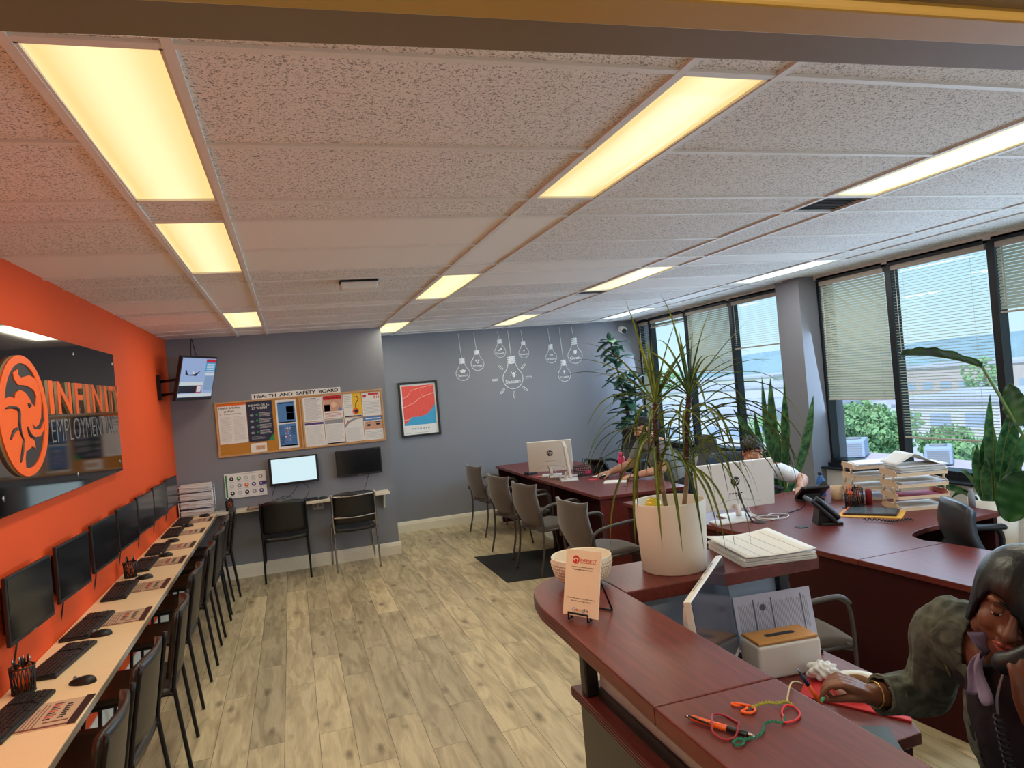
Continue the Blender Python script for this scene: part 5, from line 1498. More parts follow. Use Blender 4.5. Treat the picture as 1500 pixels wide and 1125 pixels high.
# holders and bottles
ph = thing('pen_holder', 'black mesh pen holder with orange pens in front of the tray stacks', 'pen holder', (3.72, 4.13, 0.75), 0.3)
m = MB()
for (cx, r, h) in ((-0.045, 0.035, 0.10), (0.045, 0.038, 0.12)):
    for k in range(18):
        a = 2 * PI * k / 18
        m.tube([(cx + r * math.cos(a), r * math.sin(a), 0), (cx + r * math.cos(a + 0.3), r * math.sin(a + 0.3), h)], 0.002, 4)
        m.tube([(cx + r * math.cos(a), r * math.sin(a), 0), (cx + r * math.cos(a - 0.3), r * math.sin(a - 0.3), h)], 0.002, 4)
    for z in (0.003, h * 0.5, h): m.tube([(cx + r * math.cos(2 * PI * k / 18), r * math.sin(2 * PI * k / 18), z) for k in range(18)], 0.0035, 6, closed=True)
m.box(-0.09, 0.09, -0.04, 0.04, 0, 0.003)
m.build('mesh_body', M_mesh, ph)
q = random.Random(9)
for k in range(7):
    a = q.random() * 6.28; cx, cy_ = 3.72 - 0.045 * math.cos(0.3), 4.13 - 0.045 * math.sin(0.3)
    if k > 4: cx, cy_ = 3.72 + 0.045 * math.cos(0.3), 4.13 + 0.045 * math.sin(0.3)
    d = V((0.02 * math.cos(a), 0.02 * math.sin(a), 0))
    p = thing('pen', 'one of the orange pens in the black holder before the trays', 'pen', (cx, cy_, 0.754), 0, 'orange pens in the desk holder')
    MB().tube([-d * 0.4, d * 0.8 + V((0, 0, 0.11))], 0.005, 8).build('barrel', M_orange, p)
    MB().tube([d * 0.8 + V((0, 0, 0.11)), d + V((0, 0, 0.145))], [0.005, 0.003], 8).build('tip', M_black if k % 2 else M_orange, p)
solo(MB().lathe([(0, 0), (0.022, 0), (0.022, 0.10), (0.016, 0.11), (0, 0.11)]), 'tape_can', mat('dark_red_can', rgb(150, 40, 40), 0.4), 'red cylinder can right of the black pen holder', 'can', (3.84, 4.12, 0.75))
wb = thing('water_bottle', 'small blue plastic water bottle behind the desk phone', 'bottle', (3.86, 4.62, 0.75))
MB().lathe([(0, 0), (0.033, 0), (0.034, 0.01), (0.034, 0.10), (0.03, 0.125), (0.014, 0.15), (0.013, 0.16), (0, 0.16)]).build('body', mat('blue_bottle_plastic', rgb(70, 130, 205), 0.15, trans=0.4), wb)
MB().lathe([(0.0345, 0.035), (0.0345, 0.085)]).build('sleeve', M_lgrey, wb)
MB().lathe([(0, 0.16), (0.015, 0.16), (0.015, 0.18), (0, 0.18)]).build('cap', M_navy, wb)
mg = thing('mug', 'beige mug behind the black pen holder', 'mug', (3.83, 4.42, 0.75))
MB().lathe([(0, 0), (0.036, 0), (0.04, 0.005), (0.042, 0.10), (0.038, 0.10), (0.036, 0.01), (0, 0.01)]).build('cup', M_traycream, mg)
MB().tube(spline([(0.04, 0, 0.08), (0.065, 0, 0.075), (0.065, 0, 0.03), (0.039, 0, 0.02)], 5), 0.006, 8).build('handle', M_traycream, mg)
solo(MB().box(-0.19, 0.19, -0.13, 0.13, 0, 0.006), 'envelope', M_amber, 'yellow envelope under the dark magazine on the near desk', 'envelope', (3.61, 3.86, 0.75), -0.9)
mz = thing('magazine', 'dark glossy magazine with orange edge on a yellow envelope', 'magazine', (3.63, 3.88, 0.756), -0.9)
MB().box(-0.16, 0.16, -0.11, 0.11, 0, 0.014, bev=0.002).build('pages', M_dkclip, mz)
MB().box(-0.15, 0.15, -0.10, 0.10, 0.014, 0.0155).build('cover', mat('slate_cover', rgb(70, 84, 92), 0.2), mz)
MB().box(-0.16, -0.152, -0.11, 0.11, 0.002, 0.016).build('spine', M_orange, mz)
sz = solo(MB().lathe([(0, 0), (0.02, 0), (0.02, 0.09), (0.012, 0.10), (0.012, 0.12), (0, 0.12)]), 'spray_bottle', M_grey, 'small clear grey bottle on the desk right of the tray stack', 'bottle', (4.20, 3.62, 0.75))

# ------------------------------------------------------------------ office chairs; local +y is the way a sitter faces
def office_chair(loc, rz, label, m_pad, m_back, hb=0.62, arms=True, padded=True, seat_z=0.48):
    t = thing('office_chair', label, 'chair', loc, rz, 'office swivel chairs')
    def seat(u, v): return ((u - 0.5) * 0.50, -0.22 + 0.47 * v, seat_z - 0.03 + 0.02 * math.sin(PI * u) - 0.03 * max(0, v - 0.8) * 3)
    MB().grid(seat, 10, 8, 0.075).build('seat', m_pad, t)
    def back(u, v):
        s = 2 * u - 1
        w = 0.235 * (1 - 0.18 * v ** 3) * (1 - 0.10 * (1 - v) ** 2)
        return (s * w, -0.235 - (0.10 if hb > 0.5 else 0.05) * v + 0.045 * s * s + 0.03 * math.cos(v * 5), seat_z + 0.06 + hb * v - 0.03 * s ** 4 * v)
    MB().grid(back, 14, 12, 0.055 if padded else 0.02).build('backrest', m_back, t)
    if padded and hb > 0.5:
        def rest(u, v):
            s = 2 * u - 1
            return (s * 0.19, -0.305 + 0.045 * s * s - 0.02 * v + 0.03 * math.cos((0.72 + 0.26 * v) * 5) + 0.03 * math.sin(PI * v), seat_z + 0.06 + hb * (0.72 + 0.24 * v))
        MB().grid(rest, 10, 6, 0.03).build('headrest', m_pad, t)
    MB().tube([(0, -0.27, seat_z + 0.2), (0, -0.27, seat_z + 0.02), (0, -0.15, seat_z - 0.05)], 0.022, 8).build('back_bracket', M_black, t)
    MB().cyl((0, 0, 0.09), (0, 0, seat_z - 0.05), 0.028).build('gas_column', M_black, t)
    b = MB()
    for k in range(5):
        a = 2 * PI * k / 5 + 0.3
        b.tube([(0, 0, 0.10), (0.30 * math.cos(a), 0.30 * math.sin(a), 0.065)], [0.03, 0.018], 8)
    b.build('star_base', M_black, t)
    for k in range(5):
        a = 2 * PI * k / 5 + 0.3
        c = V((0.30 * math.cos(a), 0.30 * math.sin(a), 0.028)); d = V((-math.sin(a), math.cos(a), 0))
        MB().cyl(c - d * 0.022, c + d * 0.022, 0.028, seg=14).build('caster', M_black, t)
    if arms:
        for s in (-1, 1):
            MB().tube(spline([(s * 0.24, 0.08, seat_z - 0.04), (s * 0.30, 0.10, seat_z + 0.02), (s * 0.30, 0.10, seat_z + 0.22), (s * 0.29, -0.12, seat_z + 0.23), (s * 0.24, -0.25, seat_z + 0.14)], 6), 0.017, 8).build('arm_loop', M_black, t)
            MB().box(s * 0.295 - 0.032, s * 0.295 + 0.032, -0.11, 0.14, seat_z + 0.225, seat_z + 0.255, bev=0.012).build('arm_pad', m_pad, t)
    return t
office_chair((3.96, 8.35, 0), 1.9, 'black high-backed office chair empty by the far wall', M_leather, M_leather, 0.60)
office_chair((3.88, 6.66, 0), PI / 2 - 0.1, 'grey mesh-backed office chair of the bearded man', M_leather, M_meshgrey, 0.56, padded=False)
office_chair((3.68, 5.40, 0), PI - 0.15, 'dark office chair of the man hidden behind the large white computer', M_leather, mat('dark_blue_mesh', rgb(52, 58, 72), 0.7), 0.50, padded=False)
office_chair((3.72, 3.03, 0), -PI / 2 - 0.50, 'black leather office chair pushed into the curve of the near desk', M_leather, M_leather, 0.42)
# ------------------------------------------------------------------ reception counter in front
rc = thing('reception_counter', 'cherry reception counter with raised ledge, rounded at its front corner', 'counter', (1.1, 1.6, 0))
T = frame_of(rc)
def ledge(poly):
    b = MB(); b.prism(poly, 1.055, 1.100, 0, bev=0.004)
    return b
rnd_ = [tuple(p[:2]) for p in spline([(0.705, 2.02, 0), (0.712, 2.22, 0), (0.765, 2.40, 0), (0.88, 2.50, 0), (1.0, 2.515, 0)], 6)]
ledge([(1.0, 1.404), (1.0, 2.515)] + rnd_[::-1] + [(0.69, 1.404)]).build('ledge', M_cherry, rc, T=T)
ledge([(0.69, 0.64), (1.0, 0.64), (1.0, 1.400), (0.69, 1.400)]).build('ledge', M_cherry, rc, T=T)
ledge([(1.003, 2.17), (1.775, 2.17), (1.775, 2.50), (1.003, 2.50)]).build('ledge', M_cherry, rc, T=T)
b = MB()
for z in (1.064, 1.076, 1.088):
    b.tube([(1.0, 2.516, z)] + [(p[0] - 0.0005, p[1] + 0.0005, z) for p in rnd_[::-1]] + [(0.6895, 0.65, z)], 0.0016, 5)
b.build('edge_groove', M_dkclip, rc, T=T)
b = MB(); b.prism([(0.85, 0.64), (1.16, 0.64), (1.16, 1.36), (1.30, 1.58), (1.60, 1.60), (1.78, 1.95), (1.78, 2.36), (0.85, 2.36)], 0.715, 0.75, 0, bev=0.004)
b.build('worktop', M_cherry, rc, T=T)
b = MB()
for z in (0.722, 0.732, 0.742): b.tube([(0.8495, 0.65, z), (0.8495, 2.35, z)], 0.0016, 5)
b.build('edge_groove', M_dkclip, rc, T=T)
M_blackpanel = mat('black_laminate', rgb(30, 28, 27), 0.35)
MB().box(0.875, 0.90, 0.66, 2.34, 0, 0.715).build('front_panel', M_blackpanel, rc, T=T)
MB().box(0.90, 1.75, 2.31, 2.335, 0, 0.715).build('back_panel', M_blackpanel, rc, T=T)
MB().box(1.60, 1.625, 1.66, 2.31, 0, 0.715).build('end_panel', M_cherrydark, rc, T=T)
M_frost = mat('frosted_acrylic', rgb(176, 192, 208), 0.35)
MB().box(0.905, 0.912, 0.70, 2.22, 0.79, 1.05).build('frosted_panel', M_frost, rc, T=T)
MB().box(0.955, 1.69, 2.318, 2.325, 0.76, 1.05).build('frosted_panel', M_frost, rc, T=T)
f = MB().box(0.895, 0.92, 0.70, 2.22, 0.75, 0.79); f.build('panel_rail', M_black, rc, T=T)
MB().box(0.955, 1.69, 2.312, 2.33, 1.035, 1.055).build('panel_rail', M_black, rc, T=T)
for (x, y) in ((0.885, 2.265), (0.885, 1.40), (0.885, 0.72), (1.715, 2.32)):
    MB().box(x - 0.024, x + 0.024, y - 0.024, y + 0.024, 0.75, 1.055, bev=0.006).build('post', M_black, rc, T=T)
# bowl
bw = thing('bowl', 'white bowl with a woven-dot outside standing on the counter corner', 'bowl', (0.925, 2.345, 1.10))
prof = [(0, 0), (0.055, 0.0), (0.062, 0.004), (0.088, 0.03), (0.103, 0.065), (0.106, 0.10), (0.1045, 0.103), (0.1025, 0.10), (0.098, 0.066), (0.083, 0.034), (0.06, 0.010), (0, 0.008)]
MB().lathe(prof, seg=48).build('shell', M_cream, bw)
d = MB()
for r in range(6):
    z = 0.03 + 0.011 * r
    R_ = (0.088, 0.0945, 0.0985, 0.1015, 0.104, 0.105)[r]
    for k in range(56):
        a = 2 * PI * (k + 0.5 * (r % 2)) / 56
        bm = bmesh.new(); bmesh.ops.create_icosphere(bm, subdivisions=1, radius=0.0042)
        d.add(bm, 0, Tr(R_ * math.cos(a), R_ * math.sin(a), z))
d.build('dots', M_cream, bw, smooth=True)
# review card on a wire easel
cdx = V((0.52, -0.855, 0)).normalized(); cdn = cdx.cross(V((0, 0, 1)))
ln = math.radians(14)
cup = (V((0, 0, 1)) * math.cos(ln) - cdn * math.sin(ln)).normalized()
c0 = V((0.768, 1.992, 1.113))
cd = thing('card_sign', 'small cream card with company logo leaning on a black wire easel', 'sign', (0.79, 2.0, 1.10))
T = frame_of(cd)
S = Sheet(c0 + cup * 0.096, cdx, cup, 0.128, 0.192, 0.004)
a = MB(); S.base(a); a.build('card', mat('cream_card', rgb(240, 218, 190), 0.6), cd, T=T)
g = MB()
S.disc(g, 0.30, 0.15, 0.0125, 0, 0.0004); S.poly(g, [(0.22, 0.14), (0.30, 0.12), (0.37, 0.14), (0.33, 0.19), (0.26, 0.18)], 5, 0.0007); S.disc(g, 0.30, 0.165, 0.005, 0, 0.001)
S.text(g, 'INFINITY', 0.66, 0.15, 0.46, 0.042, 0, 0.01); S.text(g, 'EMPLOYMENT INC.', 0.66, 0.188, 0.46, 0.018, 0, 0.0)
S.text(g, 'Loved our service today?', 0.5, 0.26, 0.62, 0.022, 1); S.text(g, 'Please give us a review!', 0.5, 0.30, 0.56, 0.022, 1)
S.text(g, 'Open the camera on your phone', 0.5, 0.735, 0.8, 0.022, 1); S.text(g, 'to review our page', 0.5, 0.775, 0.55, 0.022, 1)
for ch, u, w_, mi in (('G', 0.32, 0.09, 2), ('o', 0.41, 0.07, 3), ('o', 0.49, 0.07, 4), ('g', 0.57, 0.07, 2), ('l', 0.63, 0.02, 6), ('e', 0.69, 0.07, 3)):
    S.text(g, ch, u, 0.90 + (0.012 if ch == 'g' else (0 if ch in 'Gl' else 0.006)), w_, 0.05 if ch in 'Ggl' else 0.034, mi, 0.01)
g.build('print', [M_red, M_ink, M_blue, M_red, M_yellow, mat('cream_card', None), M_green], cd, T=T)
w = MB()
fr, bk = c0 - cdn * 0.0, c0
L_ = c0 + cdx * 0.030; R_ = c0 - cdx * 0.030
w.tube([c0 - cdx * 0.035 - cdn * 0.006 + V((0, 0, -0.008)), c0 - cdx * 0.035 + cdn * 0.014 + V((0, 0, -0.008)), c0 - cdx * 0.035 + cdn * 0.014 + V((0, 0, 0.012)), c0 + cdx * 0.035 + cdn * 0.014 + V((0, 0, 0.012)), c0 + cdx * 0.035 + cdn * 0.014 + V((0, 0, -0.008)), c0 + cdx * 0.035 - cdn * 0.006 + V((0, 0, -0.008))], 0.0032, 6)
for s in (-1, 1):
    w.tube([c0 + cdx * 0.035 * s + cdn * 0.0 + V((0, 0, -0.008)), c0 + cdx * 0.035 * s + cup * 0.15 - cdn * 0.004], 0.003, 6)
    w.tube([c0 + cdx * 0.035 * s + cup * 0.15 - cdn * 0.004, V((c0 + cdx * 0.035 * s - cdn * 0.115).to_tuple()[:2] + (1.1035,))], 0.003, 6)
w.tube([V((c0 + cdx * 0.035 - cdn * 0.115).to_tuple()[:2] + (1.1035,)), V((c0 - cdx * 0.035 - cdn * 0.115).to_tuple()[:2] + (1.1035,))], 0.003, 6)
w.build('easel', M_blackmetal, cd, T=T)
# pen and knotted bands on the ledge
pn = thing('pen', 'orange and black ballpoint pen lying on the counter ledge', 'pen', (0.755, 1.255, 1.10))
T = frame_of(pn)
A_, B_ = V((0.720, 1.322, 1.1075)), V((0.793, 1.190, 1.1065)); d = (B_ - A_)
MB().tube([A_ + d * 0.10, A_ + d * 0.62], 0.006, 12).build('barrel', M_orange, pn, T=T)
MB().tube([A_ + d * 0.62, A_ + d * 0.90], [0.0062, 0.0058], 12).build('grip', M_black, pn, T=T)
MB().tube([A_ + d * 0.90, A_ + d * 0.985, B_], [0.0055, 0.0025, 0.001], 12).build('tip', M_chrome, pn, T=T)
MB().tube([A_, A_ + d * 0.05, A_ + d * 0.10], [0.003, 0.003, 0.0056], 12).build('button', M_chrome, pn, T=T)
MB().tube([A_ + d * 0.08 + V((-0.004, 0, 0.004)), A_ + d * 0.40 + V((-0.007, -0.001, 0.002))], 0.0022, 6).build('clip', M_black, pn, T=T)
M_string = mat('green_string', rgb(30, 110, 84), 0.8)
def band(name, pts, r, m, label, closed=False):
    return solo(MB().tube(spline(pts, 6, closed), r, 6, closed=closed), name, m, label, 'band', group=None)
Zt = 1.1035
band('rubber_band', [(0.746, 1.264, Zt + 0.010), (0.772, 1.302, Zt + 0.004), (0.794, 1.296, Zt), (0.800, 1.262, Zt), (0.787, 1.232, Zt + 0.012), (0.760, 1.208, Zt + 0.002), (0.738, 1.214, Zt), (0.732, 1.240, Zt + 0.004)], 0.0024, mat('crimson_rubber', rgb(150, 28, 44), 0.6), 'crimson rubber band looped over the orange pen', True)
gs = [(0.743, 1.184, Zt), (0.757, 1.181, Zt), (0.767, 1.190, Zt), (0.756, 1.198, Zt), (0.745, 1.192, Zt), (0.757, 1.197, Zt + 0.003), (0.776, 1.193, Zt), (0.802, 1.194, Zt), (0.823, 1.207, Zt), (0.840, 1.226, Zt), (0.858, 1.224, Zt + 0.003), (0.874, 1.216, Zt), (0.893, 1.232, Zt)]
gs2 = []
for p in spline(gs, 7): gs2.append(p)
sb_ = MB()
for ph_ in (0, PI):
    sb_.tube([V(p) + V((0.0016 * math.cos(i * 1.1 + ph_), 0.0016 * math.sin(i * 1.1 + ph_), 0.0014 + 0.0014 * math.sin(i * 1.1 + ph_))) for i, p in enumerate(gs2)], 0.0016, 5)
solo(sb_, 'string', M_string, 'twisted green string trailing from the orange pen on the ledge', 'string')
band('rubber_band', [(0.893, 1.236, Zt), (0.880, 1.216, Zt), (0.906, 1.214, Zt), (0.930, 1.232, Zt), (0.939, 1.260, Zt), (0.926, 1.270, Zt + 0.002), (0.905, 1.256, Zt)], 0.0024, M_red, 'red rubber band loop joined to the green string', True)
band('rubber_band', [(0.840, 1.333, Zt), (0.852, 1.309, Zt + 0.004), (0.866, 1.302, Zt), (0.862, 1.285, Zt), (0.846, 1.279, Zt), (0.834, 1.292, Zt), (0.852, 1.300, Zt), (0.856, 1.312, Zt), (0.838, 1.322, Zt)], 0.0028, M_orange, 'knotted orange rubber band at the upper end of the strings', True)
ts = MB()
tp = spline([(0.862, 1.296, Zt), (0.878, 1.300, Zt), (0.900, 1.296, Zt + 0.002), (0.918, 1.288, Zt), (0.938, 1.284, Zt), (0.940, 1.266, Zt)], 10)
for ph_ in (0, PI): ts.tube([p + V((0.0018 * math.cos(i * 0.9 + ph_), 0.0018 * math.sin(i * 0.9 + ph_), 0.0018 + 0.0016 * math.sin(i * 0.9 + ph_))) for i, p in enumerate(tp)], 0.0017, 5)
solo(ts, 'string', [mat('yellow_green_string', rgb(150, 150, 50), 0.8)], 'twisted yellow and green string on the counter ledge', 'string')
STRING_END = V((0.939, 1.284, Zt))
# paper stack, computer, tissue box and papers at the reception desk
pst = paper_stack(16, 0.27, 0.33, (1.645, 2.335, 1.10), -0.18, 'thick stack of printed white forms on the end of the ledge', None, 21, 0.004, None, 0.0017)
fs = Sheet((0, 0, 0), (1, 0, 0), (0, 1, 0), 0.27, 0.33, 0.0008)
def curl(u, v): return ((u - 0.5) * 0.275, (v - 0.5) * 0.335, 0.004 + 0.012 * (2 * u - 1) ** 2 * (0.4 + 0.6 * v) + 0.006 * v)
tf = thing('form_sheet', 'curling top sheet of the form stack on the ledge, ruled in columns', 'paper', (1.64, 2.335, 1.10 + 16 * 0.0017), -0.12)
MB().grid(curl, 10, 10, 0.0008).build('sheet', M_paper, tf)
g = MB()
for u in (0.22, 0.42, 0.62, 0.82):
    g.tube([V(curl(u, 0.05 + 0.9 * k / 8)) + V((0, 0, 0.0012)) for k in range(9)], 0.0008, 4)
g.build('print', M_lgrey, tf)
rcomp = thing('desktop_computer', 'white reception computer seen from its left edge, dark screen turned away', 'computer', (1.23, 1.99, 0.75), 0, 'white all-in-one computers')
T = frame_of(rcomp)
hx = V((1.385 - 1.025, 2.185 - 1.800, 0)); wid = hx.length; hx.normalize()
nv = hx.cross(V((0, 0, 1)))          # the way the screen faces
ctr = V((1.220, 2.005, 0.992))
tl = 0.10
up_ = (V((0, 0, 1)) * math.cos(tl) - nv * math.sin(tl)).normalized(); nn = hx.cross(up_)
A = axes(hx, up_, nn, ctr)
MB().box(-wid / 2, wid / 2, -0.175, 0.165, -0.010, 0.012, bev=0.004, M=A).build('casing', M_aio, rcomp, T=T)
def hump(u, v):
    s, q_ = 2 * u - 1, 2 * v - 1
    return A @ V((s * wid / 2 * 0.97, q_ * 0.160 - 0.004, -0.010 - 0.038 * (1 - abs(s) ** 3) ** 0.5 * (1 - abs(q_) ** 6)))
MB().grid(hump, 20, 14, 0.002).build('back_shell', M_aio, rcomp, T=T)
MB().box(-wid / 2 + 0.004, wid / 2 - 0.004, -0.150, 0.161, 0.012, 0.0135, M=A).build('screen', mat('blue_grey_screen', rgb(44, 48, 58), 0.14), rcomp, T=T)
g = MB()
for k in range(2): g.box(-0.16 + 0.18 * k, -0.02 + 0.18 * k, 0.1655, 0.167, -0.004, -0.0005, M=A)
g.build('top_vent', M_grey, rcomp, T=T)
b = MB().box(-0.12, 0.12, -0.11, 0.09, 0.0, 0.012, bev=0.004, M=axes(hx, -nv * -1, V((0, 0, 1)), (1.23, 1.99, 0.75)))
b.build('stand_foot', M_white, rcomp, T=T)
MB().tube([V((1.23, 1.99, 0.76)) - nv * 0.02, ctr - up_ * 0.12 - nn * 0.03], 0.022, 10).build('stand_neck', M_aio, rcomp, T=T)
tb = thing('tissue_box', 'white tissue box with bamboo lid on the reception desk', 'tissue box', (1.548, 2.125, 0.75), -0.10)
MB().box(-0.118, 0.118, -0.062, 0.062, 0, 0.115, bev=0.010, seg=3).build('box', M_ceramicwhite, tb)
lid = MB()
ol = [(-0.112, -0.058), (0.112, -0.058), (0.112, 0.058), (-0.112, 0.058)]
lid.prism(ol, 0.115, 0.125, bev=0.004)
lid.build('lid', M_bamboo, tb)
sl_ = [(0.055 * (1 if abs(a) < PI / 2 else -1) + 0.012 * math.cos(a), 0.012 * math.sin(a)) for a in [(-PI / 2 + PI * k / 8) for k in range(9)] + [(PI / 2 + PI * k / 8) for k in range(9)]]
sl_ = [(0.045 + 0.012 * math.cos(-PI / 2 + PI * k / 8), 0.012 * math.sin(-PI / 2 + PI * k / 8)) for k in range(9)] + [(-0.045 + 0.012 * math.cos(PI / 2 + PI * k / 8), 0.012 * math.sin(PI / 2 + PI * k / 8)) for k in range(9)]
MB().prism(sl_, 0.1245, 0.1256).build('slot', M_ink, tb)
dc = thing('document_sheet', 'printed paper form propped upright behind the tissue box', 'paper', (1.62, 2.235, 0.75), -0.10)
s = Sheet((0, 0, 0.115), (1, 0, 0), (0, -0.12, 1), 0.31, 0.225, 0.0012)
s.o = V((0, 0.0, 0.115)); s.ay = V((0, 0.18, 1)).normalized(); s.az = s.ax.cross(s.ay)
a = MB(); s.base(a); a.build('sheet', M_lilac, dc)
g = MB()
q = random.Random(5)
for k in range(44):
    u = 0.05 + 0.0205 * k
    s.band(g, u, u + 0.006, 0.12 + 0.04 * q.random(), 0.9 - 0.3 * q.random(), 0)
for u in (0.24, 0.47, 0.86): s.band(g, u, u + 0.014, 0.08, 0.95, 1)
s.disc(g, 0.36, 0.22, 0.012, 1)
g.build('print', [M_grey, mat('blue_grey_print', rgb(96, 100, 130), 0.8)], dc)
MB().box(-0.15, 0.15, -0.045, 0.05, 0, 0.012).build('easel_foot', M_black, dc)
def crum(u, v):
    a, b_ = 2 * PI * u, PI * v
    q_ = 1 + 0.22 * math.sin(5 * a + 3 * b_) * math.sin(b_) + 0.15 * math.sin(9 * a - 7 * b_) * math.sin(b_)
    return (0.045 * q_ * math.sin(b_) * math.cos(a), 0.035 * q_ * math.sin(b_) * math.sin(a), 0.028 + 0.027 * q_ * math.cos(b_))
solo(MB().grid(crum, 40, 18), 'crumpled_tissue', M_paper, 'crumpled white tissue lying beside the tissue box', 'tissue', (1.60, 1.99, 0.757))
rf = solo(MB().prism([(1.46, 1.93), (1.56, 2.02), (1.765, 1.955), (1.74, 1.78), (1.62, 1.65)], 0.75, 0.757, bev=0.002), 'folder', M_red, 'bright red folder under the tissue, partly hidden by the woman\'s hand', 'folder')
tr = thing('tape_roll', 'broad roll of cream tape lying flat on the red folder', 'tape', (1.625, 1.86, 0.757))
MB().lathe([(0.036, 0), (0.070, 0), (0.070, 0.042), (0.036, 0.042), (0.036, 0)], seg=40).build('roll', M_cream, tr)
MB().lathe([(0.0355, 0.0), (0.0355, 0.042), (0.033, 0.042), (0.033, 0), (0.0355, 0)], seg=32).build('core', mat('brown_card_core', rgb(150, 110, 76), 0.8), tr)
solo(MB().box(-0.16, 0.16, -0.09, 0.09, 0, 0.004), 'clipboard', mat('dark_teal_board', rgb(50, 66, 66), 0.4), 'dark green board lying on the reception desk near the woman\'s arm', 'clipboard', (1.36, 1.66, 0.75), -0.5)
solo(MB().prism([(2.0, 2.78), (2.62, 2.70), (2.62, 3.62), (2.0, 3.62)], 0.0, 0.006, bev=0.002), 'floor_mat', M_matblack, 'black floor mat under the grey chair behind the reception desk', 'mat')
# the receptionist's own chair
# ------------------------------------------------------------------ plants
def leaf_mat(name, c1, c2, c3=None, scale=6.0):
    m = mat(name, c1, 0.38)
    nt, N, L, b = nodes(m)
    tc = N.new('ShaderNodeTexCoord'); nz = N.new('ShaderNodeTexNoise'); nz.inputs['Scale'].default_value = scale; nz.inputs['Detail'].default_value = 3
    L.new(tc.outputs['Object'], nz.inputs['Vector'])
    cr = N.new('ShaderNodeValToRGB'); cr.color_ramp.elements[0].position = 0.38; cr.color_ramp.elements[0].color = c1; cr.color_ramp.elements[1].position = 0.64; cr.color_ramp.elements[1].color = c2
    L.new(nz.outputs['Fac'], cr.inputs['Fac']); L.new(cr.outputs['Color'], b.inputs['Base Color'])
    return m
M_drac = leaf_mat('dracaena_leaf', rgb(66, 92, 40), rgb(150, 158, 62))
M_cane = leaf_mat('dracaena_cane', rgb(120, 96, 72), rgb(168, 146, 116), scale=40)
M_canetop = leaf_mat('leaf_scar_stem', rgb(64, 40, 34), rgb(100, 70, 52), scale=60)
M_rubber = leaf_mat('rubber_leaf', rgb(30, 62, 48), rgb(66, 104, 76))
M_snakecen = leaf_mat('snake_leaf', rgb(38, 84, 52), rgb(98, 142, 92), scale=22)
M_snakeedge = leaf_mat('snake_leaf_edge', rgb(150, 150, 70), rgb(120, 136, 66))
M_bop = leaf_mat('paddle_leaf', rgb(26, 66, 36), rgb(60, 110, 50), scale=5)
M_potwhite = mat('white_glazed_pot', rgb(232, 222, 206), 0.35, var=0.01)

def strap(mb, p0, d0, L, w, droop, seed=0, n=12, fold=0.25, mi=0, tipw=0.04):
    """long strap leaf starting at p0 along d0, bending down with droop"""
    p, d = V(p0), V(d0).normalized()
    pts, ds = [p.copy()], [d.copy()]
    for k in range(n):
        d = (d + V((0, 0, -1)) * droop * (0.35 + 1.3 * k / n) / n).normalized()
        p = p + d * (L / n)
        pts.append(p.copy()); ds.append(d.copy())
    bm = bmesh.new(); prev = None
    for k, (p, d) in enumerate(zip(pts, ds)):
        s = d.cross(V((0, 0, 1)))
        if s.length < 0.08: s = V((math.cos(seed), math.sin(seed), 0)) if prev is None else prev[3]
        s = s.normalized(); nrm_ = s.cross(d).normalized()
        t = k / n
        ww = w * (0.55 + 0.45 * min(1, t * 5)) * max(tipw, (1 - t ** 2.6))
        a = bm.verts.new(p - s * ww / 2 + nrm_ * ww * fold); c = bm.verts.new(p); b_ = bm.verts.new(p + s * ww / 2 + nrm_ * ww * fold)
        if prev is not None:
            for q in ((prev[0], prev[1], c, a), (prev[1], prev[2], b_, c)):
                f = bm.faces.new(q); f.smooth = True
        prev = (a, c, b_, s)
    bmesh.ops.solidify(bm, geom=bm.faces[:], thickness=0.0009)
    mb.add(bm, mi)

# dracaena on the ledge
PX, PY = 1.285, 2.340
dp = thing('potted_dracaena', 'tall spiky two-stemmed plant in a white pot on the counter ledge', 'plant', (PX, PY, 1.10))
T = frame_of(dp)
MB().lathe([(0, 0), (0.112, 0), (0.116, 0.004), (0.129, 0.245), (0.127, 0.25), (0.122, 0.245), (0.111, 0.20), (0, 0.20)], (PX, PY, 1.10), 56).build('pot', M_potwhite, dp, T=T)
def soil(u, v):
    a = 2 * PI * u
    return (PX + 0.112 * v * math.cos(a), PY + 0.112 * v * math.sin(a), 1.305 + 0.008 * math.sin(13 * a) * v * (1 - v) * 4)
MB().grid(soil, 24, 6).build('soil', M_soil, dp, T=T)
c1 = spline([(PX - 0.015, PY + 0.0, 1.30), (1.262, 2.335, 1.41), (1.250, 2.33, 1.52), (1.252, 2.33, 1.62), (1.258, 2.33, 1.70)], 5)
c2 = spline([(PX + 0.055, PY + 0.0, 1.30), (1.365, 2.335, 1.42), (1.375, 2.335, 1.52), (1.385, 2.33, 1.64), (1.400, 2.33, 1.72)], 5)
for cpts in (c1, c2):
    k = int(len(cpts) * 0.45)
    st = MB().tube(cpts[:k + 1], 0.0085, 10).build('cane', M_cane, dp, T=T)
    up_st = MB()
    up_st.tube(cpts[k:], [0.0095] * (len(cpts) - k), 10)
    for p in cpts[k:]:
        up_st.lathe([(0.009, -0.003), (0.0125, 0.0), (0.009, 0.004)], p, 10)
        up_st.lathe([(0.009, -0.003), (0.0125, 0.0), (0.009, 0.004)], p - V((0, 0, 0.011)), 10)
    up_st.build('upper_stem', M_canetop, dp, T=T)
q = random.Random(17)
fol = [MB(), MB()]
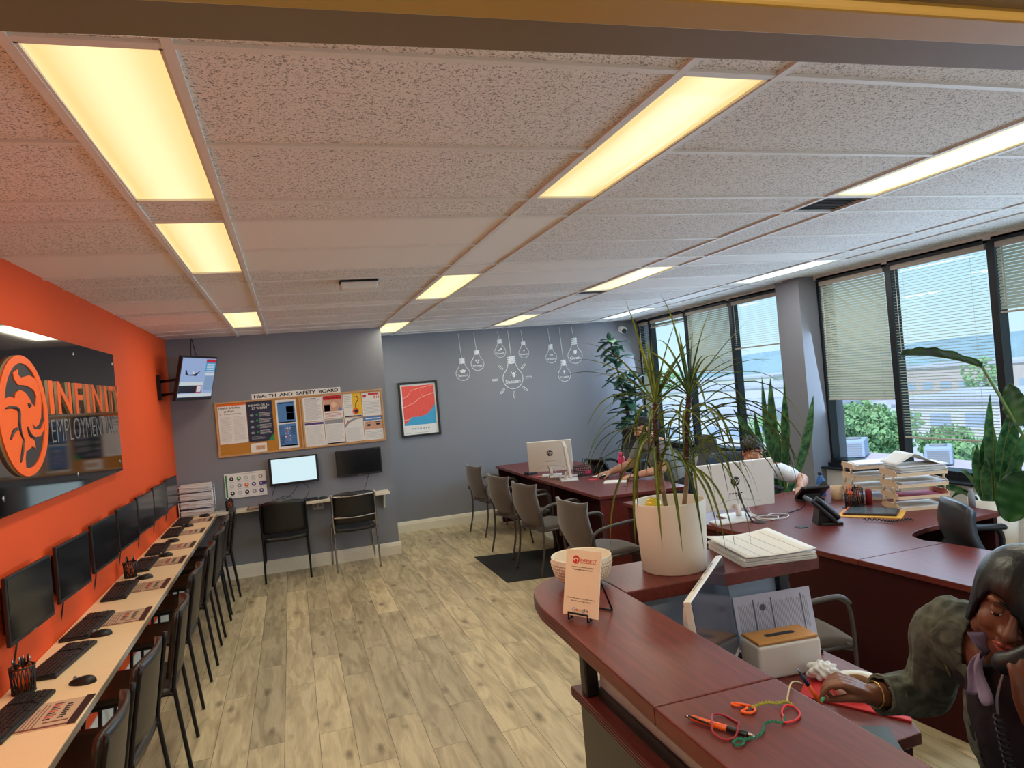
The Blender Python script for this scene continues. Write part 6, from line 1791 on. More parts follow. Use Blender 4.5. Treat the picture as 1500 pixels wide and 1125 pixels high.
for ci, (cpts, n) in enumerate(((c1, 34), (c2, 40))):
    for i in range(n):
        t = i / n
        top = t > 0.72
        zfrac = 0.50 + 0.5 * min(1, t / 0.72)
        p = cpts[min(len(cpts) - 1, int(zfrac * (len(cpts) - 1)))]
        az = i * 2.39996 + q.uniform(-0.2, 0.2)
        el = (math.radians(q.uniform(35, 80)) if top else math.radians(q.uniform(-5, 42)))
        d = V((math.cos(az) * math.cos(el), math.sin(az) * math.cos(el), math.sin(el)))
        Lf = q.uniform(0.26, 0.44) if top else q.uniform(0.32, 0.52)
        dr = q.uniform(0.7, 1.8) if top else q.uniform(2.4, 4.2)
        strap(fol[ci], p, d, Lf, q.uniform(0.009, 0.015), dr, i)
    pt = cpts[-1]
    for (dx, dz, L_, dr) in ((0.10, 1.0, 0.26, 0.1), (-0.12, 1.0, 0.24, 0.3), (0.55, 0.8, 0.34, 0.35), (-0.55, 0.8, 0.36, 1.2), (0.9, 0.6, 0.38, 1.4), (0.25, 0.9, 0.33, 0.6), (-0.85, 0.55, 0.36, 1.9)):
        strap(fol[ci], pt, (dx, q.uniform(-0.25, 0.25), dz), L_, 0.017, dr, 3)
# a few that hang down in front of the pot
for (x, z0, x1, L_) in ((1.25, 1.50, -0.10, 0.56), (1.24, 1.46, 0.06, 0.52), (1.235, 1.52, -0.30, 0.54), (1.25, 1.47, -0.2, 0.50), (1.252, 1.56, -0.55, 0.56), (1.25, 1.44, 0.16, 0.48)):
    strap(fol[0], (x, 2.32, z0), (x1, -0.55, 0.42), L_, 0.016, 4.2, 1)
for (x, z0, x1, L_) in ((1.38, 1.55, 0.35, 0.50), (1.385, 1.62, 0.5, 0.55), (1.375, 1.50, 0.30, 0.44), (1.39, 1.66, 0.7, 0.58), (1.38, 1.58, 0.55, 0.60), (1.385, 1.60, 0.42, 0.62), (1.38, 1.52, 0.62, 0.52), (1.39, 1.64, 0.85, 0.60), (1.375, 1.48, 0.48, 0.48), (1.37, 1.46, 0.12, 0.46), (1.385, 1.62, 0.22, 0.58)):
    strap(fol[1], (x, 2.32, z0), (x1, -0.18, 0.42), L_, 0.017, 3.8, 1)
for f_ in fol: f_.build('leaves', M_drac, dp, T=T)
yb = thing('toy_ball', 'yellow crackled ball resting in the white planter', 'ball', (PX - 0.080, PY - 0.030, 1.343))
MB().ell((0, 0, 0), (0.030, 0.030, 0.030), 24).build('ball', mat('yellow_glass', rgb(222, 196, 28), 0.15, var=0.5, scale=60, spec=0.8), yb)

# rubber plant in the far corner
rp = thing('rubber_plant', 'tall dark green rubber plant in the far corner beside the narrow window', 'plant', (4.36, 8.92, 0))
T = frame_of(rp)
MB().lathe([(0, 0), (0.14, 0), (0.17, 0.30), (0.16, 0.30), (0.15, 0.26), (0, 0.26)], (4.36, 8.92, 0), 32).build('pot', M_potwhite, rp, T=T)
def oval(mb, p, d, up, L, w, curve=0.15, mi=0):
    d = V(d).normalized(); s = d.cross(V(up)).normalized(); n_ = s.cross(d)
    def f(u, v):
        t = u
        ww = w * math.sin(PI * min(1, (t * 0.96 + 0.02)) ** 0.9) ** 0.75
        k = (2 * v - 1)
        return V(p) + d * (L * t) + s * (ww * 0.5 * k) + n_ * (0.12 * w * k * k - curve * L * t * t)
    mb.grid(f, 10, 4, 0.0015, mi)
stems = [[(4.36, 8.92, 0.26), (4.38, 8.90, 0.9), (4.33, 8.88, 1.5), (4.26, 8.88, 1.95), (4.20, 8.88, 2.30)],
         [(4.38, 8.93, 0.26), (4.46, 8.92, 0.8), (4.50, 8.90, 1.3), (4.52, 8.90, 1.75)],
         [(4.35, 8.90, 0.26), (4.34, 8.86, 0.8), (4.36, 8.84, 1.3), (4.40, 8.84, 1.60)]]
lf = MB(); q = random.Random(4)
for sp in stems:
    pp = spline(sp, 8)
    MB().tube(pp, 0.011, 8).build('stem', M_canetop, rp, T=T)
    for i, p in enumerate(pp):
        if p.z < 0.95: continue
        for rep in range(2):
            az = i * 2.4 + rep * 2.9 + q.uniform(-0.3, 0.3)
            el = q.uniform(-0.5, 0.7)
            oval(lf, p, (math.cos(az) * math.cos(el), math.sin(az) * math.cos(el), math.sin(el)), (0, 0, 1), q.uniform(0.19, 0.28), q.uniform(0.10, 0.14))
oval(lf, (4.2, 8.88, 2.30), (-0.3, -0.3, 0.6), (0, 1, 0.3), 0.13, 0.07); oval(lf, (4.2, 8.88, 2.28), (0.5, -0.2, 0.5), (0, 0, 1), 0.15, 0.08)
lf.build('leaves', M_rubber, rp, T=T)

# snake plants
def sword(mb, p0, p1, w, bow=(0, 0, 0), twist=0.0, cup=0.18, n=14):
    p0, p1, bow = V(p0), V(p1), V(bow)
    ax = (p1 - p0).normalized()
    vw = V((-0.75, -0.66, 0))
    bm = bmesh.new(); rows = []
    for k in range(n + 1):
        t = k / n
        p = p0.lerp(p1, t) + bow * (math.sin(PI * t))
        a = twist * t
        s = ax.cross(vw).normalized(); s = (Matrix.Rotation(a, 3, ax) @ s)
        nn_ = s.cross(ax)
        ww = w * (0.60 + 0.40 * math.sin(PI * min(1, t * 1.25) * 0.5)) * (1 if t < 0.62 else max(0.03, 1 - ((t - 0.62) / 0.38) ** 1.6))
        row = []
        for e in (-1, -0.86, -0.4, 0.4, 0.86, 1):
            row.append(bm.verts.new(p + s * (ww / 2 * e) + nn_ * (cup * ww * e * e + 0.012 * w * math.sin(t * 26) * e)))
        rows.append(row)
    for a_, b_ in zip(rows, rows[1:]):
        for j in range(5):
            f = bm.faces.new((a_[j], a_[j + 1], b_[j + 1], b_[j])); f.smooth = True
            f.material_index = 1 if j in (0, 4) else 0
    bmesh.ops.solidify(bm, geom=bm.faces[:], thickness=0.003)
    mb.add(bm)
def snake(name, label, c, pot, leaves, rest=None):
    t = thing(name, label, 'plant', c, 0, 'snake plants')
    F_ = frame_of(t)
    r0, r1, h = pot
    MB().lathe([(0, 0), (r0, 0), (r1, h), (r1 - 0.008, h), (r1 - 0.012, h - 0.03), (0, h - 0.03)], c, 40).build('pot', M_potwhite, t, T=F_)
    for (a, b_, w_, bow, tw) in leaves:
        m = MB(); sword(m, a, b_, w_, bow, tw)
        m.build('leaf', [M_snakecen, M_snakeedge], t, T=F_)
    return t
cb = (4.27, 5.53, 0)
zb = 0.60
snake('snake_plant', 'snake plant in a white pot behind the dark-haired man', cb, (0.12, 0.15, 0.62), [
    ((4.13, 5.52, zb), (3.73, 5.50, 1.43), 0.075, (0.02, 0, 0.06), 0.2), ((4.16, 5.54, zb), (4.06, 5.50, 1.69), 0.055, (-0.03, 0, 0), 0.5), ((4.19, 5.52, zb), (4.15, 5.50, 1.67), 0.085, (-0.03, 0, 0), 0.1),
    ((4.22, 5.55, zb), (4.29, 5.50, 1.56), 0.085, (0.02, 0, 0), -0.2), ((4.24, 5.58, zb), (4.31, 5.52, 1.72), 0.035, (0.03, 0, 0), 0.4), ((4.26, 5.54, zb), (4.60, 5.50, 1.47), 0.085, (0.04, 0, -0.04), -0.1),
    ((4.15, 5.60, zb), (4.02, 5.60, 1.40), 0.06, (-0.02, 0, 0), 0.3), ((4.24, 5.60, zb), (4.24, 5.60, 1.25), 0.07, (0.0, 0, 0), 0.6), ((4.18, 5.48, zb), (4.10, 5.44, 1.10), 0.06, (-0.02, 0, 0), 0.2)])
cr_ = (4.50, 3.72, 0.38)
zr = 0.72
snake('snake_plant', 'snake plant in a cream pot right of the desk trays', cr_, (0.12, 0.145, 0.38), [
    ((4.49, 3.72, zr), (4.50, 3.67, 1.47), 0.06, (0.0, 0.015, 0), 0.1), ((4.50, 3.76, zr), (4.50, 3.735, 1.20), 0.08, (0, 0.01, 0), 0.3), ((4.50, 3.77, zr), (4.50, 3.80, 1.12), 0.075, (0, 0.02, 0), 0.0),
    ((4.50, 3.68, zr), (4.50, 3.54, 1.37), 0.06, (0, 0.03, 0), 0.2), ((4.50, 3.66, zr), (4.50, 3.49, 1.34), 0.085, (0, 0.0, 0), -0.3), ((4.48, 3.66, zr), (4.48, 3.40, 1.30), 0.08, (0, -0.01, 0), 0.2),
    ((4.52, 3.74, zr), (4.53, 3.70, 1.30), 0.07, (0, 0, 0), 0.5), ((4.47, 3.72, zr), (4.46, 3.71, 1.02), 0.075, (0, 0.01, 0), -0.2),
    ((4.46, 3.80, 0.75), (4.40, 4.15, 0.775), 0.05, (0, 0, 0.05), 0.2), ((4.49, 3.79, 0.74), (4.49, 3.98, 0.90), 0.03, (0, 0.0, 0.09), 0.3), ((4.47, 3.80, 0.74), (4.44, 4.0, 0.72), 0.035, (0, 0, 0.06), 0.3)])
pedestal = thing('plant_stand', 'tan wooden box stand under the cream pot by the window', 'stand', (4.50, 3.66, 0))
MB().box(-0.20, 0.20, -0.28, 0.20, 0, 0.38, bev=0.006).build('box', mat('tan_wood', rgb(206, 162, 112), 0.5, var=0.12, scale=14), pedestal)
# paddle-leaved plant whose leaves reach in from the right
bp_ = thing('bird_of_paradise', 'large paddle-leaved plant reaching in from the right edge', 'plant', (4.30, 3.02, 0))
F_ = frame_of(bp_)
MB().lathe([(0, 0), (0.13, 0), (0.16, 0.36), (0.15, 0.36), (0.14, 0.32), (0, 0.32)], (4.30, 3.02, 0), 36).build('pot', M_potwhite, bp_, T=F_)
def paddle(stem, p, d, up, L, w, curve, name='leaf'):
    m = MB()
    d = V(d).normalized(); s = d.cross(V(up)).normalized(); n_ = s.cross(d)
    def f(u, v):
        ww = w * (math.sin(PI * min(1.0, u ** 0.85 * 0.985 + 0.012)) ** 0.6)
        k = 2 * v - 1
        return V(p) + d * (L * u) + s * (ww * 0.5 * k) + n_ * (0.10 * w * abs(k) ** 1.5 - curve * L * u * u + 0.006 * math.sin(u * 30) * abs(k))
    m.grid(f, 22, 8, 0.0018)
    lo2 = m.build(name, M_bop, bp_, T=F_)
    mid = MB().tube([V(p) + d * (L * k / 10) - n_ * (curve * L * (k / 10) ** 2 + 0.003) for k in range(11)], [0.006 * (1 - 0.085 * k) for k in range(11)], 6)
    mid.tube(spline(stem + [p], 8), 0.010, 8)
    mid.build('leaf_stalk', mat('green_stalk', rgb(86, 116, 58), 0.45), bp_, T=F_)
paddle([(4.28, 3.05, 0.3), (4.24, 3.10, 0.9), (4.20, 3.24, 1.25)], (4.20, 3.46, 1.665), (0.02, 0.55, 0.22), (0.45, 0, 1), 0.60, 0.23, 0.22)
paddle([(4.30, 3.05, 0.3), (4.28, 3.06, 0.8), (4.22, 3.14, 1.15)], (4.20, 3.22, 1.30), (0.05, 0.22, 0.5), (-0.9, 0.1, 0.4), 0.28, 0.16, 0.1)
paddle([(4.28, 3.02, 0.3), (4.22, 3.06, 0.75), (4.14, 3.14, 1.02)], (4.12, 3.17, 1.04), (-0.10, 0.22, -0.62), (-0.80, -0.6, 0.1), 0.34, 0.22, 0.08)
paddle([(4.32, 3.02, 0.3), (4.40, 2.95, 0.9), (4.45, 2.85, 1.4)], (4.48, 2.8, 1.6), (0.1, -0.5, 0.4), (0, 0, 1), 0.5, 0.22, 0.3)
# ------------------------------------------------------------------ people
def limb(mb, pts, rads, n=6, seg=14, flat=1.0, mi=0):
    """rounded tapering limb through pts"""
    P = spline(pts, n)
    Rr = [V((r, 0, 0)) for r in rads]
    R_ = [max(0.002, v.x) for v in spline(Rr, n)]
    a, b = P[0], P[-1]
    da, db = (P[0] - P[1]).normalized(), (P[-1] - P[-2]).normalized()
    capA, capB = [], []
    for k in range(4, 0, -1):
        th = k / 4 * PI / 2 * 0.97
        capA.append((a + da * R_[0] * math.sin(th), R_[0] * math.cos(th)))
    for k in range(1, 5):
        th = k / 4 * PI / 2 * 0.97
        capB.append((b + db * R_[-1] * math.sin(th), R_[-1] * math.cos(th)))
    pts2 = [c[0] for c in capA] + P + [c[0] for c in capB]
    rr2 = [c[1] for c in capA] + R_ + [c[1] for c in capB]
    mb.tube(pts2, rr2, seg, mi)
    return mb

def head(mb, M, s=1.0, neck=None, nose=1.0):
    def e(c, r): mb.ell((0, 0, 0), (1, 1, 1), 20) if False else mb.add(_sph(), 0, M @ Matrix.Diagonal((s, s, s, 1)) @ Tr(*c) @ Matrix.Diagonal((r[0], r[1], r[2], 1)))
    e((0, -0.012, 0.032), (0.074, 0.094, 0.088))
    e((0, 0.022, -0.025), (0.064, 0.066, 0.082))
    e((0, 0.046, -0.082), (0.036, 0.036, 0.032))
    e((0, 0.066, -0.098), (0.019, 0.016, 0.014))
    for q_ in (-1, 1):
        e((q_ * 0.036, 0.052, -0.030), (0.027, 0.030, 0.028))
        e((q_ * 0.050, 0.010, -0.066), (0.022, 0.036, 0.030))
        e((q_ * 0.029, 0.072, 0.026), (0.026, 0.017, 0.010))
        e((q_ * 0.074, -0.012, -0.010), (0.009, 0.020, 0.030))
        e((q_ * 0.013, 0.093, -0.033), (0.009 * nose, 0.010, 0.008))
        e((q_ * 0.031, 0.074, 0.004), (0.015, 0.012, 0.010))
    P = [M @ (V(p) * s) for p in ((0, 0.080, 0.018), (0, 0.094, -0.010), (0, 0.107, -0.030))]
    limb(mb, P, [0.009 * s, 0.0105 * s, 0.0125 * s * nose], 4, 10)
    e((0, 0.086, -0.060), (0.023, 0.011, 0.0075)); e((0, 0.084, -0.072), (0.020, 0.011, 0.0085))
def _sph():
    bm = bmesh.new(); bmesh.ops.create_uvsphere(bm, u_segments=20, v_segments=14, radius=1.0)
    return bm
def face_parts(o, M, s, brow_m, lip_m=None, iris=(0.0, 0.0), lid=0.45, skin=None):
    """eyes with lids, brows and lips as children of the body"""
    for q_ in (-1, 1):
        e = MB(); e.add(_sph(), 0, M @ Matrix.Diagonal((s, s, s, 1)) @ Tr(q_ * 0.031, 0.0765, 0.004) @ Matrix.Diagonal((0.0125, 0.0115, 0.0115, 1)))
        eo = e.build('eye', mat('eye_white', rgb(228, 222, 214), 0.2), o, smooth=True)
        i_2 = MB(); i_2.add(_sph(), 0, M @ Matrix.Diagonal((s, s, s, 1)) @ Tr(q_ * 0.031 + iris[0], 0.0860, 0.003 + iris[1]) @ Matrix.Diagonal((0.0056, 0.0028, 0.0056, 1)))
        i_2.build('iris', mat('dark_iris', rgb(30, 18, 14), 0.1), eo, smooth=True)
        lb = MB()
        def lidf(u, v):
            a = (u - 0.5) * PI * 0.96; b_ = PI / 2 - v * PI * lid
            return M @ (V((q_ * 0.031 + 0.0135 * math.sin(a) * max(0.12, math.sin(PI / 2 - abs(b_) * 0.5)), 0.0765 + 0.0128 * math.cos(a) * math.cos(b_), 0.004 + 0.0126 * math.sin(b_))) * s)
        lb.grid(lidf, 12, 6, 0.0012); lb.build('eyelid', skin, eo)
        bb = MB(); limb(bb, [M @ (V(p) * s) for p in ((q_ * 0.013, 0.0905, 0.022), (q_ * 0.030, 0.0885, 0.029), (q_ * 0.050, 0.074, 0.022))], [0.0032, 0.0034, 0.0018], 4, 8)
        bb.build('eyebrow', brow_m, o)
    if lip_m:
        l_ = MB()
        limb(l_, [M @ (V(p) * s) for p in ((-0.023, 0.0845, -0.064), (-0.010, 0.0965, -0.0590), (0, 0.0970, -0.0605), (0.010, 0.0965, -0.0590), (0.023, 0.0845, -0.064))], [0.0025, 0.0050, 0.0045, 0.0050, 0.0025], 4, 8)
        limb(l_, [M @ (V(p) * s) for p in ((-0.020, 0.0845, -0.068), (0, 0.0945, -0.0735), (0.020, 0.0845, -0.068))], [0.0030, 0.0068, 0.0030], 4, 8)
        l_.build('lips', lip_m, o)

def hand(mb, M, curls, thumb=(0.6, 0.3), s=1.0, spread=0.06, nails=None):
    """wrist at the origin, +y to the fingers, +z the back of the hand, +x the thumb side"""
    def W(p): return M @ (V(p) * s)
    for x in (-0.026, -0.009, 0.009, 0.026):
        limb(mb, [W((x * 0.55, -0.012, 0)), W((x, 0.045, 0.003)), W((x * 1.08, 0.088 - abs(x + 0.004) * 0.18, 0.002))], [0.015 * s, 0.0135 * s, 0.0105 * s], 3, 10)
    tips = []
    for i, x in enumerate((0.028, 0.0095, -0.0095, -0.027)):
        L_ = (0.070, 0.079, 0.073, 0.058)[i]
        p = V((x * 1.08, 0.088 - abs(x + 0.004) * 0.18, 0.002)); a = 0.0
        pts = [p.copy()]
        sx = (0.028 - i * 0.0185) * spread * 10 / 10
        for k, fr in enumerate((0.44, 0.31, 0.25)):
            c_ = curls[i]; a += (c_ * (0.9, 1.1, 0.75)[k])
            d = V((math.sin((1.5 - i) * spread), math.cos(a), -math.sin(a)))
            p = p + d.normalized() * (L_ * fr); pts.append(p.copy())
        limb(mb, [W(q) for q in pts], [0.0098 * s, 0.0086 * s, 0.0080 * s, 0.0066 * s], 4, 10)
        tips.append((W(pts[-1]), (W(pts[-1]) - W(pts[-2])).normalized()))
    b0 = V((0.022, 0.018, -0.004)); out, cl = thumb
    d = V((math.sin(out), math.cos(out) * math.cos(cl), -math.sin(cl)))
    p1 = b0 + d * 0.040
    d2 = V((math.sin(out - 0.45), math.cos(out - 0.45) * math.cos(cl + 0.25), -math.sin(cl + 0.25)))
    p2 = p1 + d2 * 0.030
    d3 = V((math.sin(out - 0.75), math.cos(out - 0.75) * math.cos(cl + 0.35), -math.sin(cl + 0.35)))
    p3 = p2 + d3 * 0.024
    limb(mb, [W(b0), W(p1), W(p2), W(p3)], [0.0155 * s, 0.0118 * s, 0.0100 * s, 0.0075 * s], 4, 10)
    tips.append((W(p3), (W(p3) - W(p2)).normalized()))
    return tips

def fuse(mb, voxel, smooth=3):
    """one continuous surface from overlapping closed shapes"""
    me = bpy.data.meshes.new('raw'); mb.bm.to_mesh(me); mb.bm.free()
    o = bpy.data.objects.new('raw', me); COL.objects.link(o)
    r = o.modifiers.new('r', 'REMESH'); r.mode = 'VOXEL'; r.voxel_size = voxel; r.use_smooth_shade = True
    s = o.modifiers.new('s', 'SMOOTH'); s.factor = 0.5; s.iterations = smooth
    bpy.context.view_layer.update()
    dg = bpy.context.evaluated_depsgraph_get()
    m2 = bpy.data.meshes.new_from_object(o.evaluated_get(dg))
    bpy.data.objects.remove(o); bpy.data.meshes.remove(me)
    out = MB(); out.bm.from_mesh(m2); bpy.data.meshes.remove(m2)
    for f in out.bm.faces: f.smooth = True
    return out

def frame(o, y, z):
    """4x4: +y along y, +z near z, origin o"""
    y = V(y).normalized(); x = y.cross(V(z)).normalized(); z = x.cross(y)
    return axes(x, y, z, o)

def person(label, loc):
    return thing('person', label, 'person', loc)
def skin_mat(name, c, c2):
    m = leaf_mat(name, c, c2, scale=9)
    b = m.node_tree.nodes['Principled BSDF']; b.inputs['Roughness'].default_value = 0.45; b.inputs['Subsurface Weight'].default_value = 0.08; b.inputs['Subsurface Radius'].default_value = (0.02, 0.008, 0.005)
    return m
def cloth_mat(name, c, c2, scale=14, bump=0.6):
    m = mat(name, c, 0.9)
    nt, N, L, b = nodes(m)
    tc = N.new('ShaderNodeTexCoord'); nz = N.new('ShaderNodeTexNoise'); nz.inputs['Scale'].default_value = scale; nz.inputs['Detail'].default_value = 5; nz.inputs['Distortion'].default_value = 1.0
    L.new(tc.outputs['Object'], nz.inputs['Vector'])
    cr = N.new('ShaderNodeValToRGB'); cr.color_ramp.elements[0].position = 0.35; cr.color_ramp.elements[0].color = c; cr.color_ramp.elements[1].position = 0.68; cr.color_ramp.elements[1].color = c2
    L.new(nz.outputs['Fac'], cr.inputs['Fac']); L.new(cr.outputs['Color'], b.inputs['Base Color'])
    bp = N.new('ShaderNodeBump'); bp.inputs['Strength'].default_value = bump; bp.inputs['Distance'].default_value = 0.01
    L.new(nz.outputs['Fac'], bp.inputs['Height']); L.new(bp.outputs['Normal'], b.inputs['Normal'])
    return m
M_hair = mat('black_hair', rgb(10, 9, 9), 0.38, var=0.4, scale=60)
_nt, _N, _L, _b = nodes(M_hair)
_tc = _N.new('ShaderNodeTexCoord'); _mp = _N.new('ShaderNodeMapping'); _mp.inputs['Scale'].default_value = (110, 110, 5); _nz = _N.new('ShaderNodeTexNoise'); _nz.inputs['Scale'].default_value = 1.0; _nz.inputs['Detail'].default_value = 3
_bp = _N.new('ShaderNodeBump'); _bp.inputs['Strength'].default_value = 0.35; _bp.inputs['Distance'].default_value = 0.004
_L.new(_tc.outputs['Object'], _mp.inputs['Vector']); _L.new(_mp.outputs[0], _nz.inputs['Vector']); _L.new(_nz.outputs['Fac'], _bp.inputs['Height']); _L.new(_bp.outputs[0], _b.inputs['Normal'])

# --- receptionist
wm = person('woman in a faded denim jacket holding a phone handset behind the counter', (1.58, 1.22, 0))
T = frame_of(wm)
M_skinD = skin_mat('deep_brown_skin', rgb(112, 66, 44), rgb(140, 86, 58))
M_top = cloth_mat('dark_plum_top', rgb(34, 22, 28), rgb(46, 32, 38))
M_denim = cloth_mat('faded_grey_denim', rgb(70, 72, 62), rgb(112, 112, 96), 18, 0.9)
M_trousers = cloth_mat('dark_trousers', rgb(28, 28, 34), rgb(38, 38, 44))
hf = V((-0.82, -0.54, -0.14)).normalized()
HM = frame((1.478, 1.186, 1.246), hf, (0.16, -0.24, 0.956))
b = MB(); head(b, HM, 1.0, nose=1.2)
limb(b, [HM @ V((0, -0.025, -0.05)), (1.475, 1.225, 1.12), (1.495, 1.225, 1.06)], [0.052, 0.050, 0.062])
limb(b, [(1.492, 1.225, 1.05), (1.515, 1.22, 0.96), (1.55, 1.22, 0.80), (1.60, 1.22, 0.58)], [0.075, 0.100, 0.095, 0.12])
RSH, REL, RWR = V((1.49, 1.375, 1.125)), V((1.545, 1.515, 0.905)), V((1.369, 1.522, 0.935))
LSH, LEL, LWR = V((1.475, 1.065, 1.105)), V((1.50, 1.00, 0.86)), V((1.374, 1.080, 1.062))
limb(b, [(1.49, 1.24, 1.07), RSH, REL], [0.06, 0.050, 0.042]); limb(b, [REL, (RWR + REL) / 2, RWR], [0.042, 0.036, 0.027])
limb(b, [(1.49, 1.20, 1.07), LSH, LEL], [0.06, 0.050, 0.042]); limb(b, [LEL, (LWR + LEL) / 2, LWR], [0.042, 0.037, 0.028])
RH = frame(RWR, (-0.78, 0.44, 0.44), (0.30, -0.22, 0.92))
RH = RH @ Matrix.Diagonal((-1, 1, 1, 1))
tipsR = hand(b, RH, (0.58, 0.80, 1.0, 1.15), (0.22, 0.42), 0.98, 0.03)
LH = frame(LWR, (-0.22, -0.14, 0.95), (-0.62, -0.74, -0.2))
tipsL = hand(b, LH, (0.62, 0.66, 0.70, 0.74), (0.55, 0.75), 0.98, 0.04)
for s, y in ((1, 1.315), (-1, 1.125)):
    limb(b, [(1.60, y - 0.02 * s, 0.56), (1.36, y + 0.01 * s, 0.57), (1.20, y + 0.01 * s, 0.55)], [0.085, 0.075, 0.055])
    limb(b, [(1.20, y + 0.01 * s, 0.54), (1.22, y, 0.30), (1.26, y, 0.09)], [0.055, 0.052, 0.035])
    limb(b, [(1.28, y, 0.045), (1.20, y, 0.04), (1.10, y, 0.035)], [0.036, 0.034, 0.026])
fb = fuse(b, 0.0038, 3)
body = fb.build('body', M_skinD, wm, T=T)
face_parts(body, HM, 1.0, M_hair, mat('lip_rose', rgb(150, 70, 62), 0.3), (0.0, -0.002), 0.50, M_skinD) if False else None
# face pieces carry the same frame shift as the body
def face_on(o, M, s, brow_m, lip_m, iris, lid, skin, T):
    before = set(bpy.data.objects)
    face_parts(o, T.inverted() @ M, s, brow_m, lip_m, iris, lid, skin)
face_on(body, HM, 1.0, M_hair, mat('lip_rose', rgb(158, 72, 60), 0.3), (0.0, -0.003), 0.52, M_skinD, T)
# bob with a side-swept fringe
def bob(u, v):
    ph = (u - 0.5) * 2 * PI            # 0 front, + her right
    dg_ = math.degrees(ph)
    keys_ = [(-180, -0.115), (-120, -0.115), (-80, -0.105), (-45, -0.085), (-25, -0.035), (0, 0.012), (22, 0.040), (42, 0.040), (58, 0.0), (72, -0.070), (120, -0.105), (180, -0.115)]
    for (a0, z0), (a1, z1) in zip(keys_, keys_[1:]):
        if a0 <= dg_ <= a1:
            t_ = (dg_ - a0) / (a1 - a0); t_ = t_ * t_ * (3 - 2 * t_); zb_ = z0 + (z1 - z0) * t_; break
    zt = 0.130
    z = zt + (zb_ - zt) * (1 - math.cos(v * PI / 2)) ** 0.9
    h_ = (z - 0.03) / 0.100
    if z > 0.03: k_ = math.sqrt(max(0.0, 1 - h_ * h_))
    else: k_ = 1.0 + (0.06 if dg_ < 0 or dg_ > 110 else -0.06) * min(1, (0.03 - z) / 0.14)
    a_, b_ = ((0.078 if 0 < dg_ < 150 else 0.084) + 0.008 * math.sin(ph) ** 2) * k_, 0.106 * k_
    wv = 1 + 0.012 * math.sin(ph * 23) * v
    return (T.inverted() @ HM) @ V((a_ * math.sin(ph) * wv, b_ * math.cos(ph) * wv - 0.008, z))
MB().grid(bob, 72, 20, 0.010).build('hair', M_hair, wm)
# clothes
c = MB()
limb(c, [(1.498, 1.225, 1.045), (1.515, 1.22, 0.96), (1.55, 1.22, 0.80), (1.60, 1.22, 0.60)], [0.098, 0.115, 0.108, 0.125])
limb(c, [(1.50, 1.30, 1.06), (1.50, 1.15, 1.05)], [0.070, 0.070])
fuse(c, 0.006, 4).build('top', M_top, wm, T=T)
c = MB()
for s, y in ((1, 1.315), (-1, 1.125)):
    limb(c, [(1.62, y - 0.02 * s, 0.56), (1.36, y + 0.01 * s, 0.57), (1.20, y + 0.01 * s, 0.55)], [0.100, 0.085, 0.065])
    limb(c, [(1.20, y + 0.01 * s, 0.54), (1.22, y, 0.30), (1.26, y, 0.10)], [0.064, 0.062, 0.055])
limb(c, [(1.60, 1.30, 0.57), (1.60, 1.14, 0.57)], [0.125, 0.125])
fuse(c, 0.007, 4).build('trousers', M_trousers, wm, T=T)
c = MB()
limb(c, [(1.515, 1.225, 1.065), (1.535, 1.22, 0.96), (1.57, 1.22, 0.82), (1.595, 1.22, 0.72)], [0.105, 0.135, 0.130, 0.135])
CU_R, CU_L = RWR.lerp(REL, 0.22), LWR.lerp(LEL, 0.42)
limb(c, [(1.51, 1.25, 1.07), RSH + V((0, 0.0, 0.004)), RSH.lerp(REL, 0.5), REL], [0.085, 0.078, 0.064, 0.060])
limb(c, [REL, REL.lerp(CU_R, 0.5), CU_R], [0.060, 0.055, 0.049])
limb(c, [(1.51, 1.19, 1.06), LSH, LSH.lerp(LEL, 0.5), LEL], [0.085, 0.076, 0.064, 0.060])
limb(c, [LEL, LEL.lerp(CU_L, 0.5), CU_L], [0.060, 0.055, 0.050])
jk = fuse(c, 0.005, 3)
kill = []
aR, aL = (CU_R - REL).normalized(), (CU_L - LEL).normalized()
for f in jk.bm.faces:
    p = f.calc_center_median()
    front = p.x < 1.515 + (1.06 - p.z) * 0.22 and abs(p.y - 1.205) < 0.048 + max(0, (0.98 - p.z)) * 0.08 and p.z < 1.10
    collar = p.z > 1.085 and abs(p.y - 1.225) < 0.062 and p.x > 1.40
    cuff = (p - CU_R).dot(aR) > 0.012 and (p - CU_R).length < 0.12 or (p - CU_L).dot(aL) > 0.012 and (p - CU_L).length < 0.12
    if front or collar or cuff or p.z < 0.74: kill.append(f)
bmesh.ops.delete(jk.bm, geom=kill, context='FACES')
for vtx in jk.bm.verts:
    n_ = vtx.normal; p = vtx.co
    vtx.co = p + n_ * (0.0035 * math.sin(p.z * 70 + 9 * math.sin(p.y * 21)) * math.sin(p.x * 40 + p.y * 30))
bmesh.ops.solidify(jk.bm, geom=jk.bm.faces[:], thickness=0.004)
jo = jk.build('denim_jacket', M_denim, wm, T=T)
for (c_, ax_, r_) in ((CU_R, aR, 0.0485), (CU_L, aL, 0.0505)):
    cf = MB()
    sd_ = ax_.orthogonal().normalized(); bd_ = ax_.cross(sd_)
    for off in (0.008, -0.030):
        cf.tube([c_ + ax_ * off + (sd_ * math.cos(2 * PI * k / 24) + bd_ * math.sin(2 * PI * k / 24)) * r_ for k in range(24)], 0.0035, 6, closed=True)
    cf.build('cuff', M_denim, jo, T=T)
sm_ = MB()
for k in range(2):
    o_ = 0.012 * k
    sm_.tube(spline([(1.445 + o_, 1.335, 1.165), (1.430 + o_, 1.35, 1.10), (1.452 + o_, 1.35, 1.03)], 6), 0.0018, 5)
st_o = sm_.build('stitching', mat('tan_thread', rgb(150, 138, 92), 0.8), jo, T=T)
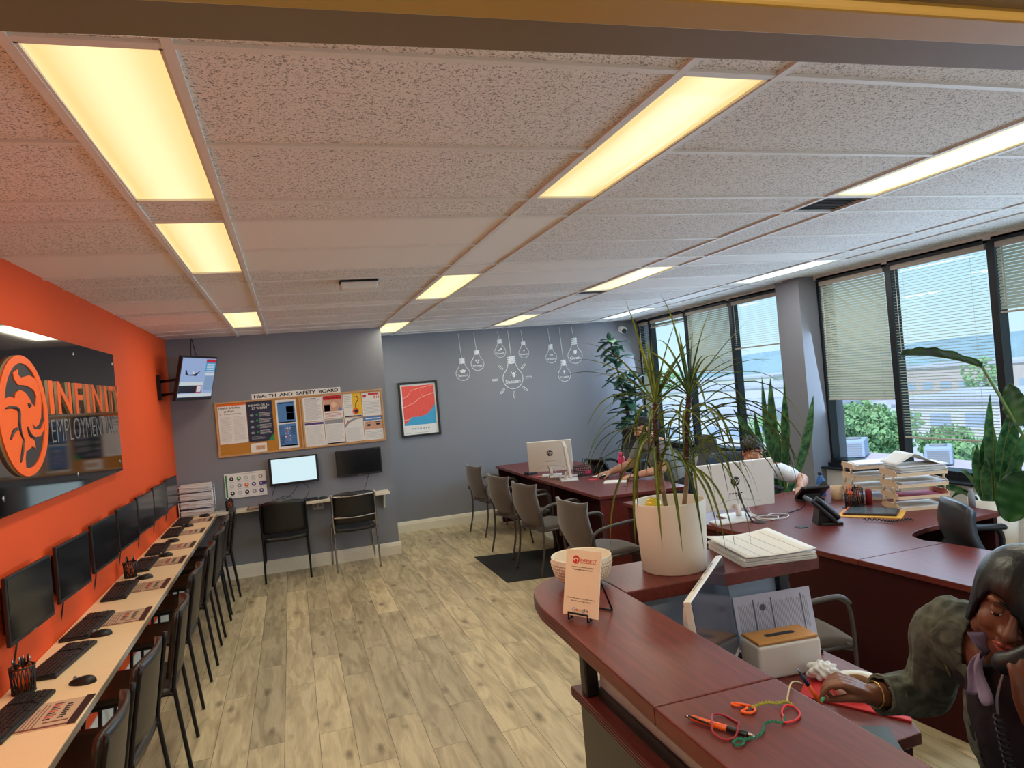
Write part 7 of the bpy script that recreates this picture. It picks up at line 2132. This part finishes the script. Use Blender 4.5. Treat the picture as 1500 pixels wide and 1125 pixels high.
# rings, bracelets, nails
jw = MB()
for (c_, ax_, r_) in ((RWR + (REL - RWR).normalized() * 0.012, (REL - RWR).normalized(), 0.033), (LWR + (LEL - LWR).normalized() * 0.015, (LEL - LWR).normalized(), 0.034)):
    sd_ = ax_.orthogonal().normalized(); bd_ = ax_.cross(sd_)
    jw.tube([c_ + (sd_ * math.cos(2 * PI * k / 28) + bd_ * math.sin(2 * PI * k / 28)) * (r_ + 0.001 * math.sin(k * 3)) for k in range(28)], 0.0017, 6, closed=True)
jw.build('bracelet', mat('gold_chain', rgb(214, 180, 110), 0.3, 0.8), wm, T=T)
jw = MB()
rp_ = LH @ V((0.010, 0.098, -0.006)); ax_ = (LH.to_3x3() @ V((0, 0.75, -0.66))).normalized(); sd_ = ax_.orthogonal().normalized(); bd_ = ax_.cross(sd_)
jw.tube([rp_ + (sd_ * math.cos(2 * PI * k / 20) + bd_ * math.sin(2 * PI * k / 20)) * 0.0112 for k in range(20)], 0.0024, 8, closed=True)
jw.build('ring', mat('silver_ring', rgb(220, 220, 220), 0.2, 1.0), wm, T=T)
M_nail = mat('mint_nail', rgb(126, 226, 170), 0.2)
for k, (p, d) in enumerate(tipsR[:1] + tipsR[4:]):
    nb = (RH.to_3x3() @ V((0, 0, 1))).normalized()
    side = d.cross(nb).normalized(); up3 = side.cross(d).normalized()
    nl = MB(); nl.add(_sph(), 0, axes(side, d, up3, p + d * 0.001 + up3 * 0.0048) @ Matrix.Diagonal((0.0058, 0.0088, 0.0026, 1)))
    nl.build('fingernail', M_nail, wm, smooth=True, T=T)
# purple scarf end at the neck
sf = MB()
def scarf(u, v):
    return (1.405 - 0.012 * math.sin(u * 6) - 0.03 * v, 1.205 + (u - 0.5) * (0.02 + 0.05 * v) + 0.01 * math.sin(v * 5) + 0.015, 1.135 - 0.085 * v - 0.008 * math.sin(u * 9))
sf.grid(scarf, 10, 10, 0.003); sf.build('scarf', cloth_mat('lilac_scarf', rgb(120, 104, 132), rgb(160, 146, 172)), wm, T=T)
# pen held in the right hand, handset in the left
ip_, id_ = tipsR[0]
tp_, td_ = tipsR[4]
mid_ = (ip_ + tp_) / 2
pa, pb_ = V((1.192, 1.577, 1.022)), V((1.245, 1.560, 0.922))
hp_ = thing('pen', 'orange and black pen held upright in the woman\'s right hand', 'pen', tuple(pb_))
Tp = frame_of(hp_); d = pb_ - pa
MB().tube([pa + d * 0.48, pb_], 0.0052, 10).build('barrel', M_orange, hp_, T=Tp)
MB().tube([pa + d * 0.18, pa + d * 0.48], [0.0046, 0.0054], 10).build('grip', M_navy, hp_, T=Tp)
MB().tube([pa, pa + d * 0.18], [0.0012, 0.0042], 10).build('tip', M_silver, hp_, T=Tp)
solo(MB().tube(spline([STRING_END, (0.985, 1.330, 1.112), (1.08, 1.44, 1.06), (1.195, 1.565, 0.985)], 8), 0.0018, 6), 'string', mat('cream_string', rgb(206, 190, 140), 0.8), 'cream string leading from the ledge to the woman\'s pen hand', 'string')
hs = thing('phone_handset', 'black telephone handset held by the woman at her mouth and ear', 'telephone', (1.36, 1.09, 1.2))
Th = frame_of(hs)
m = MB(); limb(m, [(1.352, 1.122, 1.160), (1.364, 1.098, 1.176), (1.414, 1.070, 1.214), (1.462, 1.082, 1.258), (1.472, 1.096, 1.268)], [0.024, 0.020, 0.018, 0.020, 0.024], 6, 14)
m.build('handset', M_black, hs, T=Th)
m = MB(); m.tube(spline([(1.350, 1.124, 1.142), (1.336, 1.132, 1.09), (1.338, 1.136, 1.05)], 6), 0.003, 6).build('cord_lead', M_silver, hs, T=Th)
co_ = []
for k in range(230):
    t_ = k / 229
    c_ = V((1.338, 1.136, 1.05)).lerp(V((1.375, 1.10, 0.77)), t_) + V((-0.01 * math.sin(t_ * 3), 0, 0))
    a = t_ * 2 * PI * 22
    co_.append(c_ + V((0.0085 * math.cos(a), 0.0085 * math.sin(a), 0)))
MB().tube(co_, 0.0028, 6).build('coiled_cord', M_black, hs, T=Th)
office_chair((1.66, 1.22, 0), PI / 2, 'dark office chair under the woman at the reception counter', M_leather, M_leather, 0.42, arms=False, seat_z=0.46)

# --- bearded man at the far desk
ma = person('bearded man in a grey shirt and black cap leaning over the far cherry desk', (3.72, 6.68, 0))
T = frame_of(ma)
M_skinL = skin_mat('light_brown_skin', rgb(178, 124, 96), rgb(200, 148, 118))
M_shirt = cloth_mat('grey_dotted_shirt', rgb(112, 114, 112), rgb(138, 140, 136), 10, 0.4)
HM = frame((3.45, 6.70, 1.245), (-0.95, 0.02, -0.30), (-0.3, 0.02, 0.95))
b = MB(); head(b, HM, 1.0)
limb(b, [HM @ V((0, -0.03, -0.05)), (3.53, 6.69, 1.13), (3.58, 6.69, 1.06)], [0.056, 0.056, 0.066])
limb(b, [(3.58, 6.69, 1.04), (3.63, 6.69, 0.92), (3.74, 6.69, 0.72), (3.79, 6.68, 0.58)], [0.085, 0.115, 0.115, 0.13])
nS, nE, nW = V((3.56, 6.51, 1.07)), V((3.50, 6.46, 0.835)), V((3.23, 6.535, 0.792))
fS, fE, fW = V((3.54, 6.88, 1.07)), V((3.38, 6.93, 0.86)), V((3.15, 6.945, 0.800))
for S_, E_, W_ in ((nS, nE, nW), (fS, fE, fW)):
    limb(b, [(3.57, 6.69, 1.05), S_, E_], [0.07, 0.060, 0.046]); limb(b, [E_, (E_ + W_) / 2, W_], [0.046, 0.041, 0.029])
HL = frame(nW, (-0.98, 0.15, -0.03), (0, 0, 1)) 
hand(b, HL, (0.35, 0.38, 0.42, 0.46), (0.7, 0.3))
HR = frame(fW, (-0.98, 0.05, -0.04), (0.05, 0, 1)) @ Matrix.Diagonal((-1, 1, 1, 1))
hand(b, HR, (0.28, 0.30, 0.32, 0.36), (0.6, 0.35))
for y in (6.57, 6.80):
    limb(b, [(3.78, y, 0.57), (3.55, y, 0.575), (3.40, y, 0.55)], [0.095, 0.085, 0.062]); limb(b, [(3.40, y, 0.54), (3.42, y, 0.30), (3.45, y, 0.09)], [0.062, 0.056, 0.038]); limb(b, [(3.47, y, 0.045), (3.33, y, 0.04)], [0.04, 0.032])
body = fuse(b, 0.0055, 2).build('body', M_skinL, ma, T=T)
face_on(body, HM, 1.0, M_hair, mat('lip_brown', rgb(160, 96, 84), 0.4), (0, -0.003), 0.5, M_skinL, T)
bd = MB()
HI = HM
for (p, r) in (((0, 0.064, -0.095), (0.030, 0.030, 0.028)), ((0.048, 0.02, -0.068), (0.024, 0.040, 0.040)), ((-0.048, 0.02, -0.068), (0.024, 0.040, 0.040)), ((0.034, 0.052, -0.086), (0.026, 0.028, 0.026)), ((-0.034, 0.052, -0.086), (0.026, 0.028, 0.026)), ((0.066, -0.002, -0.03), (0.012, 0.020, 0.034)), ((-0.066, -0.002, -0.03), (0.012, 0.020, 0.034))):
    bd.add(_sph(), 0, HI @ Tr(*p) @ Matrix.Diagonal((r[0], r[1], r[2], 1)))
limb(bd, [HI @ V((-0.032, 0.078, -0.066)), HI @ V((-0.014, 0.094, -0.050)), HI @ V((0.014, 0.094, -0.050)), HI @ V((0.032, 0.078, -0.066))], [0.006, 0.0065, 0.0065, 0.006])
fuse(bd, 0.004, 3).build('beard', M_hair, ma, T=T)
def capf(u, v):
    ph = u * 2 * PI; zt, zb_ = 0.124, 0.052 - 0.012 * math.cos(ph) * 0 - 0.02 * (1 - math.cos(ph)) * 0.5
    z = zt + (zb_ - zt) * v; k_ = math.sqrt(max(0, 1 - max(0, (z - 0.03) / 0.095) ** 2))
    return (T.inverted() @ HM) @ V((0.079 * k_ * math.sin(ph), 0.099 * k_ * math.cos(ph) - 0.012, z))
MB().grid(capf, 40, 10, 0.004).build('cap', mat('black_cap', rgb(20, 20, 24), 0.8), ma)
def hairf(u, v):
    ph = PI * 0.42 + u * PI * 1.16; z = 0.06 - 0.11 * v
    return (T.inverted() @ HM) @ V((0.078 * math.sin(ph), 0.098 * math.cos(ph) - 0.012, z))
MB().grid(hairf, 28, 6, 0.005).build('hair', M_hair, ma)
c = MB()
limb(c, [(3.58, 6.69, 1.045), (3.63, 6.69, 0.93), (3.74, 6.69, 0.74), (3.79, 6.68, 0.58)], [0.105, 0.142, 0.140, 0.15])
limb(c, [(3.57, 6.78, 1.06), (3.57, 6.60, 1.06)], [0.07, 0.07])
for S_, E_ in ((nS, nE), (fS, fE)): limb(c, [(3.57, 6.69, 1.05), S_, S_.lerp(E_, 0.62)], [0.085, 0.078, 0.066])
sh_ = fuse(c, 0.007, 3)
kill = [f for f in sh_.bm.faces if f.calc_center_median().z > 1.125]
bmesh.ops.delete(sh_.bm, geom=kill, context='FACES')
sh_.build('shirt', M_shirt, ma, T=T)
c = MB()
for y in (6.57, 6.80):
    limb(c, [(3.80, y, 0.57), (3.55, y, 0.575), (3.40, y, 0.55)], [0.11, 0.095, 0.072]); limb(c, [(3.40, y, 0.54), (3.42, y, 0.30), (3.45, y, 0.10)], [0.072, 0.066, 0.058])
limb(c, [(3.79, 6.78, 0.58), (3.79, 6.59, 0.58)], [0.14, 0.14])
fuse(c, 0.008, 3).build('trousers', M_trousers, ma, T=T)
wt = MB()
ax_ = (nW - nE).normalized(); sd_ = ax_.orthogonal().normalized(); bd_ = ax_.cross(sd_); c_ = nW - ax_ * 0.02
for o_ in (-0.008, 0.0, 0.008): wt.tube([c_ + ax_ * o_ + (sd_ * math.cos(2 * PI * k / 20) + bd_ * math.sin(2 * PI * k / 20)) * 0.034 for k in range(20)], 0.0055, 6, closed=True)
wt.build('watch', M_black, ma, T=T)
o = dup(ms0, (3.075, 6.945, 0.75), PI, 'mouse under the bearded man\'s far hand', None)
if 'group' in o: del o['group']

# --- man behind the large white computer
mb_ = person('dark-haired man in a white T-shirt peering over the large white computer', (3.70, 5.36, 0))
T = frame_of(mb_)
M_tee = cloth_mat('white_tshirt', rgb(214, 214, 216), rgb(236, 236, 236), 9, 0.3)
HM = frame((3.622, 5.115, 1.085), (-0.16, -0.97, -0.14), (0.05, -0.12, 0.99))
b = MB(); head(b, HM, 1.0)
limb(b, [HM @ V((0, -0.03, -0.05)), (3.65, 5.19, 0.965), (3.66, 5.22, 0.90)], [0.054, 0.055, 0.065])
limb(b, [(3.66, 5.225, 0.89), (3.67, 5.28, 0.78), (3.69, 5.36, 0.62), (3.70, 5.38, 0.56)], [0.085, 0.115, 0.115, 0.125])
lS, lE, lW = V((3.845, 5.20, 0.905)), V((4.02, 5.02, 0.815)), V((3.86, 4.86, 0.775))
rS, rE, rW = V((3.475, 5.21, 0.90)), V((3.36, 5.10, 0.80)), V((3.34, 4.80, 0.785))
for S_, E_, W_ in ((lS, lE, lW), (rS, rE, rW)):
    limb(b, [(3.66, 5.22, 0.88), S_, E_], [0.07, 0.056, 0.044]); limb(b, [E_, (E_ + W_) / 2, W_], [0.044, 0.040, 0.028])
hand(b, frame(lW, (-0.62, -0.70, -0.05), (0, 0, 1)) @ Matrix.Diagonal((-1, 1, 1, 1)), (0.35, 0.36, 0.38, 0.42), (0.6, 0.3))
hand(b, frame(rW, (0.2, -0.97, -0.03), (0, 0, 1)), (0.35, 0.36, 0.38, 0.42), (0.6, 0.3))
for x in (3.58, 3.82):
    limb(b, [(x, 5.38, 0.555), (x, 5.15, 0.575), (x, 4.98, 0.55)], [0.09, 0.08, 0.06]); limb(b, [(x, 4.98, 0.54), (x, 5.0, 0.30), (x, 5.03, 0.09)], [0.06, 0.055, 0.036]); limb(b, [(x, 5.05, 0.045), (x, 4.90, 0.04)], [0.038, 0.03])
body = fuse(b, 0.0055, 2).build('body', M_skinL, mb_, T=T)
face_on(body, HM, 1.0, M_hair, mat('lip_brown', None), (0, -0.002), 0.42, M_skinL, T)
def hairb(u, v):
    ph = u * 2 * PI
    fr = 0.5 + 0.5 * math.cos(ph)
    zt, zb_ = 0.136, (0.046 * fr ** 1.5 - 0.045 * (1 - fr ** 1.5))
    z = zt + (zb_ - zt) * v; k_ = math.sqrt(max(0, 1 - max(0, (z - 0.03) / 0.106) ** 2))
    w_ = 1 + 0.03 * math.sin(ph * 9 + v * 4) * (0.3 + v)
    return (T.inverted() @ HM) @ V((0.083 * k_ * math.sin(ph) * w_, 0.106 * k_ * math.cos(ph) * w_ - 0.010, z + 0.006 * math.sin(ph * 7)))
MB().grid(hairb, 56, 12, 0.006).build('hair', M_hair, mb_)
c = MB()
limb(c, [(3.66, 5.225, 0.885), (3.67, 5.28, 0.78), (3.69, 5.36, 0.62), (3.70, 5.38, 0.56)], [0.105, 0.14, 0.138, 0.145])
limb(c, [(3.56, 5.22, 0.895), (3.76, 5.22, 0.895)], [0.068, 0.068])
for S_, E_ in ((lS, lE), (rS, rE)): limb(c, [(3.66, 5.22, 0.88), S_, S_.lerp(E_, 0.66)], [0.085, 0.076, 0.066])
sh_ = fuse(c, 0.007, 3)
kill = [f for f in sh_.bm.faces if f.calc_center_median().z > 0.955]
bmesh.ops.delete(sh_.bm, geom=kill, context='FACES')
sh_.build('tshirt', M_tee, mb_, T=T)
c = MB()
for x in (3.58, 3.82):
    limb(c, [(x, 5.40, 0.555), (x, 5.15, 0.575), (x, 4.98, 0.55)], [0.105, 0.092, 0.07]); limb(c, [(x, 4.98, 0.54), (x, 5.0, 0.30), (x, 5.03, 0.10)], [0.07, 0.064, 0.056])
limb(c, [(3.60, 5.39, 0.57), (3.80, 5.39, 0.57)], [0.135, 0.135])
fuse(c, 0.008, 3).build('trousers', M_trousers, mb_, T=T)
